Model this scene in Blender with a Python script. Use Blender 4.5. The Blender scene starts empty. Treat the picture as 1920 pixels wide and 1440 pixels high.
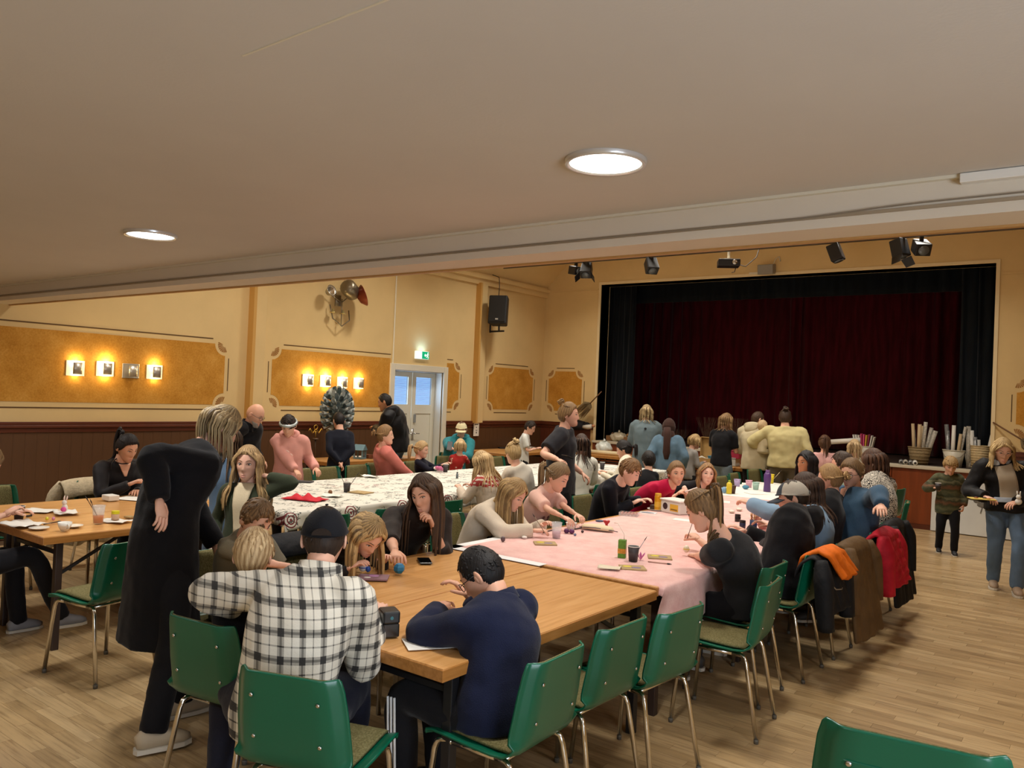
import bpy, math, random
import numpy as np
from mathutils import Vector, Matrix, Euler

SC = bpy.context.scene
COL = SC.collection
random.seed(7); RNG = np.random.default_rng(7)
PI = math.pi

# ------------------------------------------------------------------ camera
CAM_H = 1.75
YAW, PITCH, ROLL, FPX = math.radians(-37.1245), math.radians(0.6986), math.radians(2.4095), 1507.27
_f = np.array([math.sin(YAW)*math.cos(PITCH), math.cos(YAW)*math.cos(PITCH), math.sin(PITCH)])
_r0 = np.array([math.cos(YAW), -math.sin(YAW), 0.0]); _u0 = np.cross(_r0, _f)
_r = _r0*math.cos(ROLL) + _u0*math.sin(ROLL); _u = _u0*math.cos(ROLL) - _r0*math.sin(ROLL)
cd = bpy.data.cameras.new('camera'); cam = bpy.data.objects.new('camera', cd); COL.objects.link(cam)
cam.matrix_world = Matrix(((_r[0], _u[0], -_f[0], 0), (_r[1], _u[1], -_f[1], 0), (_r[2], _u[2], -_f[2], CAM_H), (0, 0, 0, 1)))
cd.sensor_fit = 'HORIZONTAL'; cd.sensor_width = 36.0; cd.lens = FPX/1920*36.0
cd.clip_start = 0.05; cd.clip_end = 100
SC.camera = cam

# a pixel gives a direction; the distance comes from the plane the thing stands on or sits at
def _ray(px, py): return _r*((px-960)/FPX) + _u*(-(py-720)/FPX) + _f
def at_z(px, py, z): d = _ray(px, py); t = (z-CAM_H)/d[2]; return np.array([d[0]*t, d[1]*t, z])
def at_x(px, py, x): d = _ray(px, py); t = x/d[0]; return np.array([x, d[1]*t, CAM_H+d[2]*t])
def at_y(px, py, y): d = _ray(px, py); t = y/d[1]; return np.array([d[0]*t, y, CAM_H+d[2]*t])

# ------------------------------------------------------------------ world, lights, exposure
w = bpy.data.worlds.new('world'); SC.world = w; w.use_nodes = True
w.node_tree.nodes['Background'].inputs[0].default_value = (0.9, 0.85, 0.8, 1)
w.node_tree.nodes['Background'].inputs[1].default_value = 0.05
SC.view_settings.view_transform = 'Standard'; SC.view_settings.look = 'None'
SC.view_settings.exposure = -0.2; SC.view_settings.gamma = 1.0; SC.view_settings.use_curve_mapping = False
SC.cycles.use_denoising = True
SC.cycles.max_bounces = 6; SC.cycles.diffuse_bounces = 4; SC.cycles.glossy_bounces = 3
SC.cycles.transmission_bounces = 4; SC.cycles.transparent_max_bounces = 6
SC.cycles.sample_clamp_indirect = 6.0
SC.cycles.caustics_reflective = False; SC.cycles.caustics_refractive = False

ZSOF, ZHALL = 2.61, 4.85
HALL_LAMPS = [(x, y) for y in (5.4, 8.2, 11.0) for x in (-7.4, -4.7, -2.0)]
SOFFIT_LAMPS = [(-1.51, 2.50), (-4.61, 2.48), (-7.7, 2.47), (-1.51, -0.4), (-4.61, -0.4), (0.9, 2.5)]
def area(name, loc, size, energy, color):
    l = bpy.data.lights.new(name, 'AREA'); l.shape = 'DISK'; l.size = size; l.energy = energy; l.color = color
    o = bpy.data.objects.new(name, l); o.location = loc; COL.objects.link(o); return o
for i, (x, y) in enumerate(HALL_LAMPS): area('hall_lamp_light', (x, y, ZHALL-0.10), 0.55, 46, (1.0, 0.94, 0.84)).data.spread = math.radians(125)
for i, (x, y) in enumerate(SOFFIT_LAMPS): area('soffit_lamp_light', (x, y, ZSOF-0.045), 0.28, 21, (1.0, 0.97, 0.93)).data.spread = math.radians(150)

wl = area('added_window_fill', (2.5, 0.2, 1.6), 2.2, 150, (0.78, 0.88, 1.0)); wl.rotation_euler = (0, math.radians(100), 0)  # cool fill for the low ceiling, from an added window behind the view

# ------------------------------------------------------------------ helpers
def lin(h):
    h = h.lstrip('#'); c = [int(h[i:i+2], 16)/255 for i in (0, 2, 4)]
    return tuple((v/12.92 if v <= .04045 else ((v+.055)/1.055)**2.4) for v in c)
MATS = {}
class NT:
    def __init__(s, m): s.t = m.node_tree; s.n = s.t.nodes; s.l = s.t.links; s.b = s.n['Principled BSDF']
    def new(s, k, **kw):
        n = s.n.new(k)
        for a, v in kw.items(): setattr(n, a, v)
        return n
    def link(s, a, b): s.l.new(a, b)
    def coord(s, which='Object', scale=(1, 1, 1), rot=(0, 0, 0)):
        c = s.new('ShaderNodeTexCoord'); mp = s.new('ShaderNodeMapping')
        mp.inputs['Scale'].default_value = scale; mp.inputs['Rotation'].default_value = rot
        s.link(c.outputs[which], mp.inputs[0]); return mp.outputs[0]
    def noise(s, vec, scale=5, detail=3, rough=.5):
        n = s.new('ShaderNodeTexNoise'); n.inputs['Scale'].default_value = scale; n.inputs['Detail'].default_value = detail
        n.inputs['Roughness'].default_value = rough
        if vec is not None: s.link(vec, n.inputs['Vector'])
        return n.outputs['Fac']
    def ramp(s, fac, stops, interp='LINEAR'):
        r = s.new('ShaderNodeValToRGB'); r.color_ramp.interpolation = interp; e = r.color_ramp.elements
        while len(e) < len(stops): e.new(.5)
        for el, (p, c) in zip(e, stops): el.position = p; el.color = (*c, 1) if len(c) == 3 else c
        s.link(fac, r.inputs[0]); return r.outputs[0]
    def mix(s, fac, a, b, mode='MIX'):
        m = s.new('ShaderNodeMix', data_type='RGBA', blend_type=mode)
        for k, v in ((0, fac), (6, a), (7, b)):
            if isinstance(v, (int, float)): m.inputs[k].default_value = v
            elif isinstance(v, tuple): m.inputs[k].default_value = (*v, 1) if len(v) == 3 else v
            else: s.link(v, m.inputs[k])
        return m.outputs[2]
    def math(s, op, a, b=0.0, c=None):
        m = s.new('ShaderNodeMath', operation=op)
        for i, v in enumerate((a, b) if c is None else (a, b, c)):
            if isinstance(v, (int, float)): m.inputs[i].default_value = v
            else: s.link(v, m.inputs[i])
        return m.outputs[0]
    def bump(s, h, strength=.2, dist=.01):
        b = s.new('ShaderNodeBump'); b.inputs['Strength'].default_value = strength; b.inputs['Distance'].default_value = dist
        s.link(h, b.inputs['Height']); s.link(b.outputs[0], s.b.inputs['Normal'])
    def color(s, sock): s.link(sock, s.b.inputs['Base Color'])
def mat(name, col='#808080', rough=.6, metal=0.0, var=0.0, vscale=8.0, bump=0.0, bscale=60.0, emit=0.0, sheen=0.0, spec=.5, alpha=1.0, trans=0.0, stretch=(1, 1, 1), ecol=None):
    if name in MATS: return MATS[name]
    m = bpy.data.materials.new(name); m.use_nodes = True; t = NT(m); c = lin(col) if isinstance(col, str) else col
    t.b.inputs['Base Color'].default_value = (*c, 1); t.b.inputs['Roughness'].default_value = rough
    t.b.inputs['Metallic'].default_value = metal; t.b.inputs['Specular IOR Level'].default_value = spec
    if var > 0:
        v = t.coord('Object', stretch); f = t.noise(v, vscale, 4)
        t.color(t.ramp(f, [(.3, tuple(x*(1-var) for x in c)), (.7, tuple(min(1, x*(1+var)) for x in c))]))
    if bump > 0: t.bump(t.noise(t.coord('Object', stretch), bscale, 3), bump, .01)
    if emit > 0:
        t.b.inputs['Emission Color'].default_value = (*(lin(ecol) if ecol else c), 1); t.b.inputs['Emission Strength'].default_value = emit
    if sheen > 0: t.b.inputs['Sheen Weight'].default_value = sheen; t.b.inputs['Sheen Roughness'].default_value = .4
    if alpha < 1: t.b.inputs['Alpha'].default_value = alpha
    if trans > 0: t.b.inputs['Transmission Weight'].default_value = trans
    MATS[name] = m; return m

def smoothstep(a, b, x):
    t = np.clip((np.asarray(x, float)-a)/(b-a), 0, 1); return t*t*(3-2*t)
def V3(*a): return np.array(a if len(a) > 1 else a[0], float)
def unit(v): v = np.asarray(v, float); n = np.linalg.norm(v); return v/n if n > 1e-9 else v

class MB:
    """collects shapes; build() links them as ONE mesh object"""
    def __init__(s): s.v = []; s.f = []; s.mi = []; s.n = 0; s.m = 0
    def add(s, vs, fs):
        vs = np.asarray(vs, float); s.v.append(vs); b = s.n
        for f in fs: s.f.append(tuple(i+b for i in f)); s.mi.append(s.m)
        s.n += len(vs); return s
    def box(s, x0, x1, y0, y1, z0, z1):
        vs = [(x, y, z) for z in (z0, z1) for y in (y0, y1) for x in (x0, x1)]
        return s.add(vs, [(0, 2, 3, 1), (4, 5, 7, 6), (0, 1, 5, 4), (1, 3, 7, 5), (3, 2, 6, 7), (2, 0, 4, 6)])
    def bar(s, p, q, w, h=None, up=(0, 0, 1)):
        p, q = V3(p), V3(q); h = h or w; t = unit(q-p); up = V3(up)
        if abs(t@up) > .95: up = V3(0, 1, 0)
        a = unit(np.cross(t, up))*w/2; b = unit(np.cross(a, t))*h/2
        vs = [e+i*a+j*b for e in (p, q) for i, j in ((-1, -1), (1, -1), (1, 1), (-1, 1))]
        return s.add(vs, [(3, 2, 1, 0), (4, 5, 6, 7)]+[(i, (i+1) % 4, 4+(i+1) % 4, 4+i) for i in range(4)])
    def tube(s, pts, rad, n=8, right=None, rad2=None, caps=True, sq=1.0, closed=False):
        """loft along points; rad across the 'right' axis, rad2 across the other one"""
        P = np.asarray(pts, float); k = len(P); R1 = np.broadcast_to(np.asarray(rad, float), (k,)); R2 = R1 if rad2 is None else np.broadcast_to(np.asarray(rad2, float), (k,))
        T = np.zeros_like(P); T[1:-1] = P[2:]-P[:-2]; T[0] = P[1]-P[0]; T[-1] = P[-1]-P[-2]
        if closed: T[0] = P[1]-P[-1]; T[-1] = P[0]-P[-2]
        rr = None; rings = []
        ang = np.arange(n)/n*2*PI; ca, sa = np.cos(ang), np.sin(ang)
        if sq != 1.0: ca = np.sign(ca)*np.abs(ca)**sq; sa = np.sign(sa)*np.abs(sa)**sq
        for i in range(k):
            t = unit(T[i])
            if right is not None: a = V3(right[i]) if np.ndim(right) == 2 else V3(right)
            elif rr is None: a = V3(1, 0, 0) if abs(t[0]) < .9 else V3(0, 1, 0)
            else: a = rr
            a = unit(a-t*(a@t)); rr = a; b = np.cross(t, a)
            rings.append(P[i]+np.outer(ca*R1[i], a)+np.outer(sa*R2[i], b))
        fs = [(i*n+j, i*n+(j+1) % n, (i+1)*n+(j+1) % n, (i+1)*n+j) for i in range(k-1) for j in range(n)]
        if closed: fs += [((k-1)*n+j, (k-1)*n+(j+1) % n, (j+1) % n, j) for j in range(n)]
        elif caps: fs += [tuple(range(n-1, -1, -1)), tuple((k-1)*n+j for j in range(n))]
        return s.add(np.vstack(rings), fs)
    def lathe(s, prof, n=20, c=(0, 0, 0), cap=True):
        vs = [(c[0]+r*math.cos(2*PI*j/n), c[1]+r*math.sin(2*PI*j/n), c[2]+z) for r, z in prof for j in range(n)]; k = len(prof)
        fs = [(i*n+j, i*n+(j+1) % n, (i+1)*n+(j+1) % n, (i+1)*n+j) for i in range(k-1) for j in range(n)]
        if cap: fs += [tuple(range(n-1, -1, -1)), tuple((k-1)*n+j for j in range(n))]
        return s.add(vs, fs)
    def grid(s, P, wrap=False, flip=False):
        P = np.asarray(P, float); a, b = P.shape[:2]; fs = []
        for i in range(a-1):
            for j in range(b if wrap else b-1):
                q = (i*b+j, i*b+(j+1) % b, (i+1)*b+(j+1) % b, (i+1)*b+j); fs.append(q[::-1] if flip else q)
        return s.add(P.reshape(-1, 3), fs)
    def ell(s, c, r, n=12, m=8, rot=None):
        th = np.linspace(0, PI, m+1); ph = np.arange(n)/n*2*PI
        P = np.stack([np.outer(np.sin(th), np.cos(ph))*r[0], np.outer(np.sin(th), np.sin(ph))*r[1], np.outer(np.cos(th), np.ones(n))*r[2]], -1)
        P = P.reshape(-1, 3)
        if rot is not None: P = P@np.asarray(rot).T
        return s.grid((P+V3(c)).reshape(m+1, n, 3), wrap=True, flip=True)
    def prism(s, poly, z0, z1):
        n = len(poly); vs = [(x, y, z0) for x, y in poly]+[(x, y, z1) for x, y in poly]
        return s.add(vs, [tuple(range(n-1, -1, -1)), tuple(range(n, 2*n))]+[(i, (i+1) % n, n+(i+1) % n, n+i) for i in range(n)])
    def xform(s, M, start=0):
        M = np.asarray(M)
        s.v = s.v[:start]+[a@M[:3, :3].T+M[:3, 3] for a in s.v[start:]]; return s
    def mesh(s, name, mats, smooth=False):
        me = bpy.data.meshes.new(name); V = np.vstack(s.v)
        me.from_pydata(V.tolist(), [], s.f)
        for m in (mats if isinstance(mats, (list, tuple)) else [mats]): me.materials.append(m)
        if s.m or any(s.mi): me.polygons.foreach_set('material_index', s.mi)
        if smooth: me.polygons.foreach_set('use_smooth', [True]*len(me.polygons))
        return me
    def build(s, name, mats, parent=None, smooth=False, loc=None, rz=None):
        return put(s.mesh(name, mats, smooth), name, parent, loc, rz)
def put(me, name, parent=None, loc=None, rz=None, rot=None):
    o = bpy.data.objects.new(name, me); COL.objects.link(o)
    if parent is not None: o.parent = parent
    if loc is not None: o.location = loc
    if rz is not None: o.rotation_euler = (0, 0, rz)
    if rot is not None: o.rotation_euler = rot
    return o
def tag(o, label, cat, group=None, kind=None):
    if label: o['label'] = label
    if cat: o['category'] = cat
    if group: o['group'] = group
    if kind: o['kind'] = kind
    return o
def thing(name, label, cat, loc=(0, 0, 0), rz=0.0, group=None):
    o = bpy.data.objects.new(name, None); COL.objects.link(o); o.location = loc; o.rotation_euler = (0, 0, rz)
    o.empty_display_size = .1
    return tag(o, label, cat, group)
def struct(o): o['kind'] = 'structure'; return o
def dup(root, loc, rz, label=None):
    def cp(o, par):
        c = o.copy(); COL.objects.link(c); c.parent = par
        for ch in KIDS.get(o, ()): cp(ch, c)
        return c
    r = cp(root, None); r.location = loc; r.rotation_euler = (0, 0, rz)
    if label: r['label'] = label
    return r
KIDS = {}
def kids_of(root):
    for o in bpy.data.objects:
        if o.parent is not None: KIDS.setdefault(o.parent, []).append(o)
def bevel(o, w=.004, seg=2, ang=40):
    m = o.modifiers.new('bevel', 'BEVEL'); m.width = w; m.segments = seg; m.limit_method = 'ANGLE'; m.angle_limit = math.radians(ang)
    return o
# ------------------------------------------------------------------ structure materials
def wall_mat(name, col, var=.06):
    m = mat(name, col, .85, spec=.2); t = NT(m); c = lin(col)
    v = t.coord('Object'); f = t.noise(v, 1.3, 5, .6)
    t.color(t.ramp(f, [(.3, tuple(x*(1-var) for x in c)), (.75, tuple(min(1, x*(1+var)) for x in c))]))
    t.bump(t.noise(v, 90, 3), .12, .004); return m
M_WALL = wall_mat('cream wall paint', '#dcc08a')
M_SOFF = wall_mat('soffit paint', '#cfcbc6', .03)
M_BEAM = wall_mat('beam paint', '#dcd2c2', .04)
M_HALL = wall_mat('hall ceiling paint', '#e2c690', .04)
def ochre():
    m = mat('ochre stipple paint', '#b87f2c', .8, spec=.2); t = NT(m); v = t.coord('Object')
    a = t.noise(v, 4, 6, .65); b = t.noise(v, 55, 3, .6)
    f = t.math('ADD', t.math('MULTIPLY', a, .6), t.math('MULTIPLY', b, .4))
    t.color(t.ramp(f, [(.3, lin('#a8701f')), (.52, lin('#c48c38')), (.72, lin('#d6a352'))])); t.bump(b, .15, .004); return m
M_OCHRE = ochre()
M_LINE = mat('brown painted line', '#5f4320', .8)
M_MOTIF = mat('stencil brown', '#9c6c33', .8)
M_PLANEL = mat('wainscot brown', '#573920', .5, var=.12, vscale=3, stretch=(6, 6, .6))
M_RAIL = mat('dado rail red brown', '#5a2a17', .4, var=.1, vscale=6, stretch=(1, 1, 8))
M_RED = mat('stage front veneer', '#7c3b1a', .38, var=.18, vscale=3, stretch=(8, 1, .5))
M_WHITE = mat('white gloss paint', '#dcd6c4', .45)
M_CHROME = mat('chrome', '#c9c9c9', .18, 1.0)
M_BLACK = mat('black metal', '#17171a', .45)
M_BLACKP = mat('black plastic', '#141416', .55)

def plank_mat(name, island):
    m = mat(name, '#a0804f', .33, spec=.4); t = NT(m)
    if island: g = t.new('ShaderNodeNewGeometry'); rnd = g.outputs['Random Per Island']
    else: g = t.new('ShaderNodeObjectInfo'); rnd = g.outputs['Random']
    geo = t.new('ShaderNodeNewGeometry'); mp = t.new('ShaderNodeMapping'); mp.inputs['Scale'].default_value = (1.5, 26, 1)
    t.link(geo.outputs['Position'], mp.inputs[0])
    off = t.new('ShaderNodeVectorMath', operation='ADD'); cmb = t.new('ShaderNodeCombineXYZ')
    t.link(t.math('MULTIPLY', rnd, 37.0), cmb.inputs[2]); t.link(mp.outputs[0], off.inputs[0]); t.link(cmb.outputs[0], off.inputs[1])
    gr = t.noise(off.outputs[0], 2.2, 6, .65)
    base = t.ramp(rnd, [(0, lin('#a1865f')), (.35, lin('#b2966c')), (.7, lin('#c0a57b')), (1, lin('#a98c63'))])
    dark = t.ramp(gr, [(.28, (.55, .5, .45)), (.5, (.95, .95, .95)), (.75, (1.12, 1.1, 1.06))])
    t.color(t.mix(1.0, base, dark, 'MULTIPLY')); t.bump(gr, .05, .002)
    return m
M_PLK_O = plank_mat('oak parquet strip', False); M_PLK_I = plank_mat('oak parquet field', True)

XL, YS, XR, YB = -9.29, 13.28, 2.6, -3.0     # left wall, stage wall, right wall, back wall
# ------------------------------------------------------------------ floor: parquet strips run along X
PW, PL = 0.072, 0.56
m = MB(); m.box(XL-.2, XR+.2, YB-.2, YS+.05, -.12, -.008)
floor = struct(m.build('floor', mat('parquet joint', '#4b3721', .8)))
strip = MB(); strip.box(-PL/2+.0006, PL/2-.0006, -PW/2+.0006, PW/2-.0006, -.008, 0); strip = strip.mesh('parquet_strip', M_PLK_O)
cells = []; rest = MB()
rows = int((YS-YB)/PW)
for r in range(rows):
    y = YB+(r+.5)*PW; off = ((r*0.377) % 1.0)*PL
    for c in range(int((XR-XL)/PL)+2):
        x = XL+off+(c-.5)*PL
        if x-PL/2 < XL or x+PL/2 > XR: continue
        d = np.array([x, y, -CAM_H]); dep = d@_f
        px, py = (960+FPX*(d@_r)/dep, 720-FPX*(d@_u)/dep) if dep > .5 else (-999, -999)
        vis = -60 < px < 1980 and 700 < py < 1470
        cells.append((0 if vis else 1, np.linalg.norm(d), x, y))
cells.sort()
for i, (v, d, x, y) in enumerate(cells):
    if i < 300: put(strip, 'parquet_strip', floor, (x, y, 0))
    elif y > 1.0 or v == 0: rest.box(x-PL/2+.0006, x+PL/2-.0006, y-PW/2+.0006, y+PW/2-.0006, -.008, 0)
    else: rest.box(x-PL/2+.0006, x+PL/2-.0006, y-PW/2+.0006, y+PW/2-.0006, -.008, 0)
o = rest.build('parquet_field', M_PLK_I, floor); o['kind'] = 'stuff'

# ------------------------------------------------------------------ left wall with door opening
DY0, DY1, DZ = 9.13, 10.30, 2.06
m = MB(); ZW = 3.72
m.box(XL-.3, XL, YB, DY0, 0, ZW).box(XL-.3, XL, DY1, YS+.3, 0, ZW).box(XL-.3, XL, DY0, DY1, DZ, ZW)
wall_left = struct(m.build('wall_left', M_WALL))
m = MB(); m.box(XL, XL+.05, YB, YS, 3.70, 3.90).box(XL, XL+.11, YB, YS, 3.80, 3.86)
m.build('cornice', M_HALL, wall_left)
# sloped cove and flat hall ceiling
m = MB(); m.add([(XL-.02, 3.4, 3.86), (XL-.02, YS, 3.86), (XL+1.0, YS, ZHALL), (XL+1.0, 3.4, ZHALL), (XL-.2, 3.4, 4.0), (XL-.2, YS, 4.0), (XL+1.0, YS, ZHALL+.15), (XL+1.0, 3.4, ZHALL+.15)],
              [(0, 1, 2, 3), (7, 6, 5, 4), (0, 4, 5, 1), (2, 6, 7, 3), (0, 3, 7, 4), (1, 5, 6, 2)])
m.box(XL+1.0, XR+.2, 3.4, YS+.1, ZHALL, ZHALL+.15)
struct(m.build('ceiling', M_HALL))
for y0, y1 in ((6.42, 6.63), (11.12, 11.34)):
    o = MB().box(XL-.01, XL+.075, y0, y1, 1.2, 3.72).build('pilaster', M_WALL, wall_left); bevel(o, .006)
    MB().box(XL-.01, XL+.115, y0-.025, y0+.02, 1.2, 3.72).build('pilaster_side_shade', mat('pilaster side shade ochre', '#c99b53', .8), wall_left)  # near side in deeper ochre, its shade put into the colour
MB().tube([(XL+.012, 9.08, 2.1), (XL+.012, 9.08, 3.75)], .012, 8).build('cable_conduit', M_WHITE, wall_left)

def panel_on(wall, to, y0, y1, z0=1.45, z1=2.235, r=.15, left=True, right=True):
    """painted field with scooped corners; to(u, z, d) maps wall coords (u along, z up, d proud) to space"""
    def arc(cu, cz, a0, a1): return [(cu+r*math.cos(a), cz+r*math.sin(a)) for a in np.linspace(a0, a1, 9)]
    poly = []
    poly += arc(y0, z0, PI/2, 0) if left else [(y0, z0)]
    poly += arc(y1, z0, PI, PI/2) if right else [(y1, z0)]
    poly += arc(y1, z1, -PI/2, -PI) if right else [(y1, z1)]
    poly += arc(y0, z1, 0, -PI/2) if left else [(y0, z1)]
    n = len(poly); mb = MB()
    mb.add([to(u, z, .0) for u, z in poly]+[to(u, z, .003) for u, z in poly], [tuple(range(n)), tuple(range(2*n-1, n-1, -1))]+[(i, (i+1) % n, n+(i+1) % n, n+i) for i in range(n)])
    mb.build('painted_panel', M_OCHRE, wall)
    def line(u0, u1, za, zb):
        k = MB(); vs = [to(u, z, d) for d in (0, .003) for u, z in ((u0, za), (u1, za), (u1, zb), (u0, zb))]
        k.add(vs, [(0, 1, 2, 3), (7, 6, 5, 4), (0, 4, 5, 1), (1, 5, 6, 2), (2, 6, 7, 3), (3, 7, 4, 0)]); k.build('painted_line', M_LINE, wall)
    g = r+.03
    line(y0+(g if left else 0), y1-(g if right else 0), z1+.055, z1+.069); line(y0+(g if left else 0), y1-(g if right else 0), z0-.07, z0-.056)
    for side, u in ((left, y0), (right, y1)):
        if not side: continue
        sg = -1 if u == y0 else 1
        line(u+sg*.05, u+sg*.062, z0+g, z1-g)
        for cz, sz in ((z0, 1), (z1, -1)):
            k = MB(); c0 = (u-sg*.012, cz+sz*.01)      # fan of wedges
            for a in np.linspace(-1.05, 1.05, 8):
                base = math.atan2(sz, -sg)+a; tip = [(c0[0]+q*math.cos(base+e), c0[1]+q*math.sin(base+e)) for q, e in ((.028, -.05), (.092, -.11), (.098, 0), (.092, .11), (.028, .05))]
                nn = len(tip); k.add([to(x, z, 0) for x, z in tip]+[to(x, z, .003) for x, z in tip], [tuple(range(nn)), tuple(range(2*nn-1, nn-1, -1))]+[(i, (i+1) % nn, nn+(i+1) % nn, nn+i) for i in range(nn)])
            k.build('shell_motif', M_MOTIF, wall)
toL = lambda u, z, d: (XL+d, u, z)
panel_on(wall_left, toL, 1.2, 6.07)
panel_on(wall_left, toL, 6.80, DY0-.09, right=False)
panel_on(wall_left, toL, DY1+.09, 10.72, left=False)
panel_on(wall_left, toL, 11.56, 12.95)
# wainscot boards and dado rail
BW = .118
board = MB(); board.box(0, .022, -BW/2+.0007, BW/2-.0007, .1, 1.16); board = board.mesh('wainscot_board', M_PLANEL)
for i in range(int((YS-1.0)/BW)):
    y = 1.0+(i+.5)*BW
    if DY0-.14 < y < DY1+.14: continue
    put(board, 'wainscot_board', wall_left, (XL, y, 0))
for y0, y1 in ((YB, DY0-.1), (DY1+.1, YS)):
    m = MB(); m.box(XL, XL+.035, y0, y1, 1.12, 1.17).box(XL, XL+.055, y0, y1, 1.17, 1.2).box(XL, XL+.04, y0, y1, 1.2, 1.235)
    bevel(m.build('dado_rail', M_RAIL, wall_left), .005)
    m = MB().box(XL, XL+.03, y0, y1, 0, .1); struct(m.build('baseboard_left', M_RAIL))

# ------------------------------------------------------------------ stage wall, proscenium
OX0, OX1, OZ1, SZ = -7.99, -1.46, 3.91, .93
m = MB(); m.box(XL-.3, OX0, YS, YS+.3, 0, 5).box(OX1, XR+.3, YS, YS+.3, 0, 5).box(OX0, OX1, YS, YS+.3, OZ1, 5)
wall_stage = struct(m.build('wall_stage', M_WALL))
m = MB(); m.box(OX0-.05, OX0, YS-.02, YS+.32, SZ, OZ1+.05).box(OX1, OX1+.05, YS-.02, YS+.32, SZ, OZ1+.05).box(OX0, OX1, YS-.02, YS+.32, OZ1, OZ1+.05)
struct(m.build('trim_1', mat('proscenium cream', '#e6d2a6', .6)))
m = MB(); m.box(XL, OX0-.06, YS-.012, YS, 3.82, 3.85).box(OX1+.06, XR, YS-.012, YS, 3.74, 3.77); m.build('wall_batten', M_WALL, wall_stage)
toS = lambda u, z, d: (u, YS-d, z)
panel_on(wall_stage, toS, -9.13, -8.35)
panel_on(wall_stage, toS, -1.16, 1.9, r=.17)
for x0, x1 in ((XL, OX0-.06), (OX1+.06, XR)):
    m = MB(); m.box(x0, x1, YS-.035, YS, 1.12, 1.17).box(x0, x1, YS-.055, YS, 1.17, 1.2).box(x0, x1, YS-.04, YS, 1.2, 1.235); m.build('dado_rail', M_RAIL, wall_stage)
    nb = int((x1-x0)/BW)
    for i in range(nb): MB().box(x0+i*BW+.002, x0+(i+1)*BW-.002, YS-.022, YS, 0, 1.16).build('wainscot_board', mat('wainscot red brown', '#5c2b18', .5), wall_stage)
# stage platform: front panels, lip, boards
m = MB(); m.box(OX0-.05, OX1+.05, YS+.33, 17.5, .3, SZ-.03); stage = struct(m.build('floor_stage', mat('stage core', '#2b211b', .8)))
xs = np.linspace(OX0-.05, OX1+.05, 6)
for a, b in zip(xs[:-1], xs[1:]): bevel(MB().box(a+.004, b-.004, YS-.03, YS+.3, .07, SZ-.045).build('front_panel', M_RED, stage), .003)
MB().box(OX0-.05, OX1+.05, YS-.05, YS+.3, 0, .07).build('plinth', M_RAIL, stage)
bevel(MB().box(OX0-.05, OX1+.05, YS-.06, YS+.22, SZ-.045, SZ).build('lip', mat('stage lip', '#c9bfa9', .5), stage), .006)
for i in range(30): MB().box(OX0+.01, OX1-.01, YS+.222+i*.12, YS+.338+i*.12, SZ-.03, SZ).build('stage_board', mat('stage floor', '#3a2e28', .5, var=.2), stage)

# ------------------------------------------------------------------ balcony soffit and beam, far walls
m = MB(); m.box(XL-.2, XR+.2, YB-.2, 3.30, ZSOF, ZSOF+.3)
soffit = struct(m.build('ceiling_soffit', M_SOFF))
m = MB(); m.box(XL-.2, XR+.2, 3.28, 3.52, 2.462, 5.0); beam = struct(m.build('trim_2', M_BEAM))
MB().box(XL, XR, 3.272, 3.285, 2.50, 2.512).build('groove_bead', mat('groove brown', '#9f8f78', .7), beam)  # thin brown strip along the groove line of the beam
MB().box(XL, XR, 3.255, 3.285, ZSOF-.012, ZSOF).build('corner_bead', M_WHITE, beam)
MB().box(XL, XR, 3.50, 3.53, 2.452, 2.48).build('edge_bead', mat('edge bead', '#b98e54', .6), beam)
a = at_y(1800, 330, 3.25)
bevel(MB().box(a[0], XR, 3.24, 3.28, ZSOF-.036, ZSOF-.002).build('cable_trunking', mat('white trunking', '#e8e6e0', .4), beam), .003)
cp = [(-.62, 3.268, 2.523), (-.75, 3.267, 2.519), (-.9, 3.267, 2.512), (-1.05, 3.268, 2.507), (-1.25, 3.268, 2.505), (-9.2, 3.268, 2.514)]
MB().tube([(XR, 3.268, 2.535)]+cp, .0035, 5).build('loose_cable', mat('grey cable', '#857b6c', .6), beam)
p, q = at_z(455, 104, ZSOF), at_z(735, -5, ZSOF)
MB().bar((p[0], p[1], ZSOF-.001), (q[0], q[1], ZSOF-.001), .006, .003).build('plaster_seam', M_WHITE, soffit)
struct(MB().box(XR, XR+.2, YB, YS+.3, 0, 5).build('wall_right', M_WALL))
t = struct(thing('added_window_1', None, None, (XR, .2, 1.6)))  # added window, out of view, that carries the cool fill light
MB().box(-.03, 0, -1.25, -1.15, -.9, .9).box(-.03, 0, 1.15, 1.25, -.9, .9).box(-.03, 0, -1.15, 1.15, .8, .9).box(-.03, 0, -1.15, 1.15, -.9, -.8).box(-.03, 0, -.03, .03, -.8, .8).build('added_window_frame', M_WHITE, t)
MB().box(-.012, 0, -1.15, 1.15, -.8, .8).build('pane', mat('added window glow', '#c4d6ee', .3, emit=2.0, ecol='#c9dcf5'), t)  # glowing pane of the added window
struct(MB().box(XL-.2, XR+.2, YB-.2, YB, 0, 5).build('wall_back', M_WALL))
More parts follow.
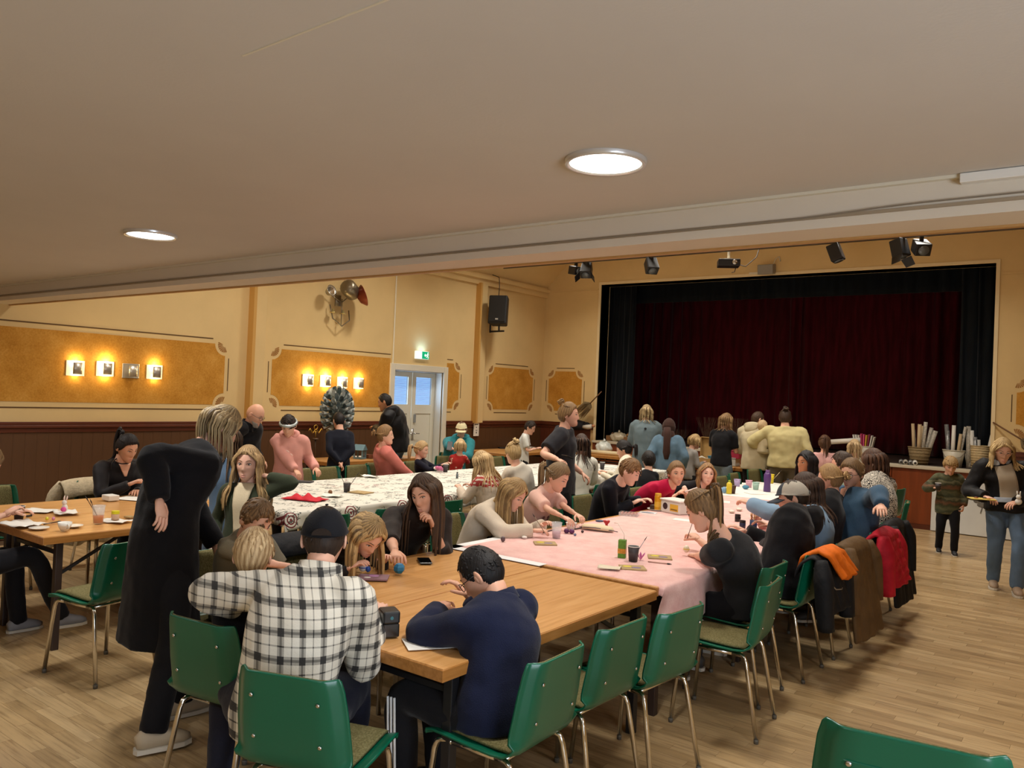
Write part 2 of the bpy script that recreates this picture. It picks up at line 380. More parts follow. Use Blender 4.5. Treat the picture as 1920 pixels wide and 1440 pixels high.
for nm, lamps, z, rad in (('soffit_lamp', SOFFIT_LAMPS, ZSOF, .148), ('hall_lamp', HALL_LAMPS, ZHALL, .3)):
    for i, (x, y) in enumerate(lamps):
        if nm == 'soffit_lamp':
            lab = ['large round white downlight in the low ceiling above the pink table', 'small-looking round white downlight in the low ceiling above the left wood table'][i] if i < 2 else 'round white downlight in the low ceiling'
        else: lab = 'round flush lamp on the high hall ceiling'
        t = thing('ceiling_lamp', lab, 'lamp', (x, y, z), 0, None if (nm == 'soffit_lamp' and i < 2) else nm.replace('_', ' ')+'s')
        k = MB(); k.lathe([(rad*.86, -.006), (rad*.9, -.018), (rad*.98, -.02), (rad, -.01), (rad, 0)], 40, cap=False); k.build('rim', mat('lamp rim', '#dcdcdc', .3, .6), t, True)
        k = MB(); k.lathe([(0.001, -.015), (rad*.5, -.0155), (rad*.88, -.012), (rad*.88, 0)], 40, cap=False); k.build('diffuser', mat('lamp diffuser', '#ffffff', .5, emit=9, ecol='#fff6e6'), t, True)

# ------------------------------------------------------------------ curtains on the stage
def velvet(name, c, c2):
    m = mat(name, c, .75, sheen=.25, spec=.15); t = NT(m); f = t.noise(t.coord('Object', (3, 3, .35)), 5, 4)
    t.color(t.ramp(f, [(.35, lin(c)), (.7, lin(c2))])); t.bump(t.noise(t.coord('Object'), 160, 2), .1, .003); return m
def drape(name, x0, x1, y, z0, z1, mtl, amp=.06, per=.22, seed=1):
    r = np.random.default_rng(seed); n = int(abs(x1-x0)/per*10)+8; u = np.linspace(x0, x1, n)
    ph = np.cumsum(r.uniform(.6, 1.4, n))*2*PI/10; a = amp*(.6+.5*np.sin(u*1.7+seed)); zz = np.linspace(z0, z1, 8); P = []
    for k, z in enumerate(zz):
        wob = .05*np.sin(u*3+k*.5)*(1-k/8)
        P.append(np.stack([u+.02*np.sin(ph*.5+k*.3), y+a*np.sin(ph+wob*8)*(1-.35*k/7), np.full(n, z)], -1))
    o = MB().grid(P, flip=True).build(name, mtl, None, True); s = o.modifiers.new('solid', 'SOLIDIFY'); s.thickness = .012; return o
M_VEL = velvet('crimson velvet', '#41060f', '#5b0c1e'); M_BLK = velvet('black stage cloth', '#0b1016', '#141b22')
tag(drape('stage_curtain', -9.0, -5.0, 15.9, SZ+.02, 4.6, M_VEL, .07, .24, 3), 'dark red velvet stage curtain, left half, hanging in folds', 'curtain')
tag(drape('stage_curtain', -5.05, -.3, 15.95, SZ+.02, 4.6, M_VEL, .07, .24, 5), 'dark red velvet stage curtain, right half, hanging in folds', 'curtain')
tag(drape('side_curtain', -8.35, -7.62, 13.95, SZ+.02, 4.4, M_BLK, .05, .13, 7), 'black stage side curtain at the left of the opening', 'curtain')
tag(drape('side_curtain', -2.0, -1.15, 13.95, SZ+.02, 4.4, M_BLK, .05, .13, 9), 'black stage side curtain at the right of the opening', 'curtain')
tag(drape('shade_border', -8.4, -1.1, 14.3, 3.66, 4.5, M_BLK, .03, .3, 11), 'black border curtain standing in for the unlit top of the stage', 'curtain')  # black cloth put where the curtain top falls into shade
struct(MB().box(-9.6, 0.2, 17.3, 17.5, 0, 5).box(-9.6, -9.5, 13.4, 17.3, 0, 5).box(.1, .2, 13.58, 17.3, 0, 5).box(-9.6, .2, 13.5, 17.5, 4.9, 5).build('wall_backstage', mat('backstage black', '#131010', .9)))

# ------------------------------------------------------------------ double door
t = struct(thing('door_1', None, None, (XL, 0, 0)))
k = MB(); k.box(-.02, .03, DY0-.1, DY0, 0, DZ+.1).box(-.02, .03, DY1, DY1+.1, 0, DZ+.1).box(-.02, .03, DY0, DY1, DZ, DZ+.1)
bevel(k.build('door_frame', M_WHITE, t), .005)
k = MB(); k.box(-.29, -.02, DY0, DY0+.012, 0, DZ).box(-.29, -.02, DY1-.012, DY1, 0, DZ).box(-.29, -.02, DY0, DY1, DZ-.012, DZ); k.build('reveal', mat('reveal white', '#e3e3dc', .5), t)
M_DOOR = mat('door cream white', '#d9d6c6', .5); ym = (DY0+DY1)/2
M_SKYG = mat('daylit glass', '#9fc4ea', .3, emit=1.1, ecol='#8fb9ec')
M_SLAT = mat('blind slat', '#bcd0e2', .5)
for a, b in ((DY0+.02, ym-.004), (ym+.004, DY1-.02)):
    lf = MB(); x0, x1 = -.2, -.155
    lf.box(x0, x1, a+.09, b-.09, .02, .2).box(x0, x1, a+.09, b-.09, 1.35, 1.5).box(x0, x1, a+.09, b-.09, 1.96, 2.04).box(x0, x1, a, a+.09, .02, 2.04).box(x0, x1, b-.09, b, .02, 2.04).box(x0+.015, x1-.012, a+.09, b-.09, .2, 1.35)
    leaf = lf.build('door_leaf', M_DOOR, t)
    MB().box(-.195, -.19, a+.09, b-.09, 1.5, 1.96).build('pane', M_SKYG, leaf)
    for i in range(22): MB().bar((-.18, a+.095, 1.512+i*.0205), (-.18, b-.095, 1.512+i*.0205), .016, .0015, (.4, 0, 1)).build('blind_slat', M_SLAT, leaf)
    hy = b-.05 if b < ym+.01 else a+.05
    MB().tube([(-.155, hy, 1.02), (-.11, hy, 1.02), (-.10, hy+.02, 1.02), (-.1, hy+.11, 1.015)], .009, 8).box(-.155, -.15, hy-.02, hy+.02, .9, 1.1).build('handle', M_CHROME, leaf, True)
bevel(MB().box(-.15, -.13, ym+.06, ym+.1, 1.2, 1.34).build('notice_tag', mat('tag grey', '#8b8f90', .5), t), .002)
o = area('door_daylight', (XL-.17, (DY0+DY1)/2, 1.73), .9, 9, (.45, .68, 1.0)); o.rotation_euler = (0, -PI/2, 0)

# ------------------------------------------------------------------ things fixed to the walls
M_PLATE = mat('sconce steel', '#c8c4ba', .35, .7); M_PLATE_LIT = mat('sconce lit white', '#e9e2d2', .4)
sc = [(4.20, 1.83, 1), (4.53, 1.84, 2), (4.83, 1.83, 0), (5.12, 1.83, 1), (7.42, 1.82, 2), (7.74, 1.82, 2), (8.06, 1.81, 1.4), (8.38, 1.81, 1.4)]
nm1 = ['leftmost wall sconce of the left group of four, glowing white', 'brightest wall sconce, second of the left group, with yellow glow above', 'unlit steel wall sconce, third in the left group', 'rightmost wall sconce of the left group of four',
       'leftmost bright wall sconce of the group near the white door', 'second bright wall sconce of the group near the white door', 'third wall sconce of the group near the white door', 'rightmost wall sconce, nearest the white door']
for (y, z, e), lb in zip(sc, nm1):
    t = thing('wall_sconce', lb, 'lamp', (XL, y, z), 0, 'wall sconces')
    bevel(MB().box(0, .012, -.1, .1, -.085, .085).build('back_plate', M_PLATE_LIT if e else M_PLATE, t), .003)  # lit sconces get a whiter plate, the glow put into the colour
    MB().box(.012, .06, -.012, .012, -.03, .03).build('bracket', M_PLATE, t)
    P = [[(.062+.022*math.cos(a*1.3), .05*a/1.0, zz) for a in np.linspace(-1, 1, 9)] for zz in (-.065, .065)]
    o = MB().grid(P).build('shade', M_PLATE, t, True); s = o.modifiers.new('s', 'SOLIDIFY'); s.thickness = .004
    if e:
        MB().tube([(.036, 0, -.05), (.036, 0, .05)], .011, 10).build('bulb', mat('warm bulb', '#ffffff', .5, emit=28, ecol='#ffd88a'), t, True)
        for dz in (.085, -.085):
            l = bpy.data.lights.new('sconce_light', 'POINT'); l.energy = (2.3 if dz > 0 else .85)*e; l.color = (1, .74, .36); l.shadow_soft_size = .02
            lo = bpy.data.objects.new('sconce_light', l); COL.objects.link(lo); lo.parent = t; lo.location = (.05, 0, dz)
# exit sign
p = at_x(793, 666, XL+.05)
t = thing('exit_sign', 'green and white lit exit sign above the white door', 'sign', (XL, p[1], p[2]))
bevel(MB().box(0, .05, -.15, .15, -.065, .065).build('sign_box', mat('sign white', '#eef6f4', .4, emit=.75, ecol='#dff6ff'), t), .006)
MB().box(.05, .053, -.02, .148, -.06, .06).build('green_field', mat('exit green', '#0fae7a', .4, emit=.45, ecol='#15c98c'), t)
M_SW = mat('sign mark white', '#ffffff', .5, emit=.9)
k = MB(); k.add([(.0545, .03, 0), (.0545, .055, .03), (.0545, .055, .012), (.0545, .085, .012), (.0545, .085, -.012), (.0545, .055, -.012), (.0545, .055, -.03)], [(0, 1, 2, 3, 4, 5, 6)])
k.build('arrow', M_SW, t)
k = MB(); k.ell((.055, .115, .04), (.002, .011, .011), 10, 6)
for a, b, ww in (((.055, .113, .028), (.055, .108, -.005), .016), ((.055, .108, -.005), (.055, .125, -.03), .009), ((.055, .125, -.03), (.055, .12, -.052), .008), ((.055, .108, -.005), (.055, .092, -.03), .009), ((.055, .092, -.03), (.055, .078, -.035), .008), ((.055, .113, .024), (.055, .132, .008), .007), ((.055, .113, .024), (.055, .092, .012), .007)): k.bar(a, b, .003, ww, up=(0, 1, .01))
k.build('running_figure', M_SW, t)
o = area('exit_glow', (XL+.09, p[1], p[2]+.1), .2, .7, (.3, .62, 1)); o.rotation_euler = (0, PI-.5, 0)
# loudspeaker on bracket
p = at_x(936, 583, XL+.35)
t = thing('loudspeaker', 'black loudspeaker on an angled bracket high on the left wall', 'speaker', (XL+.35, p[1], p[2]), math.radians(25))
k = MB(); k.prism([(-.14, .14), (.14, .14), (.17, -.14), (-.17, -.14)], -.26, .26)
k.xform(Matrix.Rotation(math.radians(-6), 4, 'X')); bevel(k.build('cabinet', M_BLACKP, t), .025, 3)
k = MB(); k.box(-.15, .15, -.155, -.148, -.22, .22); k.xform(Matrix.Rotation(math.radians(-6), 4, 'X')); bevel(k.build('grille', mat('speaker grille', '#0e1216', .35, bump=.4, bscale=300), t), .003)
k = MB(); k.box(-.025, .025, -.162, -.155, -.19, -.165); k.xform(Matrix.Rotation(math.radians(-6), 4, 'X')); k.build('badge', mat('badge silver', '#c8ccd0', .3, .8), t)
k = MB(); k.bar((-.2, .2, -.38), (-.2, .2, .12), .03, .02).bar((-.2, .2, -.36), (.1, .0, -.36), .03, .03).bar((0, .05, -.36), (0, .03, -.24), .03); k.build('bracket', M_BLACK, t)
MB().tube([(-.02, 0, .26), (-.02, .03, .45), (-.05, .1, .62), (-.2, .2, .68)], .007, 6).build('cable', M_BLACKP, t, True)
# old wall-mounted stage lantern cluster
p = at_x(648, 560, XL+.2)
t = thing('wall_lantern', 'old steel stage lantern with round dishes on a curved wall bracket', 'lamp', (XL, p[1], p[2]))
ms = mat('worn steel', '#8a8271', .35, .85); mo = mat('dark orange gel', '#7a3018', .35, .3)
k = MB(); k.tube([(.05, .2, -.15), (.1, .18, -.3), (.12, .02, -.4), (.1, -.14, -.3), (.06, -.17, -.1)], .009, 8).tube([(.1, .02, -.4), (.1, .02, 0)], .008, 8).tube([(.08, -.2, .05), (.1, .02, -.05), (.08, .12, .02)], .008, 8).box(0, .02, -.03, .07, -.1, .06)
k.build('bracket', ms, t, True)
k = MB(); k.lathe([(.001, -.14), (.1, -.14), (.12, -.1), (.12, .1), (.08, .14), (.001, .14)], 16); k.xform(Matrix.Translation((.2, .08, .14))@Matrix.Rotation(1.2, 4, 'X')@Matrix.Rotation(.4, 4, 'Y')); k.build('housing', ms, t, True)
k = MB(); k.lathe([(.02, -.05), (.1, -.02), (.16, .05), (.165, .055), (.15, .05), (.09, -.01), (.001, -.03)], 20); k.xform(Matrix.Translation((.26, .23, .06))@Matrix.Rotation(-1.15, 4, 'X')@Matrix.Rotation(.5, 4, 'Y')); k.build('dish', [mo], t, True)
k = MB(); k.lathe([(.001, -.06), (.05, -.05), (.08, .03), (.085, .04), (.06, .02), (.001, -.02)], 16); k.xform(Matrix.Translation((.15, -.25, .08))@Matrix.Rotation(1.2, 4, 'Y')); k.build('small_dish', mat('bright steel', '#c9c6bd', .2, .9), t, True)
for yy in (-.14, .05):
    k = MB(); k.lathe([(.001, 0), (.045, 0), (.05, .012), (.02, .015), (.015, .06), (.001, .06)], 14, (.1, yy, -.22)); k.build('cup', mat('cup brass', '#c8b67a', .3, .7), t, True)
# lighting rail under the hall ceiling near the stage and its spots
YR = 10.6; a = at_y(1070, 494, YR); b = at_y(1920, 425, YR); zr = (a[2]+b[2])/2
t = thing('lighting_rail', 'thin steel lighting rail spanning the hall in front of the stage', 'rail', (0, YR, zr))
MB().bar((-8.3, 0, 0), (.5, 0, 0), .03).build('rail_bar', mat('rail steel', '#5e5346', .4, .6), t)
for x in (-7.5, -5, -2.5, 0): MB().bar((x, 0, 0), (x, 0, ZHALL-zr), .012).build('hanger', ms, t)
def spot(px, py, yaw, tilt, lab, doors=True, s=1.0):
    p = at_y(px, py, YR); t = thing('stage_spotlight', lab, 'spotlight', (p[0], YR, zr-.015), yaw, 'stage spotlights')
    MB().box(-.02*s, .02*s, -.02, .02, -.06*s, 0).build('clamp', M_BLACK, t)
    k = MB(); k.prism([(-.09, -.1), (.09, -.1), (.08, .12), (-.08, .12)], -.075, .075); k.xform(Matrix.Scale(s, 4)); k.xform(Matrix.Translation((0, 0, -.13*s))@Matrix.Rotation(tilt, 4, 'X')); bevel(k.build('housing', M_BLACK, t), .012)
    k = MB(); k.lathe([(.001, 0), (.06, 0), (.06, .012), (.001, .012)], 16); k.xform(Matrix.Rotation(PI/2, 4, 'X')); k.xform(Matrix.Translation((0, -.1, 0))); k.xform(Matrix.Scale(s, 4)); k.xform(Matrix.Translation((0, 0, -.13*s))@Matrix.Rotation(tilt, 4, 'X')); k.build('lens', mat('spot lens', '#6d757c', .15, .3), t, True)
    if doors:
        for sx in (-1, 1):
            k = MB(); k.add([(sx*.09, -.1, -.07), (sx*.09, -.1, .07), (sx*.15, -.2, .06), (sx*.15, -.2, -.06)], [(0, 1, 2, 3)]); k.xform(Matrix.Scale(s, 4)); k.xform(Matrix.Translation((0, 0, -.13*s))@Matrix.Rotation(tilt, 4, 'X'))
            o = k.build('barn_door', M_BLACK, t); q = o.modifiers.new('s', 'SOLIDIFY'); q.thickness = .004
spot(1080, 500, 1.2, .2, 'black stage spotlight at the far left end of the rail', False, .9); spot(1100, 498, .4, .9, 'black spotlight with open barn doors at the left of the rail')
spot(1222, 486, .8, .9, 'black spotlight without flaps left of the hanging projector', False); spot(1568, 458, 1.6, 1.2, 'black spotlight right of the projector pointing down', False)
spot(1688, 450, 1.2, 1.3, 'large black spotlight with flaps near the right of the rail'); spot(1728, 446, .5, .5, 'black spotlight at the far right of the rail', False)
p = at_y(1366, 494, 10.9); t = thing('projector', 'black video projector hanging from the hall ceiling before the stage', 'projector', (p[0], p[1], p[2]), .5)
bevel(MB().box(-.15, .15, -.12, .12, -.05, .05).build('case', mat('projector black', '#1d1d1f', .4), t), .012)
MB().lathe([(.001, 0), (.035, 0), (.035, .03), (.001, .03)], 14).xform(Matrix.Translation((.07, -.12, 0))@Matrix.Rotation(PI/2, 4, 'X')).build('lens', M_CHROME, t, True)
MB().tube([(0, 0, .05), (0, 0, ZHALL-p[2])], .018, 8).lathe([(.001, .05), (.06, .05), (.06, .07), (.001, .07)], 14).build('mount', M_WHITE, t)
MB().tube([(.1, .1, .02), (.25, .12, -.02), (.4, .14, .12), (.45, .14, .3)], .006, 6).tube([(.12, .1, -.02), (.1, .12, -.1), (.06, .12, -.11)], .006, 6).build('cable', M_BLACKP, t, True)
p = at_y(1436, 503, YS-.12); t = thing('junction_box', 'grey slanted electrical box on the wall above the stage', 'box', (p[0], YS, p[2]))
bevel(MB().box(-.13, .13, -.16, 0, -.08, .08).xform(Matrix.Rotation(.15, 4, 'X')).build('box_body', mat('box grey', '#8f8a80', .5), t), .008)
MB().tube([(.1, -.05, .08), (.13, -.04, .16), (.18, -.02, .2), (.2, -.01, .12)], .008, 6).build('cable', M_WHITE, t, True)
MB().box(-.32, -.13, -.03, 0, -.07, -.04).build('socket_strip', M_WHITE, t)
# paper notice on the wall
p = at_x(893, 805, XL+.06); t = thing('paper_notice', 'white paper notice with dark marks hung on the dado by the pilaster', 'notice', (XL+.058, p[1], p[2]))
MB().box(0, .002, -.075, .075, -.12, .12).build('sheet', mat('paper white', '#e4e1d6', .7), t)
k = MB(); k.box(.002, .003, -.05, .05, .08, .095).ell((.0025, 0, .035), (.001, .012, .014)).ell((.0025, .005, -.06), (.001, .014, .016)).box(.002, .003, -.02, .03, -.02, -.012).box(.002, .003, -.02, .03, -.03, -.026); k.build('print', mat('print ink', '#3b3a3a', .7), t)
# ------------------------------------------------------------------ green chairs (one prototype, copies share meshes)
M_GREEN = mat('green moulded plastic', '#045c43', .28, var=.06, vscale=2)
def pad_mat():
    m = mat('olive brown upholstery', '#6b6440', .9, spec=.15); t = NT(m); f = t.noise(t.coord('Object'), 140, 2)
    t.color(t.ramp(f, [(.3, lin('#57512f')), (.7, lin('#7b7450'))])); t.bump(f, .3, .003); return m
M_PAD = pad_mat()
M_LEG = mat('chair chrome', '#d6d2ca', .16, 1.0)
PROF = [(.212, .432, .195), (.205, .45, .2), (.17, .457, .205), (.08, .456, .212), (-.02, .45, .215), (-.11, .447, .216), (-.165, .452, .217), (-.2, .47, .218), (-.222, .505, .218), (-.235, .56, .216), (-.246, .62, .213), (-.256, .69, .207), (-.268, .76, .198), (-.275, .795, .188), (-.277, .803, .18)]
def shell_pt(i, u, off=0.0, wf=1.0):
    i = max(0, min(len(PROF)-1, i)); a = int(i); b = min(a+1, len(PROF)-1); f = i-a
    y, z, w_ = [PROF[a][k]*(1-f)+PROF[b][k]*f for k in range(3)]
    k0 = max(0, a-1) if f < .5 else a; k1 = min(len(PROF)-1, b+1)
    ty, tz = PROF[k1][0]-PROF[k0][0], PROF[k1][1]-PROF[k0][1]; L = math.hypot(ty, tz) or 1; ny, nz = tz/L, -ty/L    # normal to the sitter's side
    if nz < 0 and ny < 0: ny, nz = -ny, -nz
    back = float(smoothstep(6, 9, i)); e = float(smoothstep(.72, 1.0, abs(u))); rise = e*(.010*(1-back)+.042*back)
    y2, z2 = y+ny*(off+rise*(1 if back > .5 else 0))*1.0, z+nz*(off)+rise*(1-back)
    if back > 0: y2 += e*.0
    return (u*w_*wf, y2, z2)
chair0 = thing('chair', 'proto', 'chair')
US = [-1, -.97, -.9, -.82, -.74, -.5, -.25, 0, .25, .5, .74, .82, .9, .97, 1]
P = [[shell_pt(i, u) for u in US] for i in np.linspace(0, len(PROF)-1, 29)]
o = MB().grid(P, flip=False).build('shell', M_GREEN, chair0, True); s = o.modifiers.new('s', 'SOLIDIFY'); s.thickness = .009; s.offset = 0
def pad(i0, i1, n):
    G = [[shell_pt(i, u, .008+.012*(1-abs(u)**6)*(1-abs(2*(i-i0)/(i1-i0)-1)**8), 1.0) for u in np.linspace(-.8, .8, 11)] for i in np.linspace(i0, i1, n)]
    return MB().grid(G)
for nm, a, b in (('seat_pad', 1.2, 6.2), ('back_pad', 8.6, 13.2)):
    o = pad(a, b, 9).build(nm, M_PAD, chair0, True); s = o.modifiers.new('s', 'SOLIDIFY'); s.thickness = .012; s.offset = 0
legm = {}
for sx in (-1, 1):
    for nm, y0, yf in (('leg', .15, .21), ('leg', -.15, -.25)):
        sg = 1 if y0 > 0 else -1
        k = MB(); k.tube([(sx*.165, y0-sg*.05, .428), (sx*.168, y0+sg*.0, .427), (sx*.172, y0+sg*.018, .418), (sx*.176, y0+sg*.028, .39), (sx*.2, yf, .018)], .0115, 10)
        lg = k.build('leg', M_LEG, chair0, True)
        MB().lathe([(.001, 0), (.012, 0), (.0132, .018), (.0125, .022), (.001, .022)], 10, (sx*.2, yf, 0)).build('foot_cap', mat('foot cap', '#5b564d', .6), lg, True)
    MB().tube([(sx*.165, .1, .428), (sx*.165, -.1, .428)], .0115, 10).build('side_rail', M_LEG, chair0, True)
    for zz in (.575, .72): MB().lathe([(.001, -.002), (.0075, -.002), (.0075, .0), (.004, .003), (.001, .003)], 10).xform(Matrix.Translation((sx*.125, -.245-(zz-.575)*.17, zz))@Matrix.Rotation(PI/2+.12, 4, 'X')).build('rivet', M_CHROME, chair0, True)
for y in (.1, -.13): MB().tube([(-.165, y, .424), (.165, y, .424)], .009, 8).build('stretcher', M_LEG, chair0, True)
kids_of(chair0)
_first = [True]
def chair(x, y, yaw, label, z=0.0, group='green chairs around the tables'):
    if _first[0]: r = chair0; _first[0] = False; r.location = (x, y, z); r.rotation_euler = (0, 0, math.radians(yaw)); r['label'] = label
    else: r = dup(chair0, (x, y, z), math.radians(yaw), label)
    r['group'] = group; return r
def chair_top(px, py, yaw, label, z=.80):
    """the pixel is the middle of the top edge of the backrest, .80 m above the floor"""
    p = at_z(px, py, z); a = math.radians(yaw); return chair(p[0]-math.sin(a)*.277, p[1]+math.cos(a)*.277, yaw, label)
CH = {}
# right side of the near wood table and the pink table, facing the tables
chair(-1.88, 2.50, 92, 'green chair carrying the boy in the navy fleece')
chair(-1.90, 3.05, 88, 'empty green chair second from the front at the right of the wood table')
chair(-1.82, 3.47, 84, 'empty green chair at the far corner of the wood table')
chair(-1.72, 4.30, 96, 'empty green chair turned slightly, between the wood table and the woman painting')
chair(-1.86, 4.80, 90, 'green chair carrying the woman with the ponytail painting')
chair(-1.80, 5.42, 90, 'green chair carrying the man in the black hoodie, orange jacket on it')
chair(-1.78, 6.06, 88, 'green chair with a brown quilted coat over its back')
chair(-1.74, 6.78, 92, 'green chair with a red puffer jacket over its back')
chair(-1.80, 7.45, 90, 'green chair carrying the woman in the zebra print top')
chair_top(1706, 942, 100, 'empty green chair standing nearest the stage front panel')
chair_top(1690, 918, 80, 'green chair behind the zebra print top, near the stage')
# near end of the wood table, backs to the camera
chair(-2.24, 1.93, 20, 'green chair carrying the man in the plaid shirt')
chair(-2.93, 2.08, 8, 'green chair carrying the small blond boy beside the plaid shirt')
# left side of the wood and pink tables
chair(-3.80, 2.62, -92, 'green chair carrying the boy with brown hair at the wood table')
chair(-3.84, 3.18, -90, 'green chair carrying the girl bent over her painting')
chair(-3.86, 3.78, -88, 'green chair carrying the woman resting her chin')
chair(-3.86, 4.66, -90, 'green chair carrying the girl in the cream sweatshirt')
chair(-3.82, 5.35, -90, 'green chair carrying the girl in the pink printed tee')
chair(-3.84, 6.02, -88, 'empty green chair nearest the tall woman in grey at the pink table')
chair(-3.86, 6.62, -92, 'green chair carrying the boy in the dark sweater')
chair(-3.86, 7.18, -90, 'green chair carrying the girl in the magenta tee')
chair(-3.86, 7.72, -90, 'green chair carrying the girl in the black sleeveless top')
chair_top(1348, 893, -95, 'empty green chair just behind the girl in black sleeveless')
chair_top(1372, 887, -88, 'empty green chair, middle of the three before the jeans woman')
chair_top(1410, 880, -100, 'empty green chair in front of the cream hoodie man')
# right side of the left row
chair(-4.82, 2.40, 100, 'empty green chair beside the woman in the long black coat')
chair(-4.86, at_x(622, 955, -4.62)[1], 84, 'empty green chair low behind the dark cap')
chair(-4.88, at_x(727, 938, -4.66)[1], 98, 'empty green chair behind the woman resting her chin')
chair(-4.86, at_x(843, 912, -4.62)[1], 86, 'empty green chair by the white printed cloth, left of the fair isle jumper')
chair(-4.80, 6.15, 92, 'green chair carrying the girl in the fair isle jumper')
chair(-4.80, 6.75, 90, 'green chair carrying the girl with the blond bun')
chair(-4.74, 7.75, 86, 'dark green chair back beside the tall woman in grey')
chair(-4.76, 8.70, 90, 'green chair carrying the girl with the black ponytail')
# left side of the left row
chair(-7.22, 2.72, -95, 'empty green chair at the far side of the left wood table')
chair(-7.22, 3.62, -90, 'green chair carrying the woman with the black ponytail')
chair(-5.84, 1.92, 0, 'green chair at the left edge of the picture')
chair(-7.12, at_x(562, 886, -7.38)[1], -88, 'empty green chair right beside the pink hoodie')
chair(-7.14, at_x(610, 872, -7.40)[1], -90, 'empty green chair between the pink hoodie and the navy boy')
chair(-7.14, at_x(668, 866, -7.40)[1], -90, 'empty green chair left of the woman in the pink sweater')
chair(-7.25, 7.10, -100, 'green chair carrying the woman in the pink sweater')
chair(-7.20, 7.75, -90, 'green chair carrying the girl with the blond ponytail')
chair(-7.60, 8.75, -110, 'green chair carrying the toddler in red')
chair(-8.05, 9.30, -120, 'green chair carrying the person in the teal hoodie')
chair(-7.16, at_x(928, 856, -7.42)[1], -90, 'empty green chair behind the fair isle jumper')
# stacked spare chairs in the near right corner
for i in range(4):
    chair(-.385, 2.26-.012*i, 8.6, ['lowest green chair of the stack at the bottom right corner', 'second lowest green chair of the stack at the bottom right corner', 'third green chair up in the stack at the bottom right corner', 'top green chair of the stack at the bottom right corner'][i], z=.075*i, group='stacked chairs in the near corner')

# ------------------------------------------------------------------ tables
def wood(name, a, b, c, sc=(1.2, 22, 22)):
    m = mat(name, a, .32, spec=.45); t = NT(m); v = t.coord('Object', sc); f = t.noise(v, 2.0, 7, .6)
    t.color(t.ramp(f, [(.3, lin(a)), (.5, lin(b)), (.75, lin(c))])); t.bump(f, .04, .002); return m
M_TOP = wood('beech veneer', '#b88345', '#c9955a', '#d6a569', (22, 1.2, 22))
M_EDGE = wood('beech edge', '#94612a', '#a8733a', '#b98449', (22, 1.2, 22))
M_TLEG = mat('dark brown table leg', '#2f211b', .5)
TZ = .735
def wtable(label, x0, x1, y0, y1, legs='dark', name='table', group='folding tables', z=TZ):
    t = thing(name, label, 'table', ((x0+x1)/2, (y0+y1)/2, 0), 0, group); hx, hy = (x1-x0)/2, (y1-y0)/2
    bevel(MB().box(-hx+.004, hx-.004, -hy+.004, hy-.004, z-.006, z).build('tabletop', M_TOP, t), .002)
    bevel(MB().box(-hx, hx, -hy, hy, z-.05, z-.004).build('edge_band', M_EDGE, t), .003)
    ml = M_TLEG if legs == 'dark' else M_BLACK
    for sx in (-1, 1):
        for sy in (-1, 1):
            bevel(MB().box(sx*(hx-.06)-.022, sx*(hx-.06)+.022, sy*(hy-.12)-.022, sy*(hy-.12)+.022, 0, z-.05).build('leg', ml, t), .004)
        for sy in (-1, 1): MB().bar((sx*(hx-.06), sy*(hy-.14), z-.25), (sx*(hx-.06), sy*(hy-.5), z-.06), .018).build('brace', M_BLACK, t)
    for sy in (-1, 1): MB().bar((-hx+.06, sy*(hy-.12), z-.12), (hx-.06, sy*(hy-.12), z-.12), .022).build('crossbar', M_BLACK, t)
    for sx in (-.06, .06): MB().tube([(sx, 0, 0), (sx, 0, z-.05)], .014, 10).build('centre_leg', M_LEG, t, True)
    return t
wtable('right half of the near bare wood table, where the boy in navy fleece writes', -2.69, -1.94, 2.22, 3.92, 'black')
wtable('left half of the near bare wood table, with the phone and blue ball on it', -3.445, -2.694, 2.22, 3.92, 'black')
wtable('left row bare wood table nearest the camera, with the orange drink on it', -6.06, -5.31, 2.26, 3.96)
wtable('left row bare wood table nearest the wall, with the woman in the black blouse', -6.815, -6.064, 2.26, 3.96)
for i in range(4):
    wtable('folding table under the white printed cloth, '+['nearest the camera', 'second from the camera', 'third from the camera', 'nearest the stage'][i], -6.80, -5.22, 4.02+1.66*i, 5.66+1.66*i)
for i in range(3): wtable('folding table under the pink cloth, '+['nearest the camera', 'middle one', 'nearest the stage'][i], -3.46, -1.97, 3.98+1.5*i, 5.46+1.5*i)
wtable('folding table under the white cloth with the purple bottle', -3.75, -2.35, 8.55, 10.3)
wtable('wooden table along the left wall below the silver flower sculpture', -9.0, -8.35, 7.1, 8.9, group='side tables')
wtable('wooden table along the left wall by the boy in the white tee', -9.1, -8.2, 10.75, 12.4, group='side tables')
for i, lb in enumerate(('wooden table below the stage at the left, under the plastic bags', 'wooden table below the stage under the cardboard box', 'wooden table below the stage in front of the couple with the baby')):
    wtable(lb, -8.3+1.75*i, -6.58+1.75*i, 12.25, 13.0, group='tables below the stage')

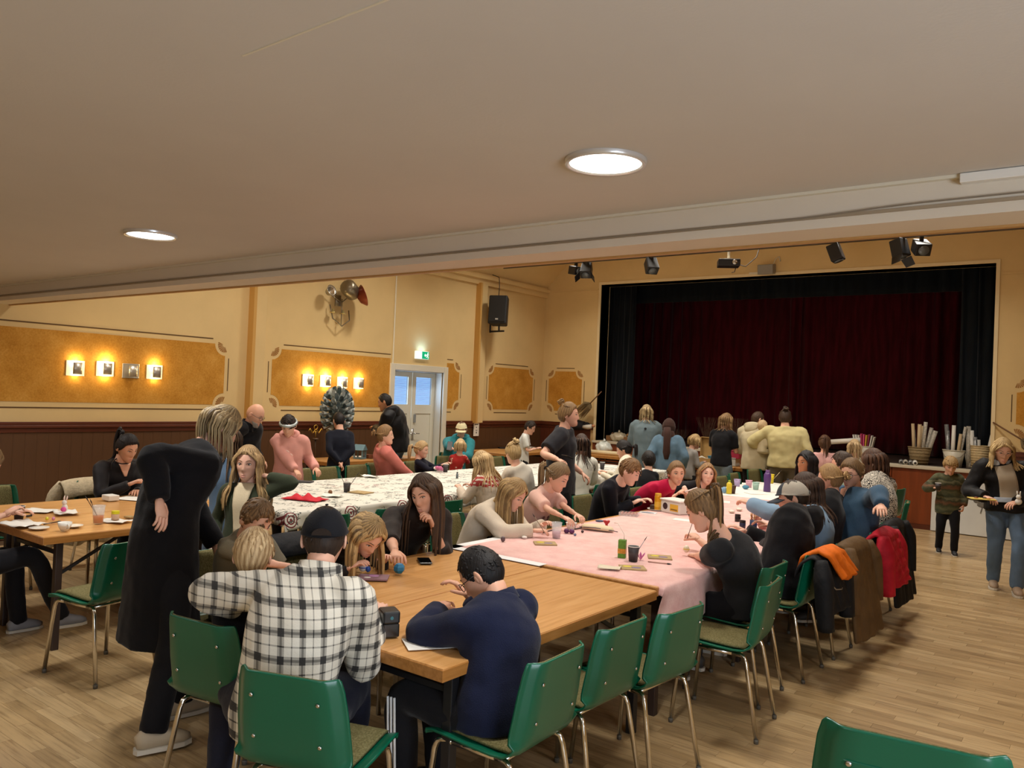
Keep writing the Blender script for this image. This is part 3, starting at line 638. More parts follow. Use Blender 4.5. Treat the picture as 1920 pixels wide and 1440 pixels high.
def cloth_mesh(x0, x1, y0, y1, dropL, dropR, dropN, dropF, ztop, seed=0, amp=.012):
    r = np.random.default_rng(seed); z = ztop
    sx = [(-1, d) for d in np.linspace(dropL, .012, 6)] if dropL else []
    us = [(x0-.012, z-d, 1) for _, d in sx]+[(x0-.004, z-.004, .6)]+[(x, z, 0) for x in np.linspace(x0+.01, x1-.01, 18)]+[(x1+.004, z-.004, .6)]+[(x1+.012, z-d, 1) for d in (np.linspace(.012, dropR, 6) if dropR else [])]
    n = int((y1-y0)/.06); ys = [(y0-.012, d) for d in (np.linspace(dropN, .012, 4) if dropN else [])]+[(y, 0) for y in np.linspace(y0, y1, n)]+[(y1+.012, d) for d in (np.linspace(.012, dropF, 4) if dropF else [])]
    G = []
    for y, dn in ys:
        row = []
        for x, zz, fl in us:
            d = (z-zz)
            fold = amp*2.2*fl*min(1, d/.15)*(math.sin(y*9.3+seed)+.6*math.sin(y*21+2*seed+x))
            xx = x+(fold if x > (x0+x1)/2 else -fold)
            dz = .0035*(math.sin(x*7+y*3+seed)*math.sin(y*5.1-x*2)+.5*math.sin(x*19+y*11)) if fl == 0 else 0
            yy = y+(-1 if y < y0+.1 else 1)*(amp*1.6*math.sin(x*11+seed)*min(1, dn/.1) if dn else 0)
            row.append((xx, yy, max(zz-dn*(1 if fl < .9 else .4), .05)+max(0, dz)))
        G.append(row)
    return MB().grid(G)
def pink_mat():
    m = mat('pink felt cloth', '#e6b8b2', .95, spec=.1, sheen=.3); t = NT(m); v = t.coord('Object'); a = t.noise(v, 9, 5, .65); b = t.noise(v, 120, 2)
    t.color(t.ramp(t.math('ADD', t.math('MULTIPLY', a, .75), t.math('MULTIPLY', b, .25)), [(.3, lin('#dba6a2')), (.55, lin('#e9bfb9')), (.75, lin('#f2d0c9'))])); t.bump(b, .25, .004); return m
def print_mat():
    m = mat('white printed cloth', '#e8e6dc', .7, spec=.3); t = NT(m)
    geo = t.new('ShaderNodeNewGeometry'); pos = geo.outputs['Position']; sep = t.new('ShaderNodeSeparateXYZ'); t.link(pos, sep.inputs[0])
    def mapped(sc):
        mp = t.new('ShaderNodeMapping'); mp.inputs['Scale'].default_value = sc; t.link(pos, mp.inputs[0]); return mp.outputs[0]
    n1 = t.noise(mapped((1.0, .55, 1)), 17, 3, .6); gate = t.noise(mapped((1, 1, 1)), 6.5, 2)
    ln = t.math('LESS_THAN', t.math('ABSOLUTE', t.math('SUBTRACT', n1, .5)), .03); gt = t.math('GREATER_THAN', gate, .5)
    fac = t.math('MULTIPLY', t.math('MULTIPLY', ln, gt), 1.0)
    hue = t.ramp(t.noise(mapped((1, 1, 1)), 3.1, 2), [(.33, lin('#8f5a5a')), (.4, lin('#5a5a58')), (.58, lin('#5c665e')), (.68, lin('#6b7f86'))])
    base = t.mix(fac, lin('#d6d4ca'), hue)
    per = .62; fy = t.math('MULTIPLY', t.math('SUBTRACT', t.math('FRACT', t.math('DIVIDE', sep.outputs[1], per)), .5), per)
    dz = t.math('SUBTRACT', t.math('ADD', sep.outputs[2], t.math('MULTIPLY', sep.outputs[0], -.35)), TZ-.06+.35*5.2)
    rr = t.math('SQRT', t.math('ADD', t.math('POWER', fy, 2.0), t.math('POWER', dz, 2.0)))
    ring = t.math('MULTIPLY', t.math('LESS_THAN', rr, .07), t.math('GREATER_THAN', t.math('SINE', t.math('MULTIPLY', rr, 230)), .25))
    ring = t.math('MULTIPLY', ring, t.math('GREATER_THAN', sep.outputs[0], -5.3))
    t.color(t.mix(ring, base, lin('#6d2a2c'))); t.bump(t.noise(mapped((1, 1, 1)), 7, 4), .2, .02); return m
def cloth(label, mtl, *a, **k):
    o = cloth_mesh(*a, **k).build('tablecloth', mtl, None, True); s = o.modifiers.new('s', 'SOLIDIFY'); s.thickness = .003; s.offset = 1
    return tag(o, label, 'tablecloth')
M_PINK = pink_mat(); M_PRINT = print_mat()
cloth('white cloth with fine printed drawings and dark red rings on the left row', M_PRINT, -6.82, -5.2, 4.0, 10.66, .14, .13, .1, .1, TZ+.002, seed=2)
cloth('pink felt cloth over the long table on the right', M_PINK, -3.40, -1.95, 4.02, 8.45, .1, .23, .05, .02, TZ+.004, seed=5)
cloth('plain white cloth on the far table with the purple bottle', mat('white cotton', '#e3e1da', .8, var=.05, vscale=20), -3.76, -2.34, 8.5, 10.32, .1, .12, .1, .1, TZ+.002, seed=8)
m = MB(); m.box(-3.48, -2.72, 3.935, 4.06, TZ, TZ+.003).box(-3.48, -3.40, 3.95, 5.0, TZ, TZ+.003)
bevel(tag(m.build('paper_liner', mat('white liner paper', '#e6e8ea', .6)), 'white paper liner showing at the near edge of the pink cloth', 'paper'), .001)
# ------------------------------------------------------------------ people
M_EYEW = mat('eye white', '#e4ded6', .25); M_IRIS = mat('dark iris', '#2a2320', .2); M_LASH = mat('lash brown', '#2b1d16', .8)
def skin_mat(name, c):
    m = mat('skin '+name, c, .5, spec=.35); t = NT(m); cc = lin(c); f = t.noise(t.coord('Object'), 14, 4)
    t.color(t.ramp(f, [(.3, tuple(x*.93 for x in cc)), (.7, (min(1, cc[0]*1.06), cc[1]*1.02, cc[2]*1.02))]))
    t.b.inputs['Subsurface Weight'].default_value = .12; t.b.inputs['Subsurface Radius'].default_value = (.6, .25, .15); t.b.inputs['Subsurface Scale'].default_value = .012
    return m
SKIN = {'fair': skin_mat('fair', '#e2b39b'), 'light': skin_mat('light', '#d9a78c'), 'tan': skin_mat('tan', '#bb8763'), 'pale': skin_mat('pale', '#e9c1ad')}
LIPS = mat('lip rose', '#bd7a70', .45)
def hair_mat(a, b):
    k = 'hair '+a+b
    if k in MATS: return MATS[k]
    m = mat(k, a, .55, spec=.3); t = NT(m)
    at = t.new('ShaderNodeAttribute'); at.attribute_name = 'lock'
    f = t.noise(t.coord('Object', (1, 1, .18)), 110, 3, .6)
    v = t.math('ADD', t.math('MULTIPLY', at.outputs['Fac'], .55), t.math('MULTIPLY', f, .45))
    t.color(t.ramp(v, [(.22, lin(a)), (.75, lin(b))])); t.bump(f, .6, .006); return m
def fabric(name, c, rough=.85, var=.08, sheen=.1, bump=.25, bscale=220): return mat('cloth '+name, c, rough, var=var, vscale=7, bump=bump, bscale=bscale, sheen=sheen, spec=.2)
def knit_like(name, fn):
    if 'cloth '+name in MATS: return MATS['cloth '+name]
    m = mat('cloth '+name, '#808080', .85, spec=.2, sheen=.1); t = NT(m); fn(t); return m
def M_plaid():
    def fn(t):
        s = t.new('ShaderNodeSeparateXYZ'); t.link(t.coord('Object'), s.inputs[0])
        ax = t.math('ADD', s.outputs[0], t.math('MULTIPLY', s.outputs[1], .8))
        def band(v, per, w, ph=0.0): return t.math('LESS_THAN', t.math('ABSOLUTE', t.math('SUBTRACT', t.math('FRACT', t.math('ADD', t.math('DIVIDE', v, per), ph)), .5)), w)
        tot = None
        for v in (ax, s.outputs[2]):
            for per, w, ph, k in ((.092, .15, 0, .66), (.092, .05, .0, .4), (.092, .03, .5, .6)):
                b = t.math('MULTIPLY', band(v, per, w, ph), k); tot = b if tot is None else t.math('ADD', tot, b)
        f = t.math('MINIMUM', t.math('MULTIPLY', tot, .72), .96)
        t.color(t.mix(f, lin('#dcd8cb'), lin('#14161c'))); t.bump(t.noise(t.coord('Object'), 200, 2), .2, .004)
    return knit_like('plaid', fn)
def M_zebra():
    def fn(t):
        n = t.noise(t.coord('Object', (1, 1, 1)), 26, 2, .4); f = t.math('GREATER_THAN', t.math('SINE', t.math('MULTIPLY', n, 60)), 0)
        t.color(t.mix(f, lin('#d8d2c4'), lin('#17161a')))
    return knit_like('zebra', fn)
def M_camo():
    def fn(t):
        s = t.new('ShaderNodeSeparateXYZ'); v = t.coord('Object'); t.link(v, s.inputs[0]); n = t.noise(v, 14, 3)
        z = t.math('ADD', s.outputs[2], t.math('MULTIPLY', n, .10))
        t.color(t.ramp(t.math('FRACT', t.math('MULTIPLY', z, 5.2)), [(0, lin('#3c4030')), (.22, lin('#5b5c44')), (.4, lin('#40432f')), (.55, lin('#6b4a35')), (.72, lin('#383c2c')), (.88, lin('#6c6a52')), (1, lin('#3c4030'))])); t.bump(t.noise(v, 90, 2), .4, .006)
    return knit_like('camo', fn)
def M_isle():
    def fn(t):
        s = t.new('ShaderNodeSeparateXYZ'); v = t.coord('Object'); t.link(v, s.inputs[0])
        chk = t.math('GREATER_THAN', t.math('SINE', t.math('MULTIPLY', t.math('ADD', s.outputs[0], s.outputs[1]), 170)), -.1)
        r1 = t.math('LESS_THAN', t.math('ABSOLUTE', t.math('SUBTRACT', s.outputs[2], .90)), .05); r2 = t.math('LESS_THAN', t.math('ABSOLUTE', t.math('SUBTRACT', s.outputs[2], .56)), .025); r3 = t.math('GREATER_THAN', t.math('SINE', t.math('MULTIPLY', s.outputs[2], 190)), .2)
        f = t.math('MULTIPLY', t.math('MINIMUM', t.math('ADD', r1, r2), 1.0), t.math('MAXIMUM', chk, r3))
        t.color(t.mix(f, lin('#cdbfae'), lin('#a2403c'))); t.bump(t.noise(v, 120, 2), .4, .006)
    return knit_like('fair isle', fn)
def M_hearts():
    def fn(t):
        vo = t.new('ShaderNodeTexVoronoi'); vo.inputs['Scale'].default_value = 16; t.link(t.coord('Object'), vo.inputs['Vector'])
        t.color(t.mix(t.math('LESS_THAN', vo.outputs['Distance'], .27), lin('#b02f2c'), lin('#e6b7a8')))
    return knit_like('red print', fn)

def head_pts(D):
    """unit directions (n,3) -> points on an adult head, origin mid-head, +Y face, +Z up"""
    a, b, c = .074, .093, .114
    r = 1/np.sqrt((D[:, 0]/a)**2+(D[:, 1]/b)**2+(D[:, 2]/c)**2); P = D*r[:, None]
    zn = P[:, 2]/c; fr = smoothstep(-.1, .5, D[:, 1]); bk = 1-fr
    P[:, 0] *= 1-.26*smoothstep(.05, -.95, zn)+.03*smoothstep(0, .7, zn)
    P[:, 1] += .046*smoothstep(-.25, -1.0, zn); P[:, 1] *= 1+.07*bk*smoothstep(-.3, .3, zn)
    P[:, 2] += .006*smoothstep(.2, 1, zn)*bk
    x, z = P[:, 0], P[:, 2]; ax = np.abs(x); g = lambda u, s: np.exp(-(u/s)**2)
    d = np.zeros(len(P))
    prof = np.interp(z, [-.046, -.036, -.027, -.012, .006, .022, .034], [0, .011, .020, .0135, .0065, .002, 0]); d += prof*g(x, .0105+.004*smoothstep(-.005, -.035, z))
    d -= .0085*g(ax-.031, .015)*g(z-.010, .012); d += .0026*g(z-.031, .010)*g(ax-.026, .022)
    d += .0028*g(x, .024)*(g(z+.060, .006)+g(z+.0715, .0065)); d -= .0018*g(x, .026)*g(z+.066, .003)
    d += .0055*g(x, .019)*g(z+.097, .013); d += .0045*g(ax-.042, .019)*g(z+.024, .022)
    P[:, 1] += d*fr; return P
def dirs(n, m, warp=True):
    ph = np.linspace(0, 2*PI, n, endpoint=False)
    if warp: ph = ph-.42*np.sin(ph)          # denser at the face (ph = 0 is the face)
    th = np.linspace(.02, PI-.02, m)
    return np.stack([np.outer(np.sin(th), np.sin(ph)), np.outer(np.sin(th), np.cos(ph)), np.outer(np.cos(th), np.ones(n))], -1)
HL_A = [0, .45, .85, 1.15, 1.42, 1.62, 1.9, 2.3, PI]; HL_Z = [.072, .070, .050, .006, -.018, .0, -.045, -.078, -.088]
def hairline(D, P, fringe=0.0):
    a = np.abs(np.arctan2(D[:, 0], D[:, 1])); hl = np.interp(a, HL_A, HL_Z); hl = hl-fringe*smoothstep(.95, .5, a)
    return smoothstep(hl-.004, hl+.009, P[:, 2])
def bez(p0, p1, p2, n):
    t = np.linspace(0, 1, n)[:, None]; return (1-t)**2*p0+2*t*(1-t)*p1+t*t*p2
def catmull(pts, n=4):
    P = np.asarray(pts, float); P = np.vstack([2*P[0]-P[1], P, 2*P[-1]-P[-2]]); out = []
    for i in range(1, len(P)-2):
        for t in np.linspace(0, 1, n, endpoint=False):
            out.append(.5*((2*P[i])+(-P[i-1]+P[i+1])*t+(2*P[i-1]-5*P[i]+4*P[i+1]-P[i+2])*t*t+(-P[i-1]+3*P[i]-3*P[i+1]+P[i+2])*t**3))
    out.append(P[-2]); return np.array(out)
def rot3(yaw, pitch, roll):
    """yaw turns left (+), pitch looks down (+), roll tips to the person's right (+); degrees"""
    return np.array(Matrix.Rotation(math.radians(yaw), 3, 'Z')@Matrix.Rotation(math.radians(-pitch), 3, 'X')@Matrix.Rotation(math.radians(roll), 3, 'Y'))
def hand(mb, wr, d, nrm, s, side, curl=.6, spread=.25):
    """palm with four fingers and a thumb; d = pointing direction, nrm = back of the hand, side = +1 right hand"""
    d = unit(d); nrm = unit(V3(nrm)-d*(V3(nrm)@d)); lat = np.cross(d, nrm)*side     # lat points to the thumb side's opposite
    lat = -lat                                                                       # thumb side
    mb.tube([wr-d*.012*s, wr+d*.018*s, wr+d*.05*s, wr+d*.082*s, wr+d*.09*s], np.array([.023, .03, .039, .038, .03])*s, 8, right=lat, rad2=np.array([.018, .017, .0155, .013, .009])*s)
    for k, (off, L, rr) in enumerate(((.029, .068, .0082), (.0098, .077, .0086), (-.0098, .07, .0082), (-.028, .054, .0072))):
        p = wr+d*.083*s+lat*off*s; dd = unit(d+lat*off*spread*8); pts = [p-d*.012*s, p]; a = 0; cu = curl*(1+.12*k)
        for seg, f in ((.45, .55), (.32, .75), (.23, .5)):
            a += cu*f; dr = dd*math.cos(a)-nrm*math.sin(a); p = p+dr*L*seg*s; pts.append(p)
        mb.tube(pts, np.array([rr, rr, rr*.97, rr*.88, rr*.6])*s, 6, right=lat)
    p = wr+d*.022*s+lat*.026*s; t1 = unit(d*.62+lat*.75-nrm*.35); t2 = unit(d*.9+lat*.2-nrm*(.3+.3*curl))
    mb.tube([p-t1*.015*s, p, p+t1*.034*s, p+t1*.034*s+t2*.03*s, p+t1*.034*s+t2*.05*s], np.array([.012, .0135, .0108, .0095, .006])*s, 6)
def two_bone(S, W, l1, l2, hint):
    v = W-S; L = np.linalg.norm(v); mx = (l1+l2)*.995
    if L > mx: W = S+v/L*mx; v = W-S; L = mx
    L = max(L, abs(l1-l2)+.01); a = (l1*l1-l2*l2+L*L)/(2*L); h = math.sqrt(max(l1*l1-a*a, 0)); u = unit(v)
    hp = V3(hint)-u*(V3(hint)@u); return S+u*a+unit(hp)*h, W
BAKE = []
_tex = bpy.data.textures.new('cloth folds', 'CLOUDS'); _tex.noise_scale = .11; _tex.noise_depth = 2
def remesh_obj(mb, name, mtl, parent, vox, smooth=5, wrinkle=0.0):
    o = mb.build(name, mtl, parent, True)
    m = o.modifiers.new('r', 'REMESH'); m.mode = 'VOXEL'; m.voxel_size = vox; m.use_smooth_shade = True
    if wrinkle:
        d = o.modifiers.new('d', 'DISPLACE'); d.texture = _tex; d.strength = wrinkle; d.mid_level = .5; d.texture_coords = 'LOCAL'
    s = o.modifiers.new('s', 'SMOOTH'); s.factor = .5; s.iterations = smooth
    BAKE.append((o, None)); return o
def locks_build(locks, name, mtl, parent):
    """locks: list of (points, width, thickness, value)"""
    mb = MB(); vals = []
    for pts, w_, th, val in locks:
        P = catmull(pts, 3); k = len(P); u = np.linspace(0, 1, k); prof = np.interp(u, [0, .12, .55, 1], [.75, 1, .9, .22])
        out = P-P.mean(0); n0 = mb.n; mb.tube(P, w_*prof, 5, right=np.array([unit(np.cross(P[min(i+1, k-1)]-P[max(i-1, 0)], V3(pts[0])-V3(locks_c[0]))+1e-6) for i in range(k)]), rad2=th*prof)
        vals += [val]*(mb.n-n0)
    o = mb.build(name, mtl, parent, True); at = o.data.attributes.new('lock', 'FLOAT', 'POINT'); at.data.foreach_set('value', np.array(vals, dtype=np.float32)); return o
locks_c = [V3(0, 0, 0)]
PEOPLE = {}
def person(key, label, pos, yaw, H=1.68, pose='sit', seat=.46, head=None, look=(0, 0, 0), build=1.0, skin='fair', armL='table', armR='table', elL=None, elR=None, curl=.7, handN=None,
           top=None, sleeve='long', hem=.10, flare=1.0, bottom=None, shoes='#3a3632', hair=('short', '#3a2a1e', '#5b4330'), hlen=.3, feet=None, near=False, twist=0.0, extra=(), face=True, lean=0.08, legs=True, neck='crew', group=None, knees=None, vox=None, bulk=0.0, coat=0.0, fringe=0.0, nshift=(0, 0, 0)):
    s = H/1.70; hs = (.64+.36*s)*1.02; wb = (s*.88+.12*s*s)*build if s < .95 else s*build
    a = math.radians(yaw); px_, py_ = pos
    inv = np.array(Matrix.Rotation(-a, 3, 'Z'))
    def loc(w_): return inv@(V3(w_)-V3(px_, py_, 0))
    vox = vox or (.0102 if near else .0138); th = .012+bulk
    body = MB(); P0 = V3(0, 0, seat+.085*s) if pose == 'sit' else V3(0, 0, .525*H)
    Rb = rot3(look[0]*.25+twist, 0, 0)
    Rh = rot3(*look)
    if head is not None: Hc = loc(head)
    else: Hc = P0+V3(0, lean*s+.03, (.66 if pose == 'sit' else .655)*s)
    upd = unit(Hc-P0); nb = Hc-(Rh@V3(0, .0, 1)*.55+upd*.45)*.134*hs-Rh@V3(0, .022, 0)*hs+V3(*nshift)     # base of the neck
    L = np.linalg.norm(nb-P0); ctrl = P0+V3(0, -.02*s, .55*L); ctrl = ctrl*.8+(P0+nb)/2*.2
    sp = bez(P0, ctrl, nb, 9); rt0 = V3(1, 0, 0); rt1 = Rb@V3(1, 0, 0)
    rts = np.array([unit(rt0*(1-t)+rt1*t) for t in np.linspace(0, 1, 9)])
    wx = np.array([.168, .160, .148, .148, .158, .170, .176, .135, .062])*wb; wy = np.array([.118, .112, .105, .106, .113, .118, .108, .078, .058])*wb
    if pose == 'sit': wy[:2] *= 1.06
    low = P0-V3(0, 0, .07*s)
    def torso(mb, grow, top_i=9, lowext=None):
        P = [low] if lowext is None else lowext; k = len(P)
        pts = np.vstack([P, sp[:top_i]]); r1 = np.concatenate([[wx[0]*.9]*k, wx[:top_i]])+grow; r2 = np.concatenate([[wy[0]*.9]*k, wy[:top_i]])+grow
        rr = np.vstack([[rts[0]]*k, rts[:top_i]]); mb.tube(pts, r1, 16, right=rr, rad2=r2, sq=.9)
    torso(body, -.012*s)
    neckr = .052*hs*(build*.5+.5); top_n = Hc-Rh@V3(0, .02, .045)*hs
    body.tube([nb-upd*.03*s, nb, (nb+top_n)/2, top_n], np.array([neckr*1.3, neckr*1.08, neckr, neckr]), 12)
    fwdS = unit(np.cross(sp[8]-sp[6], rts[7])); tS = unit(sp[8]-sp[6])
    # arms
    wr = {}; up = {}
    l1, l2 = .285*s, .245*s
    for side, spec, eh in ((-1, armL, elL), (1, armR, elR)):
        S = sp[7]-tS*.012*s+rts[7]*side*.172*wb
        if isinstance(spec, str):
            if spec == 'table': W = V3(side*.13*s, .36*s+.02, .80)+V3(Hc[0]*.6, max(0, Hc[1]-.1)*.6, 0)
            elif spec == 'hang': W = V3(side*.235*wb+P0[0], .05, P0[2]-.03*s)
            elif spec == 'lap': W = V3(side*.1*s, .28*s, seat+.20*s)
            elif spec == 'hip': W = V3(side*.19*wb, -.03, P0[2]+.09*s)
            elif spec == 'back': W = V3(side*.02, -.15*wb, P0[2]+.02*s)
            elif spec == 'front': W = V3(side*.08*s, .3*s, P0[2]+.22*s)
        else: W = loc(spec)
        hint = V3(side*.5, -.5, -.75) if eh is None else V3(eh[0], eh[1], eh[2])
        E, W = two_bone(S, W, l1, l2, hint); wr[side] = W; up[side] = (S, E)
        A = catmull([S-rts[7]*side*.03*s, S, (S+E)/2, E, (E+W)/2, W], 2); k = len(A)
        rad = np.interp(np.linspace(0, 1, k), [0, .2, .5, .6, .72, 1], [.052, .05, .041, .042, .039, .025])*s*(.6+.4*build)*(1 if s > .85 else .86)
        body.tube(A, rad, 9)
    # legs
    hipx = .085*wb; kn = {}; ft = {}; ffw = {}
    for side in (-1, 1):
        Hp = P0+V3(side*hipx, .01, -.02*s)
        if pose == 'sit':
            K = V3(side*(.11*s), .40*s, seat+.045*s)
            if knees: K = K+V3(*knees[0 if side < 0 else 1])
            F = V3(K[0]*1.05, K[1]-.02*s, max(.055*s, K[2]-.40*s))
            if feet: F = V3(*feet[0 if side < 0 else 1])
        else:
            F = V3(side*.095*s, .0, .07*s)
            if feet: F = V3(*feet[0 if side < 0 else 1])+V3(0, 0, .07*s)
            K, F = two_bone(Hp, F, .245*H, .245*H, V3(side*.1, 1, 0))
        kn[side] = K; ft[side] = F
        Lg = catmull([Hp, (Hp+K)/2, K, (K+F)/2, F], 2); k = len(Lg); body.tube(Lg, np.interp(np.linspace(0, 1, k), [0, .25, .5, .7, 1], [.075, .07, .052, .05, .036])*s*(.5+.5*build), 9)
    root = remesh_obj(body, 'person', SKIN[skin], None, vox*1.6, 3)
    root.location = (px_, py_, 0); root.rotation_euler = (0, 0, a)
    tag(root, label, 'person' if H > 1.5 else 'child', group)
    # fine parts of the body: head, ears, hands
    fine = MB(); nn, mm = ((52, 40) if near else (38, 28)); D = dirs(nn, mm); hp = head_pts(D.reshape(-1, 3))
    fine.grid(((hp*hs)@Rh.T+Hc).reshape(mm, nn, 3), wrap=True)
    for sx in (-1, 1):
        n0 = len(fine.v); fine.ell((0, 0, 0), (.007, .019, .031), 10, 8); fine.ell((.003*sx, .006, -.002), (.006, .012, .02), 8, 6)
        M = Matrix.Translation((sx*.0755, -.012, -.005))@Matrix.Rotation(sx*.35, 4, 'Z')@Matrix.Rotation(-.15, 4, 'X')
        fine.xform(M, n0); fine.v[n0:] = [(v*hs)@Rh.T+Hc for v in fine.v[n0:]]
    hsz = .98*s if s > .9 else .9*s+.06
    for side in (-1, 1):
        d = unit(wr[side]-up[side][1]); hn = V3(0, .1, 1) if handN is None else V3(handN)
        if abs(d[2]) > .8: hn = V3(side*1.0, .35, 0)
        hand(fine, wr[side], d, hn, hsz, side, curl)
    BAKE[-1] = (root, fine)
    # face parts
    def fpt(x, z, off=0.0):
        y = math.sqrt(max(0, 1-(x/.074)**2-(z/.114)**2))*.093; q = unit((x, y, z)); p = head_pts(q[None])[0]; return Rh@((p+V3(0, off, 0))*hs)+Hc
    if face:
        for sx in (-1, 1):
            k = MB(); k.ell((0, 0, 0), (.0128, .008, .0050 if look[1] < 15 else .0030), 12, 8); k.m = 1; k.ell((0, .0055, 0), (.0060, .0035, .0048 if look[1] < 15 else .0028), 10, 6)
            c = fpt(sx*.030, .0085, -.0035); k.v = [(v*hs)@Rh.T+c for v in k.v]; k.build('eye', [M_EYEW, M_IRIS], root, True)
            k = MB(); pts = [fpt(sx*x, z, .0015) for x, z in ((.0145, .010), (.022, .0155), (.031, .0168), (.040, .0145), (.046, .0095))]; k.tube(pts, np.array([.0007, .0017, .0022, .0018, .0008])*hs, 5); k.build('eyelashes', M_LASH, root, True)
            k = MB(); pts = [fpt(sx*x, z, .001) for x, z in ((.012, .030), (.022, .035), (.034, .037), (.046, .031))]; k.tube(pts, np.array([.0014, .0024, .0021, .0008])*hs, 5); k.build('eyebrow', hair_mat(hair[1] if hair[0] != 'bald' else '#6b5a4c', hair[2] if hair[0] != 'bald' else '#8a7a6c'), root, True)
        k = MB()
        for zz, rr in ((-.0615, .0023), (-.0695, .003)):
            k.tube([fpt(x, zz+(.0025*(1-(x/.022)**2))*(1 if zz > -.065 else -1)-.0015, .0005) for x in np.linspace(-.022, .022, 7)], np.array([.0006, .7, .95, 1, .95, .7, .15])*rr*hs if True else rr, 5)
        k.build('lips', LIPS, root, True)
    # clothes
    tm = top if top is not None else fabric('grey', '#777777')
    g = MB()
    if pose == 'sit': low_pts = [low-V3(0, 0, .0)]
    else:
        n = 4; low_pts = [P0-V3(0, 0, hem+coat)*(1-i/n)-V3(0, 0, .0) for i in range(n)]
    k = len(low_pts); pts = np.vstack([low_pts, sp[:8], [nb+upd*.002*s]]); fl = [1+(flare-1)*(1-i/k) for i in range(k)]
    r1 = np.concatenate([[wx[0]*f for f in fl], wx[:7], [wx[7]*1.04], [.078*wb]])+th; r2 = np.concatenate([[wy[0]*f for f in fl], wy[:8], [.066*wb]])+th
    g.tube(pts, r1, 18, right=np.vstack([[rts[0]]*k, rts]), rad2=r2, sq=.9)
    if neck in ('hood', 'collar', 'turtle'): g.tube([nb-upd*.03*s, nb+upd*.012*s, nb+upd*.035*s], np.array([.09, .075, .066])*hs, 12)
    for side in (-1, 1):
        S, E = up[side]; W = wr[side]
        if sleeve == 'long': A = catmull([S-rts[7]*side*.05*s, S, (S+E)/2, E, (E+W)/2, W-unit(W-E)*.005], 3); end = 1.0
        elif sleeve == '3q': A = catmull([S-rts[7]*side*.05*s, S, (S+E)/2, E, E+(W-E)*.35], 3); end = .7
        elif sleeve == 'short': A = catmull([S-rts[7]*side*.05*s, S, (S+E)/2, S+(E-S)*.78], 3); end = .4
        else: A = catmull([S-rts[7]*side*.06*s, S-rts[7]*side*.03*s, S-rts[7]*side*.005], 2); end = .15
        kk = len(A); rad = np.interp(np.linspace(0, end, kk), [0, .2, .5, .6, .75, 1], [.066, .064, .055, .054, .05, .038])*s*(.6+.4*build)*(.95 if s > .85 else .82)+th*.75+(.012*s if sleeve == 'short' else 0)*np.linspace(0, 1, kk)
        g.tube(A, rad, 12)
    remesh_obj(g, 'top', tm, root, vox, 14 if near else 9, .022*s if bulk < .02 else .03)
    bm = bottom if bottom is not None else fabric('black trousers', '#17171b')
    if legs:
        g = MB(); hip = P0-V3(0, 0, .02*s)
        g.tube([P0-V3(0, 0, .09*s), P0-V3(0, 0, .03*s), P0+V3(0, 0, .10*s)], np.array([wx[0]*.8, wx[0], wx[0]*.93])+.004, 16, right=V3(1, 0, 0), rad2=np.array([wy[0]*.8, wy[0], wy[0]*.95])+.004, sq=.9)
        for side in (-1, 1):
            Hp = P0+V3(side*hipx, .01, -.02*s); K = kn[side]; F = ft[side]
            Lg = catmull([Hp-V3(0, .02, 0), (Hp+K)/2, K, (K+F)/2, F+V3(0, 0, .0)], 3); kk = len(Lg)
            g.tube(Lg, np.interp(np.linspace(0, 1, kk), [0, .25, .5, .7, 1], [.094, .088, .068, .062, .056])*s*(.5+.5*build)+.004, 12)
        remesh_obj(g, 'trousers', bm, root, vox*1.4, 4, .02*s)
        for side in (-1, 1):
            F = ft[side]; fw = unit(V3(F[0]-P0[0], .6, 0)*V3(.3, 1, 0)); zf = max(0, F[2]-.075*s); sm = mat('shoe '+shoes, shoes, .6, var=.06)
            k = MB(); base = V3(F[0], F[1], zf)
            k.tube([base-fw*.075*s+V3(0, 0, .05*s), base-fw*.05*s+V3(0, 0, .055*s), base+V3(0, 0, .06*s), base+fw*.06*s+V3(0, 0, .05*s), base+fw*.13*s+V3(0, 0, .038*s), base+fw*.165*s+V3(0, 0, .032*s)], np.array([.025, .036, .038, .043, .042, .02])*s, 12, right=V3(fw[1], -fw[0], 0), rad2=np.array([.03, .048, .055, .042, .03, .016])*s)
            sh = k.build('shoe', sm, root, True)
            k = MB(); lat = V3(fw[1], -fw[0], 0)
            poly = [(-.085, 0), (-.075, .03), (-.02, .036), (.06, .046), (.13, .044), (.17, .025), (.178, 0), (.17, -.025), (.13, -.044), (.06, -.046), (-.02, -.036), (-.075, -.03)]
            vs = [base+fw*u*s+lat*v*s+V3(0, 0, z) for z in (.002, .022*s) for u, v in poly]; n = len(poly); k.add(vs, [tuple(range(n-1, -1, -1)), tuple(range(n, 2*n))]+[(i, (i+1) % n, n+(i+1) % n, n+i) for i in range(n)])
            k.build('sole', mat('sole pale', '#c9c2b4', .7), sh)
    # hair
    def hpt(az, el, off=0.0):
        q = V3(math.sin(az)*math.cos(el), math.cos(az)*math.cos(el), math.sin(el)); p = head_pts(q[None])[0]; return Rh@((p+q*off)*hs)+Hc
    style, hc1, hc2 = hair; hm = hair_mat(hc1, hc2); rg = np.random.default_rng(abs(hash(key)) % 9999 if False else sum(map(ord, key))*7)
    locks_c[0] = Hc
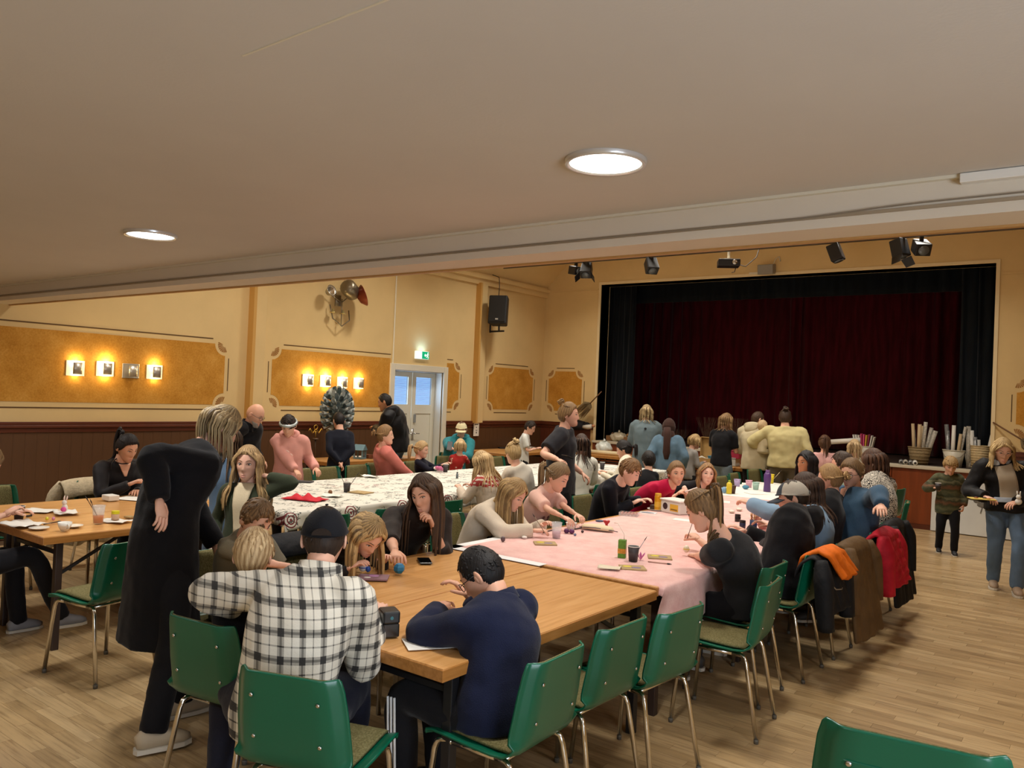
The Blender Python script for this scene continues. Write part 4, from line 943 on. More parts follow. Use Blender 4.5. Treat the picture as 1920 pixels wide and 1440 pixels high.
    if style != 'bald':
        n2, m2 = ((64, 34) if near else (44, 24)); D = dirs(n2, m2, False).reshape(-1, 3); P = head_pts(D); P[:, 1] = np.where(P[:, 1] > .03, np.minimum(P[:, 1], .093), P[:, 1])
        mk = hairline(D, P, fringe); ph = np.arctan2(D[:, 0], D[:, 1])
        thk = {'short': .014, 'crop': .007, 'mop': .022}.get(style, .015)
        if style in ('short', 'crop', 'mop'): thk = thk*(.45+.55*smoothstep(-.05, .05, P[:, 2]))
        rid = 1+(.16 if style in ('long', 'bob', 'short', 'mop') else .05)*np.sin(ph*17+3*np.sin(D[:, 2]*6)+sum(map(ord, key)))*np.abs(D[:, :2]).max(1)+.1*np.sin(ph*41+D[:, 2]*9)
        o_ = P+D*(thk*rid*mk-.012*(1-mk))[:, None]
        k = MB(); k.grid(((o_*hs)@Rh.T+Hc).reshape(m2, n2, 3), wrap=True); o = k.build('hair', hm, root, True)
        at = o.data.attributes.new('lock', 'FLOAT', 'POINT'); at.data.foreach_set('value', (.5+.5*np.sin(ph*23+D[:, 2]*4)).astype(np.float32)*(.8 if style in ('long', 'bob', 'short', 'mop') else .35)+(0 if style in ('long', 'bob', 'short', 'mop') else .2))
        lk = []
        def fall(p, n, ln, outw, push=.012):
            """hang down from p, kept outside the torso"""
            pts = []; q = p.copy(); v = unit(V3(outw[0], outw[1], -.6))
            for i in range(n):
                v = unit(v*.45+V3(0, 0, -1)*.75); q = q+v*ln/n
                if q[2] < nb[2]+.02:
                    j = int(np.clip(np.interp(q[2], sp[:, 2], np.arange(9)) if sp[-1, 2] > sp[0, 2] else 4, 0, 8)); c = sp[j]; ex, ey = wx[j]+th+push, wy[j]+th+push
                    if j >= 7: ex, ey = max(ex, .10*wb), max(ey, .085*wb)
                    dx, dy = q[0]-c[0], q[1]-c[1]; rr = math.sqrt((dx/ex)**2+(dy/ey)**2)
                    if rr < 1 and rr > 1e-4: q = V3(c[0]+dx/rr, c[1]+dy/rr, q[2])
                pts.append(q.copy())
            return pts
        if style in ('short', 'mop'):
            for i in range(60 if near else 36):
                az = rg.uniform(-PI, PI); el = rg.uniform(.25, 1.35); aw = az+rg.uniform(-.25, .25); drop = rg.uniform(.25, .5)
                if abs(az) < 1.0 and el-drop < .55: drop = max(.05, el-.62)
                r0 = thk if np.isscalar(thk) else .012
                lk.append(([hpt(az, el, .010*(1.5 if style == 'mop' else 1)), hpt(aw, el-drop*.5, .016*(1.35 if style == 'mop' else 1)), hpt(aw, el-drop, .012)], .009*hs, .0035*hs, rg.uniform(0, 1)))
        if style == 'crop':
            for i in range(110 if near else 50):
                az = rg.uniform(-PI, PI); el = rg.uniform(-.1 if abs(az) > 1.7 else .3, 1.4); dr = rg.uniform(.12, .25)
                if abs(az) < 1.1 and el-dr < .6: continue
                lk.append(([hpt(az, el, .004), hpt(az+rg.uniform(-.1, .1), el-dr*.5, .0075), hpt(az+rg.uniform(-.15, .15), el-dr, .004)], .006*hs, .0016*hs, rg.uniform(0, 1)))
        if style in ('long', 'bob'):
            N = 54 if near else 40
            for i in range(N):
                u = (i+rg.uniform(0, 1))/N; az = (-PI+.0)+u*2*PI
                if abs(az) < 1.0: az = math.copysign(rg.uniform(1.0, 1.4), az)
                st = hpt(az*.5+rg.uniform(-.25, .25), 1.25, .008); p1 = hpt(az, .62, .018); p2 = hpt(az, .15, .024); p3 = hpt(az, -.22, .022)
                ow = unit((Rh@V3(math.sin(az), math.cos(az), 0))*V3(1, 1, 0))*.35
                lnn = hlen*rg.uniform(.8, 1.08)
                lk.append(([st, p1, p2, p3]+fall(p3, 5, lnn, ow, .008+.012*rg.uniform()), .0155*hs, .0055*hs, rg.uniform(0, 1)))
        if style in ('long', 'bob') and fringe == 0:
            for i in range(14):          # front hair swept to both sides of a parting
                sg = -1 if i % 2 else 1; e = rg.uniform(0, .12); q3 = hpt(sg*(1.12+e), -.12, .020)
                lk.append(([hpt(sg*.06, 1.12-e, .012), hpt(sg*(.42+e), .80-e*.5, .015), hpt(sg*(.82+e), .46-e, .017), hpt(sg*(1.05+e), .12, .020), q3]+fall(q3, 4, hlen*rg.uniform(.6, 1.0), unit((Rh@V3(sg, .3, 0))*V3(1, 1, 0))*.3, .012), .011*hs, .005*hs, rg.uniform(.2, 1)))
        if style in ('pony', 'lowpony'):
            el = .62 if style == 'pony' else -.05; tie = hpt(PI, el, .03); bk = unit(Rh@V3(0, -1, .25))
            for i in range(28):
                az = rg.uniform(-PI, PI); st = hpt(az, rg.uniform(.70, 1.0) if abs(az) < 1.2 else rg.uniform(-.2, .9), .008); md = hpt((az+math.copysign(PI, az))/2 if abs(az) < 2.2 else az*.9, .75 if style == 'pony' else .2, .019)
                lk.append(([st, md, tie], .010*hs, .004*hs, rg.uniform(0, 1)))
            for i in range(22 if near else 15):
                j = V3(rg.normal(0, .3), rg.normal(0, .3), rg.normal(0, .3)); q = tie+bk*.045*hs+j*.03
                lk.append(([tie, q]+fall(q, 6, hlen*rg.uniform(.75, 1.05), (bk+j*.9)[:2]*.8, .02), .0155*hs, .009*hs, rg.uniform(0, 1)))
            k = MB(); ring = [tie+bk*.008+(Rh@V3(math.cos(t_), 0, math.sin(t_)))*.017*hs for t_ in np.linspace(0, 2*PI, 12, endpoint=False)]; k.tube(ring, .006*hs, 6, closed=True); k.build('hair_tie', mat('hair tie', '#1d1b1e', .8), root, True)
        if style in ('bun', 'lowbun'):
            el = .95 if style == 'bun' else .1; c = hpt(PI, el, .035); ax = unit(c-Hc)
            e1 = unit(np.cross(ax, V3(1, .1, 0))); e2 = np.cross(ax, e1)
            for i in range(26):
                t0 = rg.uniform(0, 2*PI); rr = rg.uniform(.012, .034)*hs; hgt = rg.uniform(-.01, .03)*hs
                lk.append(([c+ax*hgt+(e1*math.cos(t0+q)+e2*math.sin(t0+q))*rr*(1+.15*math.sin(3*q)) for q in np.linspace(0, 2.6, 6)], .010*hs, .007*hs, rg.uniform(0, 1)))
            for i in range(24):
                az = rg.uniform(-PI, PI); st = hpt(az, rg.uniform(.70, .95) if abs(az) < 1.2 else rg.uniform(-.3, .7), .008); lk.append(([st, hpt((az+math.copysign(PI, az))/2 if abs(az) < 2.2 else az, el*.9, .018), c], .010*hs, .004*hs, rg.uniform(0, 1)))
        if lk: locks_build(lk, 'hair_locks', hm, root)
    info = dict(kn=kn, ft=ft, root=root, Hc=Hc, Rh=Rh, hs=hs, s=s, nb=nb, sp=sp, rts=rts, wx=wx, wy=wy, wb=wb, P0=P0, fpt=fpt, hpt=hpt, up=upd, wr=wr, el=up, th=th, W=lambda p: np.array(Matrix.Rotation(a, 3, 'Z'))@V3(p)+V3(px_, py_, 0))
    for e in extra: e(info)
    PEOPLE[key] = info; return info

# ---- extras worn by people
def glasses(col='#1a1718', round_=False):
    def fn(I):
        k = MB(); Rh, Hc, hs = I['Rh'], I['Hc'], I['hs']
        for sx in (-1, 1):
            c = V3(sx*.032, .098, .008); rw, rh = .024, (.022 if round_ else .018)
            k.tube([Rh@((c+V3(rw*math.cos(t), -abs(.01*math.cos(t)) if sx*math.cos(t) > 0 else 0, rh*math.sin(t)))*hs)+Hc for t in np.linspace(0, 2*PI, 14, endpoint=False)], .0018*hs, 5, closed=True)
            k.tube([Rh@(V3(sx*.055, .09, .012)*hs)+Hc, Rh@(V3(sx*.077, .06, .012)*hs)+Hc, Rh@(V3(sx*.08, -.005, .010)*hs)+Hc], .0018*hs, 5)
        k.tube([Rh@(V3(-.009, .1, .011)*hs)+Hc, Rh@(V3(0, .104, .013)*hs)+Hc, Rh@(V3(.009, .1, .011)*hs)+Hc], .0018*hs, 5)
        k.build('glasses', mat('glasses frame '+col, col, .3), I['root'], True)
    return fn
def cap(c_crown, c_brim, turn=0.0, back=None, tilt=8, hole=False):
    def fn(I):
        Rh, Hc, hs = I['Rh'], I['Hc'], I['hs']; Rc = Rh@rot3(turn, -tilt, 0)
        D = dirs(40, 14, False)[:8].reshape(-1, 3)
        th = np.linspace(0, PI*.60, 13); ph = np.linspace(0, 2*PI, 40, endpoint=False)
        D = np.stack([np.outer(np.sin(th), np.sin(ph)), np.outer(np.sin(th), np.cos(ph)), np.outer(np.cos(th), np.ones(40))], -1)
        P = D*V3(.089, .110, .118)*(1+.012*np.cos(ph*6)[None, :, None]*np.sin(th)[:, None, None]); P[..., 2] = np.maximum(P[..., 2], .022+.30*np.minimum(P[..., 1], .06))+.006
        k = MB(); k.grid(((P.reshape(-1, 3)*hs)@Rc.T+Hc).reshape(13, 40, 3), wrap=True)
        fs = list(k.f)
        if back is not None:
            k.mi = []
            for f in fs:
                j = f[0] % 40; i = f[0]//40; ang = abs(((ph[j]+PI) % (2*PI))-PI); k.mi.append(1 if ang > 1.0 else 0)
        o = k.build('cap', [c_crown]+([back] if back is not None else []), I['root'], True); sl = o.modifiers.new('s', 'SOLIDIFY'); sl.thickness = .004
        G = []
        for v in np.linspace(0, 1, 6):
            row = []
            for u in np.linspace(-1, 1, 13):
                x = u*.078; y0 = .108*math.sqrt(max(0, 1-(x/.0905)**2)); row.append(Rc@(V3(x*(1+.05*v), y0+v*(.075-.022*u*u)-.004, .026-.016*u*u-.012*v)*hs)+Hc)
            G.append(row)
        b = MB().grid(G).build('brim', c_brim, o, True); sl = b.modifiers.new('s', 'SOLIDIFY'); sl.thickness = .005
        k = MB(); k.ell(Rc@(V3(0, 0, .131)*hs)+Hc, (.007, .007, .004), 8, 6); k.build('button', c_brim, o, True)
        if hole:
            k = MB(); hp = [Rc@(V3(.036*math.cos(t), -.1125, .004+.026*math.sin(t))*hs)+Hc for t in np.linspace(0, PI, 10)]; hp2 = [p_+Rc@V3(0, -.0025, 0) for p_ in hp]
            k.add(np.vstack([hp, hp2]), [tuple(range(10)), tuple(range(19, 9, -1))]); k.build('cap_opening', fabric('cap opening', '#2a211c'), o)
    return fn
def hood(mtl, size=1.0):
    def fn(I):
        nb, s, up, Rb = I['nb'], I['s'], I['up'], I['rts'][8]; f = unit(np.cross(up, Rb)); k = MB(); c = nb+up*.015*s
        pts = [c+Rb*math.sin(t)*.105*s*size-f*(-math.cos(t)*.085*s*size)-up*(.035*s*(1-abs(math.sin(t/2)))) for t in np.linspace(.55, 2*PI-.55, 15)]
        rad = np.interp(np.abs(np.linspace(-1, 1, 15)), [0, .5, 1], [.058, .048, .022])*s*size; k.tube(pts, rad, 10)
        b = c-f*.10*s; k.ell(b-up*.06*s, (.10*s*size, .05*s, .085*s), 14, 10)
        o = remesh_obj(k, 'hood', mtl, I['root'], .011, 5, .015)
    return fn
def collar(mtl, open_=True):
    def fn(I):
        nb, s, up, Rb = I['nb'], I['s'], I['up'], I['rts'][8]; f = unit(np.cross(up, Rb)); k = MB(); G = []
        for v in (0, .5, 1):
            row = []
            for t in np.linspace(.35, 2*PI-.35, 17):
                r = (.078+.022*v)*s; row.append(nb+Rb*math.sin(t)*r+f*math.cos(t)*r*.9+up*(.05*(1-v)-.005-.03*v*(1 if open_ else 0))*s-up*.02*s*math.cos(t)**2*(1 if math.cos(t) > 0 else 0))
            G.append(row)
        o = k.grid(G).build('collar', mtl, I['root'], True); q = o.modifiers.new('s', 'SOLIDIFY'); q.thickness = .006
    return fn
def held(builder, name, label, cat, which=1, off=(0, .07, .0), rz=0.0):
    """a thing held in a hand stays a top-level object"""
    def fn(I):
        w_ = I['wr'][which]; d = unit(w_-I['el'][which][1]); p = I['W'](w_+d*.085*I['s'])+V3(0, 0, 0)+V3(off); builder(name, label, cat, p, rz)
    return fn
def beard(col):
    def fn(I):
        Rh, Hc, hs = I['Rh'], I['Hc'], I['hs']; D = dirs(44, 30, False).reshape(-1, 3); P = head_pts(D); a = np.abs(np.arctan2(D[:, 0], D[:, 1]))
        mk = smoothstep(-.046, -.058, P[:, 2])*smoothstep(1.55, 1.3, a)*(1-np.exp(-(P[:, 0]/.02)**2-((P[:, 2]+.066)/.008)**2)); o_ = P+D*(.006*mk-.01*(1-mk))[:, None]
        o = MB().grid(((o_*hs)@Rh.T+Hc).reshape(30, 44, 3), wrap=True).build('beard', hair_mat(*col), I['root'], True)
    return fn
def bake_people():
    dg = bpy.context.evaluated_depsgraph_get()
    for o, fine in BAKE:
        ev = o.evaluated_get(dg); me = bpy.data.meshes.new_from_object(ev); mats = list(o.data.materials)
        n = len(me.vertices); V = np.zeros(n*3); me.vertices.foreach_get('co', V); V = V.reshape(-1, 3)
        lp = np.zeros(len(me.loops), dtype=np.int32); me.loops.foreach_get('vertex_index', lp); tot = np.zeros(len(me.polygons), dtype=np.int32); me.polygons.foreach_get('loop_total', tot)
        if fine is not None and fine.n:
            V = np.vstack([V]+fine.v); lf = np.array([i+n for f in fine.f for i in f], dtype=np.int32); tf = np.array([len(f) for f in fine.f], dtype=np.int32)
            lp = np.concatenate([lp, lf]); tot = np.concatenate([tot, tf])
        nm = bpy.data.meshes.new(o.name); nm.vertices.add(len(V)); nm.vertices.foreach_set('co', V.ravel()); nm.loops.add(len(lp)); nm.loops.foreach_set('vertex_index', lp)
        nm.polygons.add(len(tot)); st = np.concatenate([[0], np.cumsum(tot)[:-1]]).astype(np.int32); nm.polygons.foreach_set('loop_start', st); nm.polygons.foreach_set('loop_total', tot)
        nm.polygons.foreach_set('use_smooth', np.ones(len(tot), dtype=bool)); nm.update(calc_edges=True)
        for m_ in mats: nm.materials.append(m_)
        o.modifiers.clear(); old = o.data; o.data = nm; bpy.data.meshes.remove(old); bpy.data.meshes.remove(me)
    BAKE.clear()
def patch(name, mtl, w0=.06, w1=.06, i0=2, i1=7.6, off=.006, cx=0.0, back=False, wr_=0.0):
    """a shaped piece lying on the front (or back) of the torso"""
    def fn(I):
        sp, rts, wx, wy, th, root = I['sp'], I['rts'], I['wx'], I['wy'], I['th'], I['root']; G = []
        for i in np.linspace(i0, i1, 10):
            a = int(min(i, 7)); f = i-a; c = sp[a]*(1-f)+sp[a+1]*f; t = unit(sp[min(a+1, 8)]-sp[max(a-1, 0)]); r = unit(rts[a]-t*(rts[a]@t)); fw = np.cross(t, r)
            X, Y = wx[a]*(1-f)+wx[a+1]*f+th, wy[a]*(1-f)+wy[a+1]*f+th; w_ = (w0+(w1-w0)*(i-i0)/(i1-i0))*I['s']; row = []
            for u in np.linspace(-1, 1, 9):
                x = np.clip(u*w_+cx*I['s'], -X*.96, X*.96); y = Y*(1-abs(x/X)**2.22)**(1/2.22)+off; row.append(c+r*x+fw*(-y if back else y))
            G.append(row)
        o = MB().grid(G).build(name, mtl, root, True); q = o.modifiers.new('s', 'SOLIDIFY'); q.thickness = .012; q.offset = 0
    return fn
def marks(mtl, spots, off=.016, back=False, name='print'):
    """flat print on the chest: spots of (x, spine index, radius)"""
    def fn(I):
        sp, rts, wx, wy, th = I['sp'], I['rts'], I['wx'], I['wy'], I['th']; k = MB()
        for x0, i, r0 in spots:
            a = int(min(i, 7)); f = i-a; c = sp[a]*(1-f)+sp[a+1]*f; t = unit(sp[a+1]-sp[a]); r = unit(rts[a]-t*(rts[a]@t)); fw = np.cross(t, r); X, Y = wx[a]+th, wy[a]+th; x = x0*I['s']
            y = Y*(1-min(.95, abs(x/X))**2.22)**(1/2.22)+off-.006; p = c+r*x+fw*(-y if back else y); rr = r0*I['s']
            k.ell(p, (rr, .006, rr), 10, 6, rot=np.stack([r, fw, t], 1))
        k.build(name, mtl, I['root'], True)
    return fn
def headband(mtl):
    def fn(I):
        k = MB(); k.tube([I['hpt'](a, .42+.15*math.cos(a), .021) for a in np.linspace(0, 2*PI, 24, endpoint=False)], .008, 6, closed=True, rad2=.016); k.build('headband', mtl, I['root'], True)
    return fn
def hijab(mtl):
    def fn(I):
        Rh, Hc, hs = I['Rh'], I['Hc'], I['hs']; k = MB(); D = dirs(40, 26, False).reshape(-1, 3); P = head_pts(D); a = np.abs(np.arctan2(D[:, 0], D[:, 1]))
        mk = smoothstep(.75, .95, a)+smoothstep(.07, .085, P[:, 2]); mk = np.clip(mk, 0, 1); o_ = P+D*(.028*mk*(1+.06*np.sin(D[:, 2]*40))-.012*(1-mk))[:, None]
        k.grid(((o_*hs)@Rh.T+Hc).reshape(26, 40, 3), wrap=True)
        nb, f = I['nb'], unit(np.cross(I['up'], I['rts'][8])); k.tube([nb+V3(0, 0, .09), nb+V3(0, 0, .02), nb-V3(0, 0, .05)], [.08, .1, .13], 16, rad2=[.08, .095, .11])
        b = nb-f*.12; k.tube([I['hpt'](PI, -.1, .02), b+V3(0, 0, .02), b-f*.03-V3(0, 0, .12), b-f*.03-V3(0, 0, .24), b-f*.02-V3(0, 0, .34)], [.05, .055, .05, .055, .03], 10, rad2=[.03, .03, .025, .025, .012])
        k.build('head_scarf', mtl, I['root'], True)
    return fn
def stripes(side=1):
    def fn(I):
        K, Ft, s = I['kn'][side], I['ft'][side], I['s']; d = unit(Ft-K); lat = unit(V3(side, 0, 0)-d*d[0]); f = np.cross(lat, d)
        for i in (-1, 0, 1): MB().tube([K+(Ft-K)*u+lat*(.073-.012*u)*s+f*i*.018*s+d*0 for u in np.linspace(-.05, .95, 8)], .0055*s, 6).build('stripe', F('white stripe', '#d8d8d6'), I['root'], True)
    return fn
W_ = at_z
def LL(pos, yaw, w):
    a = math.radians(-yaw); x, y = w[0]-pos[0], w[1]-pos[1]; return (x*math.cos(a)-y*math.sin(a), x*math.sin(a)+y*math.cos(a), w[2] if len(w) > 2 else 0)
F = fabric
BLK, NAVY = F('black', '#121216'), F('navy', '#161a2b'); JEAN = F('blue jeans', '#5b7089', var=.15); LJEAN = F('light jeans', '#7f93a6', var=.15)
# --- the left row
person('P1', 'child at the left picture edge in pale pink tee and black leggings', (-5.82, 1.96), -2, 1.52, head=(-5.88, 2.12, 1.15), look=(0, 25, 0), top=F('pale pink', '#d8b3a6'), sleeve='short', armL='table', armR=at_z(12, 962, .86), elR=(.6, -.3, -.8), shoes='#85868c', hair=('long', '#5c4630', '#94764f'), feet=((-.1, .42, .06), (.10, .62, .10)), knees=((0, 0, 0), (.03, .05, .04)))
person('P2', 'seated woman with a black ponytail and sheer black blouse at the left table', (-7.15, 3.62), -86, 1.66, head=at_x(238, 840, -6.98), look=(6, 26, 0), skin='light', top=F('black blouse', '#171417', .6), hair=('pony', '#0f0c0c', '#2b2220'), hlen=.34, armR=at_x(243, 908, -6.75), elR=(.6, -.4, -.6), armL=at_x(258, 922, -6.75), near=True, extra=(patch('neck_opening', SKIN['light'], .01, .055, 6.2, 8, .004),))
p3 = (-3.86, 2.22)
person('P3', 'woman with blond highlights in a long black cardigan bending over, hand on hip', p3, -4, 1.72, 'stand', head=at_x(413, 802, -4.02), look=(-8, 32, 0), top=F('black cardigan', '#101014', .95), hem=.12, coat=.36, flare=1.22, bottom=BLK, shoes='#b3a48c', hair=('bob', '#5e4c34', '#cdb68a'), hlen=.15, armR=at_x(299, 940, -3.70), nshift=(0, -.03, -.03), elR=(.05, -1, .0), armL=at_x(424, 1062, -3.9), elL=(-.5, -.2, -.3), near=True, feet=(LL(p3, -4, (-3.86, 2.36)), LL(p3, -4, (-3.56, 2.04))), bulk=.012, build=1.08, curl=.5)
person('P4', 'girl with long blond hair in an olive cardigan touching her ear', tuple(at_x(462, 900, -4.5)[:2]), 212, 1.36, 'stand', head=at_x(465, 870, -4.5), look=(6, 4, 0), top=F('olive knit', '#39402f'), hair=('long', '#6d563a', '#c3a271'), hlen=.26, armL=at_x(503, 893, -4.38), elL=(-1, .25, -.25), armR='hang', near=True, hem=.1, bottom=F('beige skirt', '#a58e6c'), extra=(patch('blouse', F('cream blouse', '#d9c9a8'), .035, .075, 1.2, 8, .008),))
person('P5', 'person in a denim shirt mostly hidden behind the woman in black', (-4.98, 3.34), 75, 1.46, 'stand', top=F('denim shirt', '#5d7590'), bottom=JEAN, hair=('bob', '#3a2b1f', '#5f4732'), look=(0, 10, 0), extra=(collar(F('white collar', '#d8d8d4')),))
person('P6', 'bald man with glasses and grey beard in a black coat', tuple(at_x(462, 850, -7.75)[:2]), -62, 1.76, 'stand', head=at_x(478, 778, -7.5), look=(0, 30, 0), top=BLK, bulk=.012, hair=('bald', '#777777', '#999999'), skin='light', armR='hang', armL='hang', hem=.3, extra=(glasses(), beard(('#8f8a84', '#c9c4bc')), collar(BLK)))
person('P7', 'child in a pink hoodie with a silver headband looking down', tuple(at_x(541, 860, -7.18)[:2]), 220, 1.46, 'stand', head=at_x(541, 798, -7.1), look=(0, 34, 0), skin='light', top=F('pink hoodie', '#d79a90'), hair=('short', '#17110f', '#332620'), armL=at_x(592, 878, -6.92), armR=at_x(556, 886, -6.9), hem=.14, bulk=.012, near=True, elL=(-.3, -.5, -1), elR=(.3, -.5, -1), extra=(hood(F('pink hoodie', '#d79a90'), .9), headband(mat('silver band', '#a9b2b2', .35, .5)), marks(F('print pale', '#e6c1b6'), [(0, 4.6, .045), (-.05, 4.2, .03), (.05, 4.2, .03), (0, 3.8, .035)])))
# --- the near wood table
person('P8', 'boy with brown hair in a grey tee at the corner of the wood table', (-3.80, 2.60), -85, 1.26, head=at_x(480, 975, -3.5), look=(-4, 34, 0), top=F('stone tee', '#77715f'), sleeve='short', hair=('short', '#4d3a28', '#8d6d49'), armR=at_z(585, 1072, .79), armL=at_z(560, 1068, .79), near=True)
person('P9', 'small blond boy in a black tee seen from behind', (-2.93, 2.03), 6, 1.2, head=at_z(475, 1043, 1.045), look=(34, 12, 0), top=F('black tee', '#15151a'), sleeve='short', hair=('short', '#8b6d48', '#d6bb90'), near=True, face=False)
person('P10', 'man in a black cap and black and white plaid shirt seen from behind', (-2.40, 1.88), 20, 1.80, head=at_z(608, 1012, 1.15), look=(24, 20, 0), top=M_plaid(), bulk=.012, build=1.02, bottom=F('dark navy trousers', '#1b1d2b'), hair=('crop', '#2a211c', '#3d3028'), armL=(-2.80, 2.06, .80), elL=(-1, -.5, .25), armR=(-2.45, 2.36, .79), elR=(.1, -.2, -1), knees=((-.3, -.16, 0), (-.06, 0, 0)), near=True, face=False, extra=(cap(F('black cap', '#14161c'), F('black cap', '#14161c'), hole=True, tilt=4), collar(M_plaid())))
person('P11', 'girl with long blond hair bent low over her painting', (-3.76, 3.16), -86, 1.34, head=at_x(690, 1002, -3.2), look=(-14, 48, 0), top=F('dark brown top', '#1f1a1a'), hair=('long', '#5f4a30', '#c9a873'), hlen=.27, armR=at_z(655, 1066, .79), armL=at_z(720, 1052, .79), near=True)
person('P12', 'woman with long brown hair and dark brown shirt resting her chin on her hand', (-3.80, 3.78), -98, 1.68, head=at_x(797, 926, -3.45), look=(-68, 18, 8), top=F('espresso shirt', '#241b17', .7), sleeve='3q', hair=('long', '#2c1d14', '#57402c'), hlen=.36, armL=at_x(812, 988, -3.36), elL=(.1, .4, -1), armR=at_z(742, 1052, .80), near=True, skin='light', curl=1.3, extra=(collar(F('espresso shirt', '#241b17', .7)),))
person('P13', 'boy with black hair and glasses in a navy fleece writing at the table', (-1.90, 2.50), 92, 1.66, head=at_x(905, 1078, -2.10), look=(12, 42, 0), skin='light', top=F('navy fleece', '#151b33', .95), bulk=.012, bottom=BLK, hair=('crop', '#0d0c0d', '#1e1b1c'), armL=(-2.33, 2.62, .80), elL=(-1, -.1, -.25), armR=(-2.30, 2.78, .84), near=True, extra=(glasses(), collar(F('navy fleece', '#151b33', .95), False), stripes(-1)))
# --- along the white printed cloth
person('P14', 'boy in navy standing at the wall table with his hands behind his back', tuple(at_x(635, 860, -8.15)[:2]), 62, 1.42, 'stand', top=F('navy shirt', '#171a26'), hair=('crop', '#121012', '#26211f'), armL='back', armR='back', elL=(-1, -.6, 0), elR=(1, -.6, 0), look=(10, 20, 0), face=False)
person('P15', 'seated woman in a coral pink sweater with clipped up hair', (-7.25, 7.1), -28, 1.66, head=at_x(722, 816, -7.18), look=(-14, 4, 0), top=F('coral sweater', '#cb766c'), bulk=.018, hair=('lowbun', '#5d452d', '#ab8558'), armL='lap', armR='lap', near=True)
person('P16', 'man with black hair in a black puffer jacket standing by the door', tuple(at_x(744, 850, -8.4)[:2]), 118, 1.78, 'stand', head=at_x(722, 754, -8.4), look=(0, 20, 0), skin='tan', top=F('black puffer', '#111114', .45), bulk=.035, bottom=JEAN, hair=('crop', '#0f0d0d', '#221d1b'), armL='front', armR='hang', extra=(hood(F('black puffer', '#111114', .45), .95),))
person('P17', 'little girl with a blond ponytail and navy top', (-7.22, 7.72), -62, 1.16, head=at_x(790, 843, -7.2), look=(0, 14, 0), top=F('navy top', '#161826'), hair=('lowpony', '#8a6e48', '#d2b383'), hlen=.2)
person('P18', 'person in a cream cap and teal hoodie holding a phone', (-8.06, 9.25), 208, 1.66, head=at_x(865, 806, -7.98), look=(8, 22, 0), top=F('teal hoodie', '#2f7f88'), bulk=.02, hair=('crop', '#4b3423', '#6d4d33'), armR=at_x(843, 842, -7.7), armL='table', extra=(cap(F('cream cap', '#ddd3ab'), F('cream cap', '#ddd3ab')), hood(F('teal hoodie', '#2f7f88')), marks(F('teal cap badge', '#8f9a84'), [(0, 5, .01)])))
person('P19', 'toddler with fine blond hair in a red printed shirt', (-7.55, 8.72), 34, .98, head=at_x(863, 837, -7.5), look=(0, 5, 0), top=M_hearts(), hair=('bob', '#a5875c', '#dcc294'), hlen=.06, face=False, seat=.5)
person('P20', 'girl with long blond hair in a fair isle jumper at the white cloth', (-4.84, 6.12), 88, 1.32, head=at_x(904, 868, -4.95), look=(6, 24, 0), top=M_isle(), hair=('long', '#8b6f48', '#d3b586'), hlen=.30, bulk=.012, bottom=F('mauve leggings', '#5a4a4c'), near=True)
person('P21', 'girl with a blond bun and white ruffled top', (-4.86, 6.74), 78, 1.26, head=at_x(962, 850, -4.96), look=(-10, 14, 0), top=F('white ruffle', '#d6cfc0'), hair=('bun', '#8f7449', '#d5b987'), face=False, bulk=.01)
person('P22', 'boy with dark hair in a white tee standing behind the white cloth', tuple(at_x(981, 850, -7.9)[:2]), -58, 1.32, 'stand', look=(-6, 28, 0), top=F('white tee', '#d6d8d2'), sleeve='short', hair=('short', '#1d1713', '#3a2d24'), armL='front', armR='front', extra=(marks(F('tee print', '#3a3a3c'), [(-.03, 4.2, .012), (0, 4.3, .014), (.03, 4.2, .012)]),))
person('P23', 'tall woman with a messy bun in a charcoal tee standing between the tables', tuple(at_x(1050, 900, -4.58)[:2]), -66, 1.72, 'stand', head=at_x(1066, 778, -4.5), look=(4, 4, 0), top=F('charcoal tee', '#29292e'), sleeve='short', hem=.16, build=1.12, bulk=.012, bottom=BLK, hair=('bun', '#4f3a27', '#a98658'), armR=at_x(1046, 862, -4.28), elR=(.1, -1, -.5), armL=at_x(1092, 888, -4.5), near=True, curl=.9)
person('P24', 'girl with long dark hair in a white sweater behind the tall woman', (-4.86, 7.7), 50, 1.5, head=at_x(1090, 834, -4.9), look=(0, 6, 0), top=F('off white knit', '#cfcfc4'), hair=('long', '#241812', '#493326'), hlen=.26, seat=.5, face=False)
person('P41', 'girl with a black ponytail and white top leaning to the table', (-4.8, 8.72), 104, 1.42, head=at_x(1170, 843, -4.98), look=(0, 22, 0), skin='light', top=F('cream top', '#d6cdb8'), hair=('lowpony', '#0f0d0e', '#27211f'), hlen=.16)
person('P40', 'small child with black hair and black top seen from behind', (-4.44, 8.52), 46, 1.08, head=at_x(1216, 864, -4.46), look=(0, 4, 0), top=F('black jumper', '#17171b'), hair=('mop', '#0f0d0d', '#241e1c'), face=False, seat=.5)
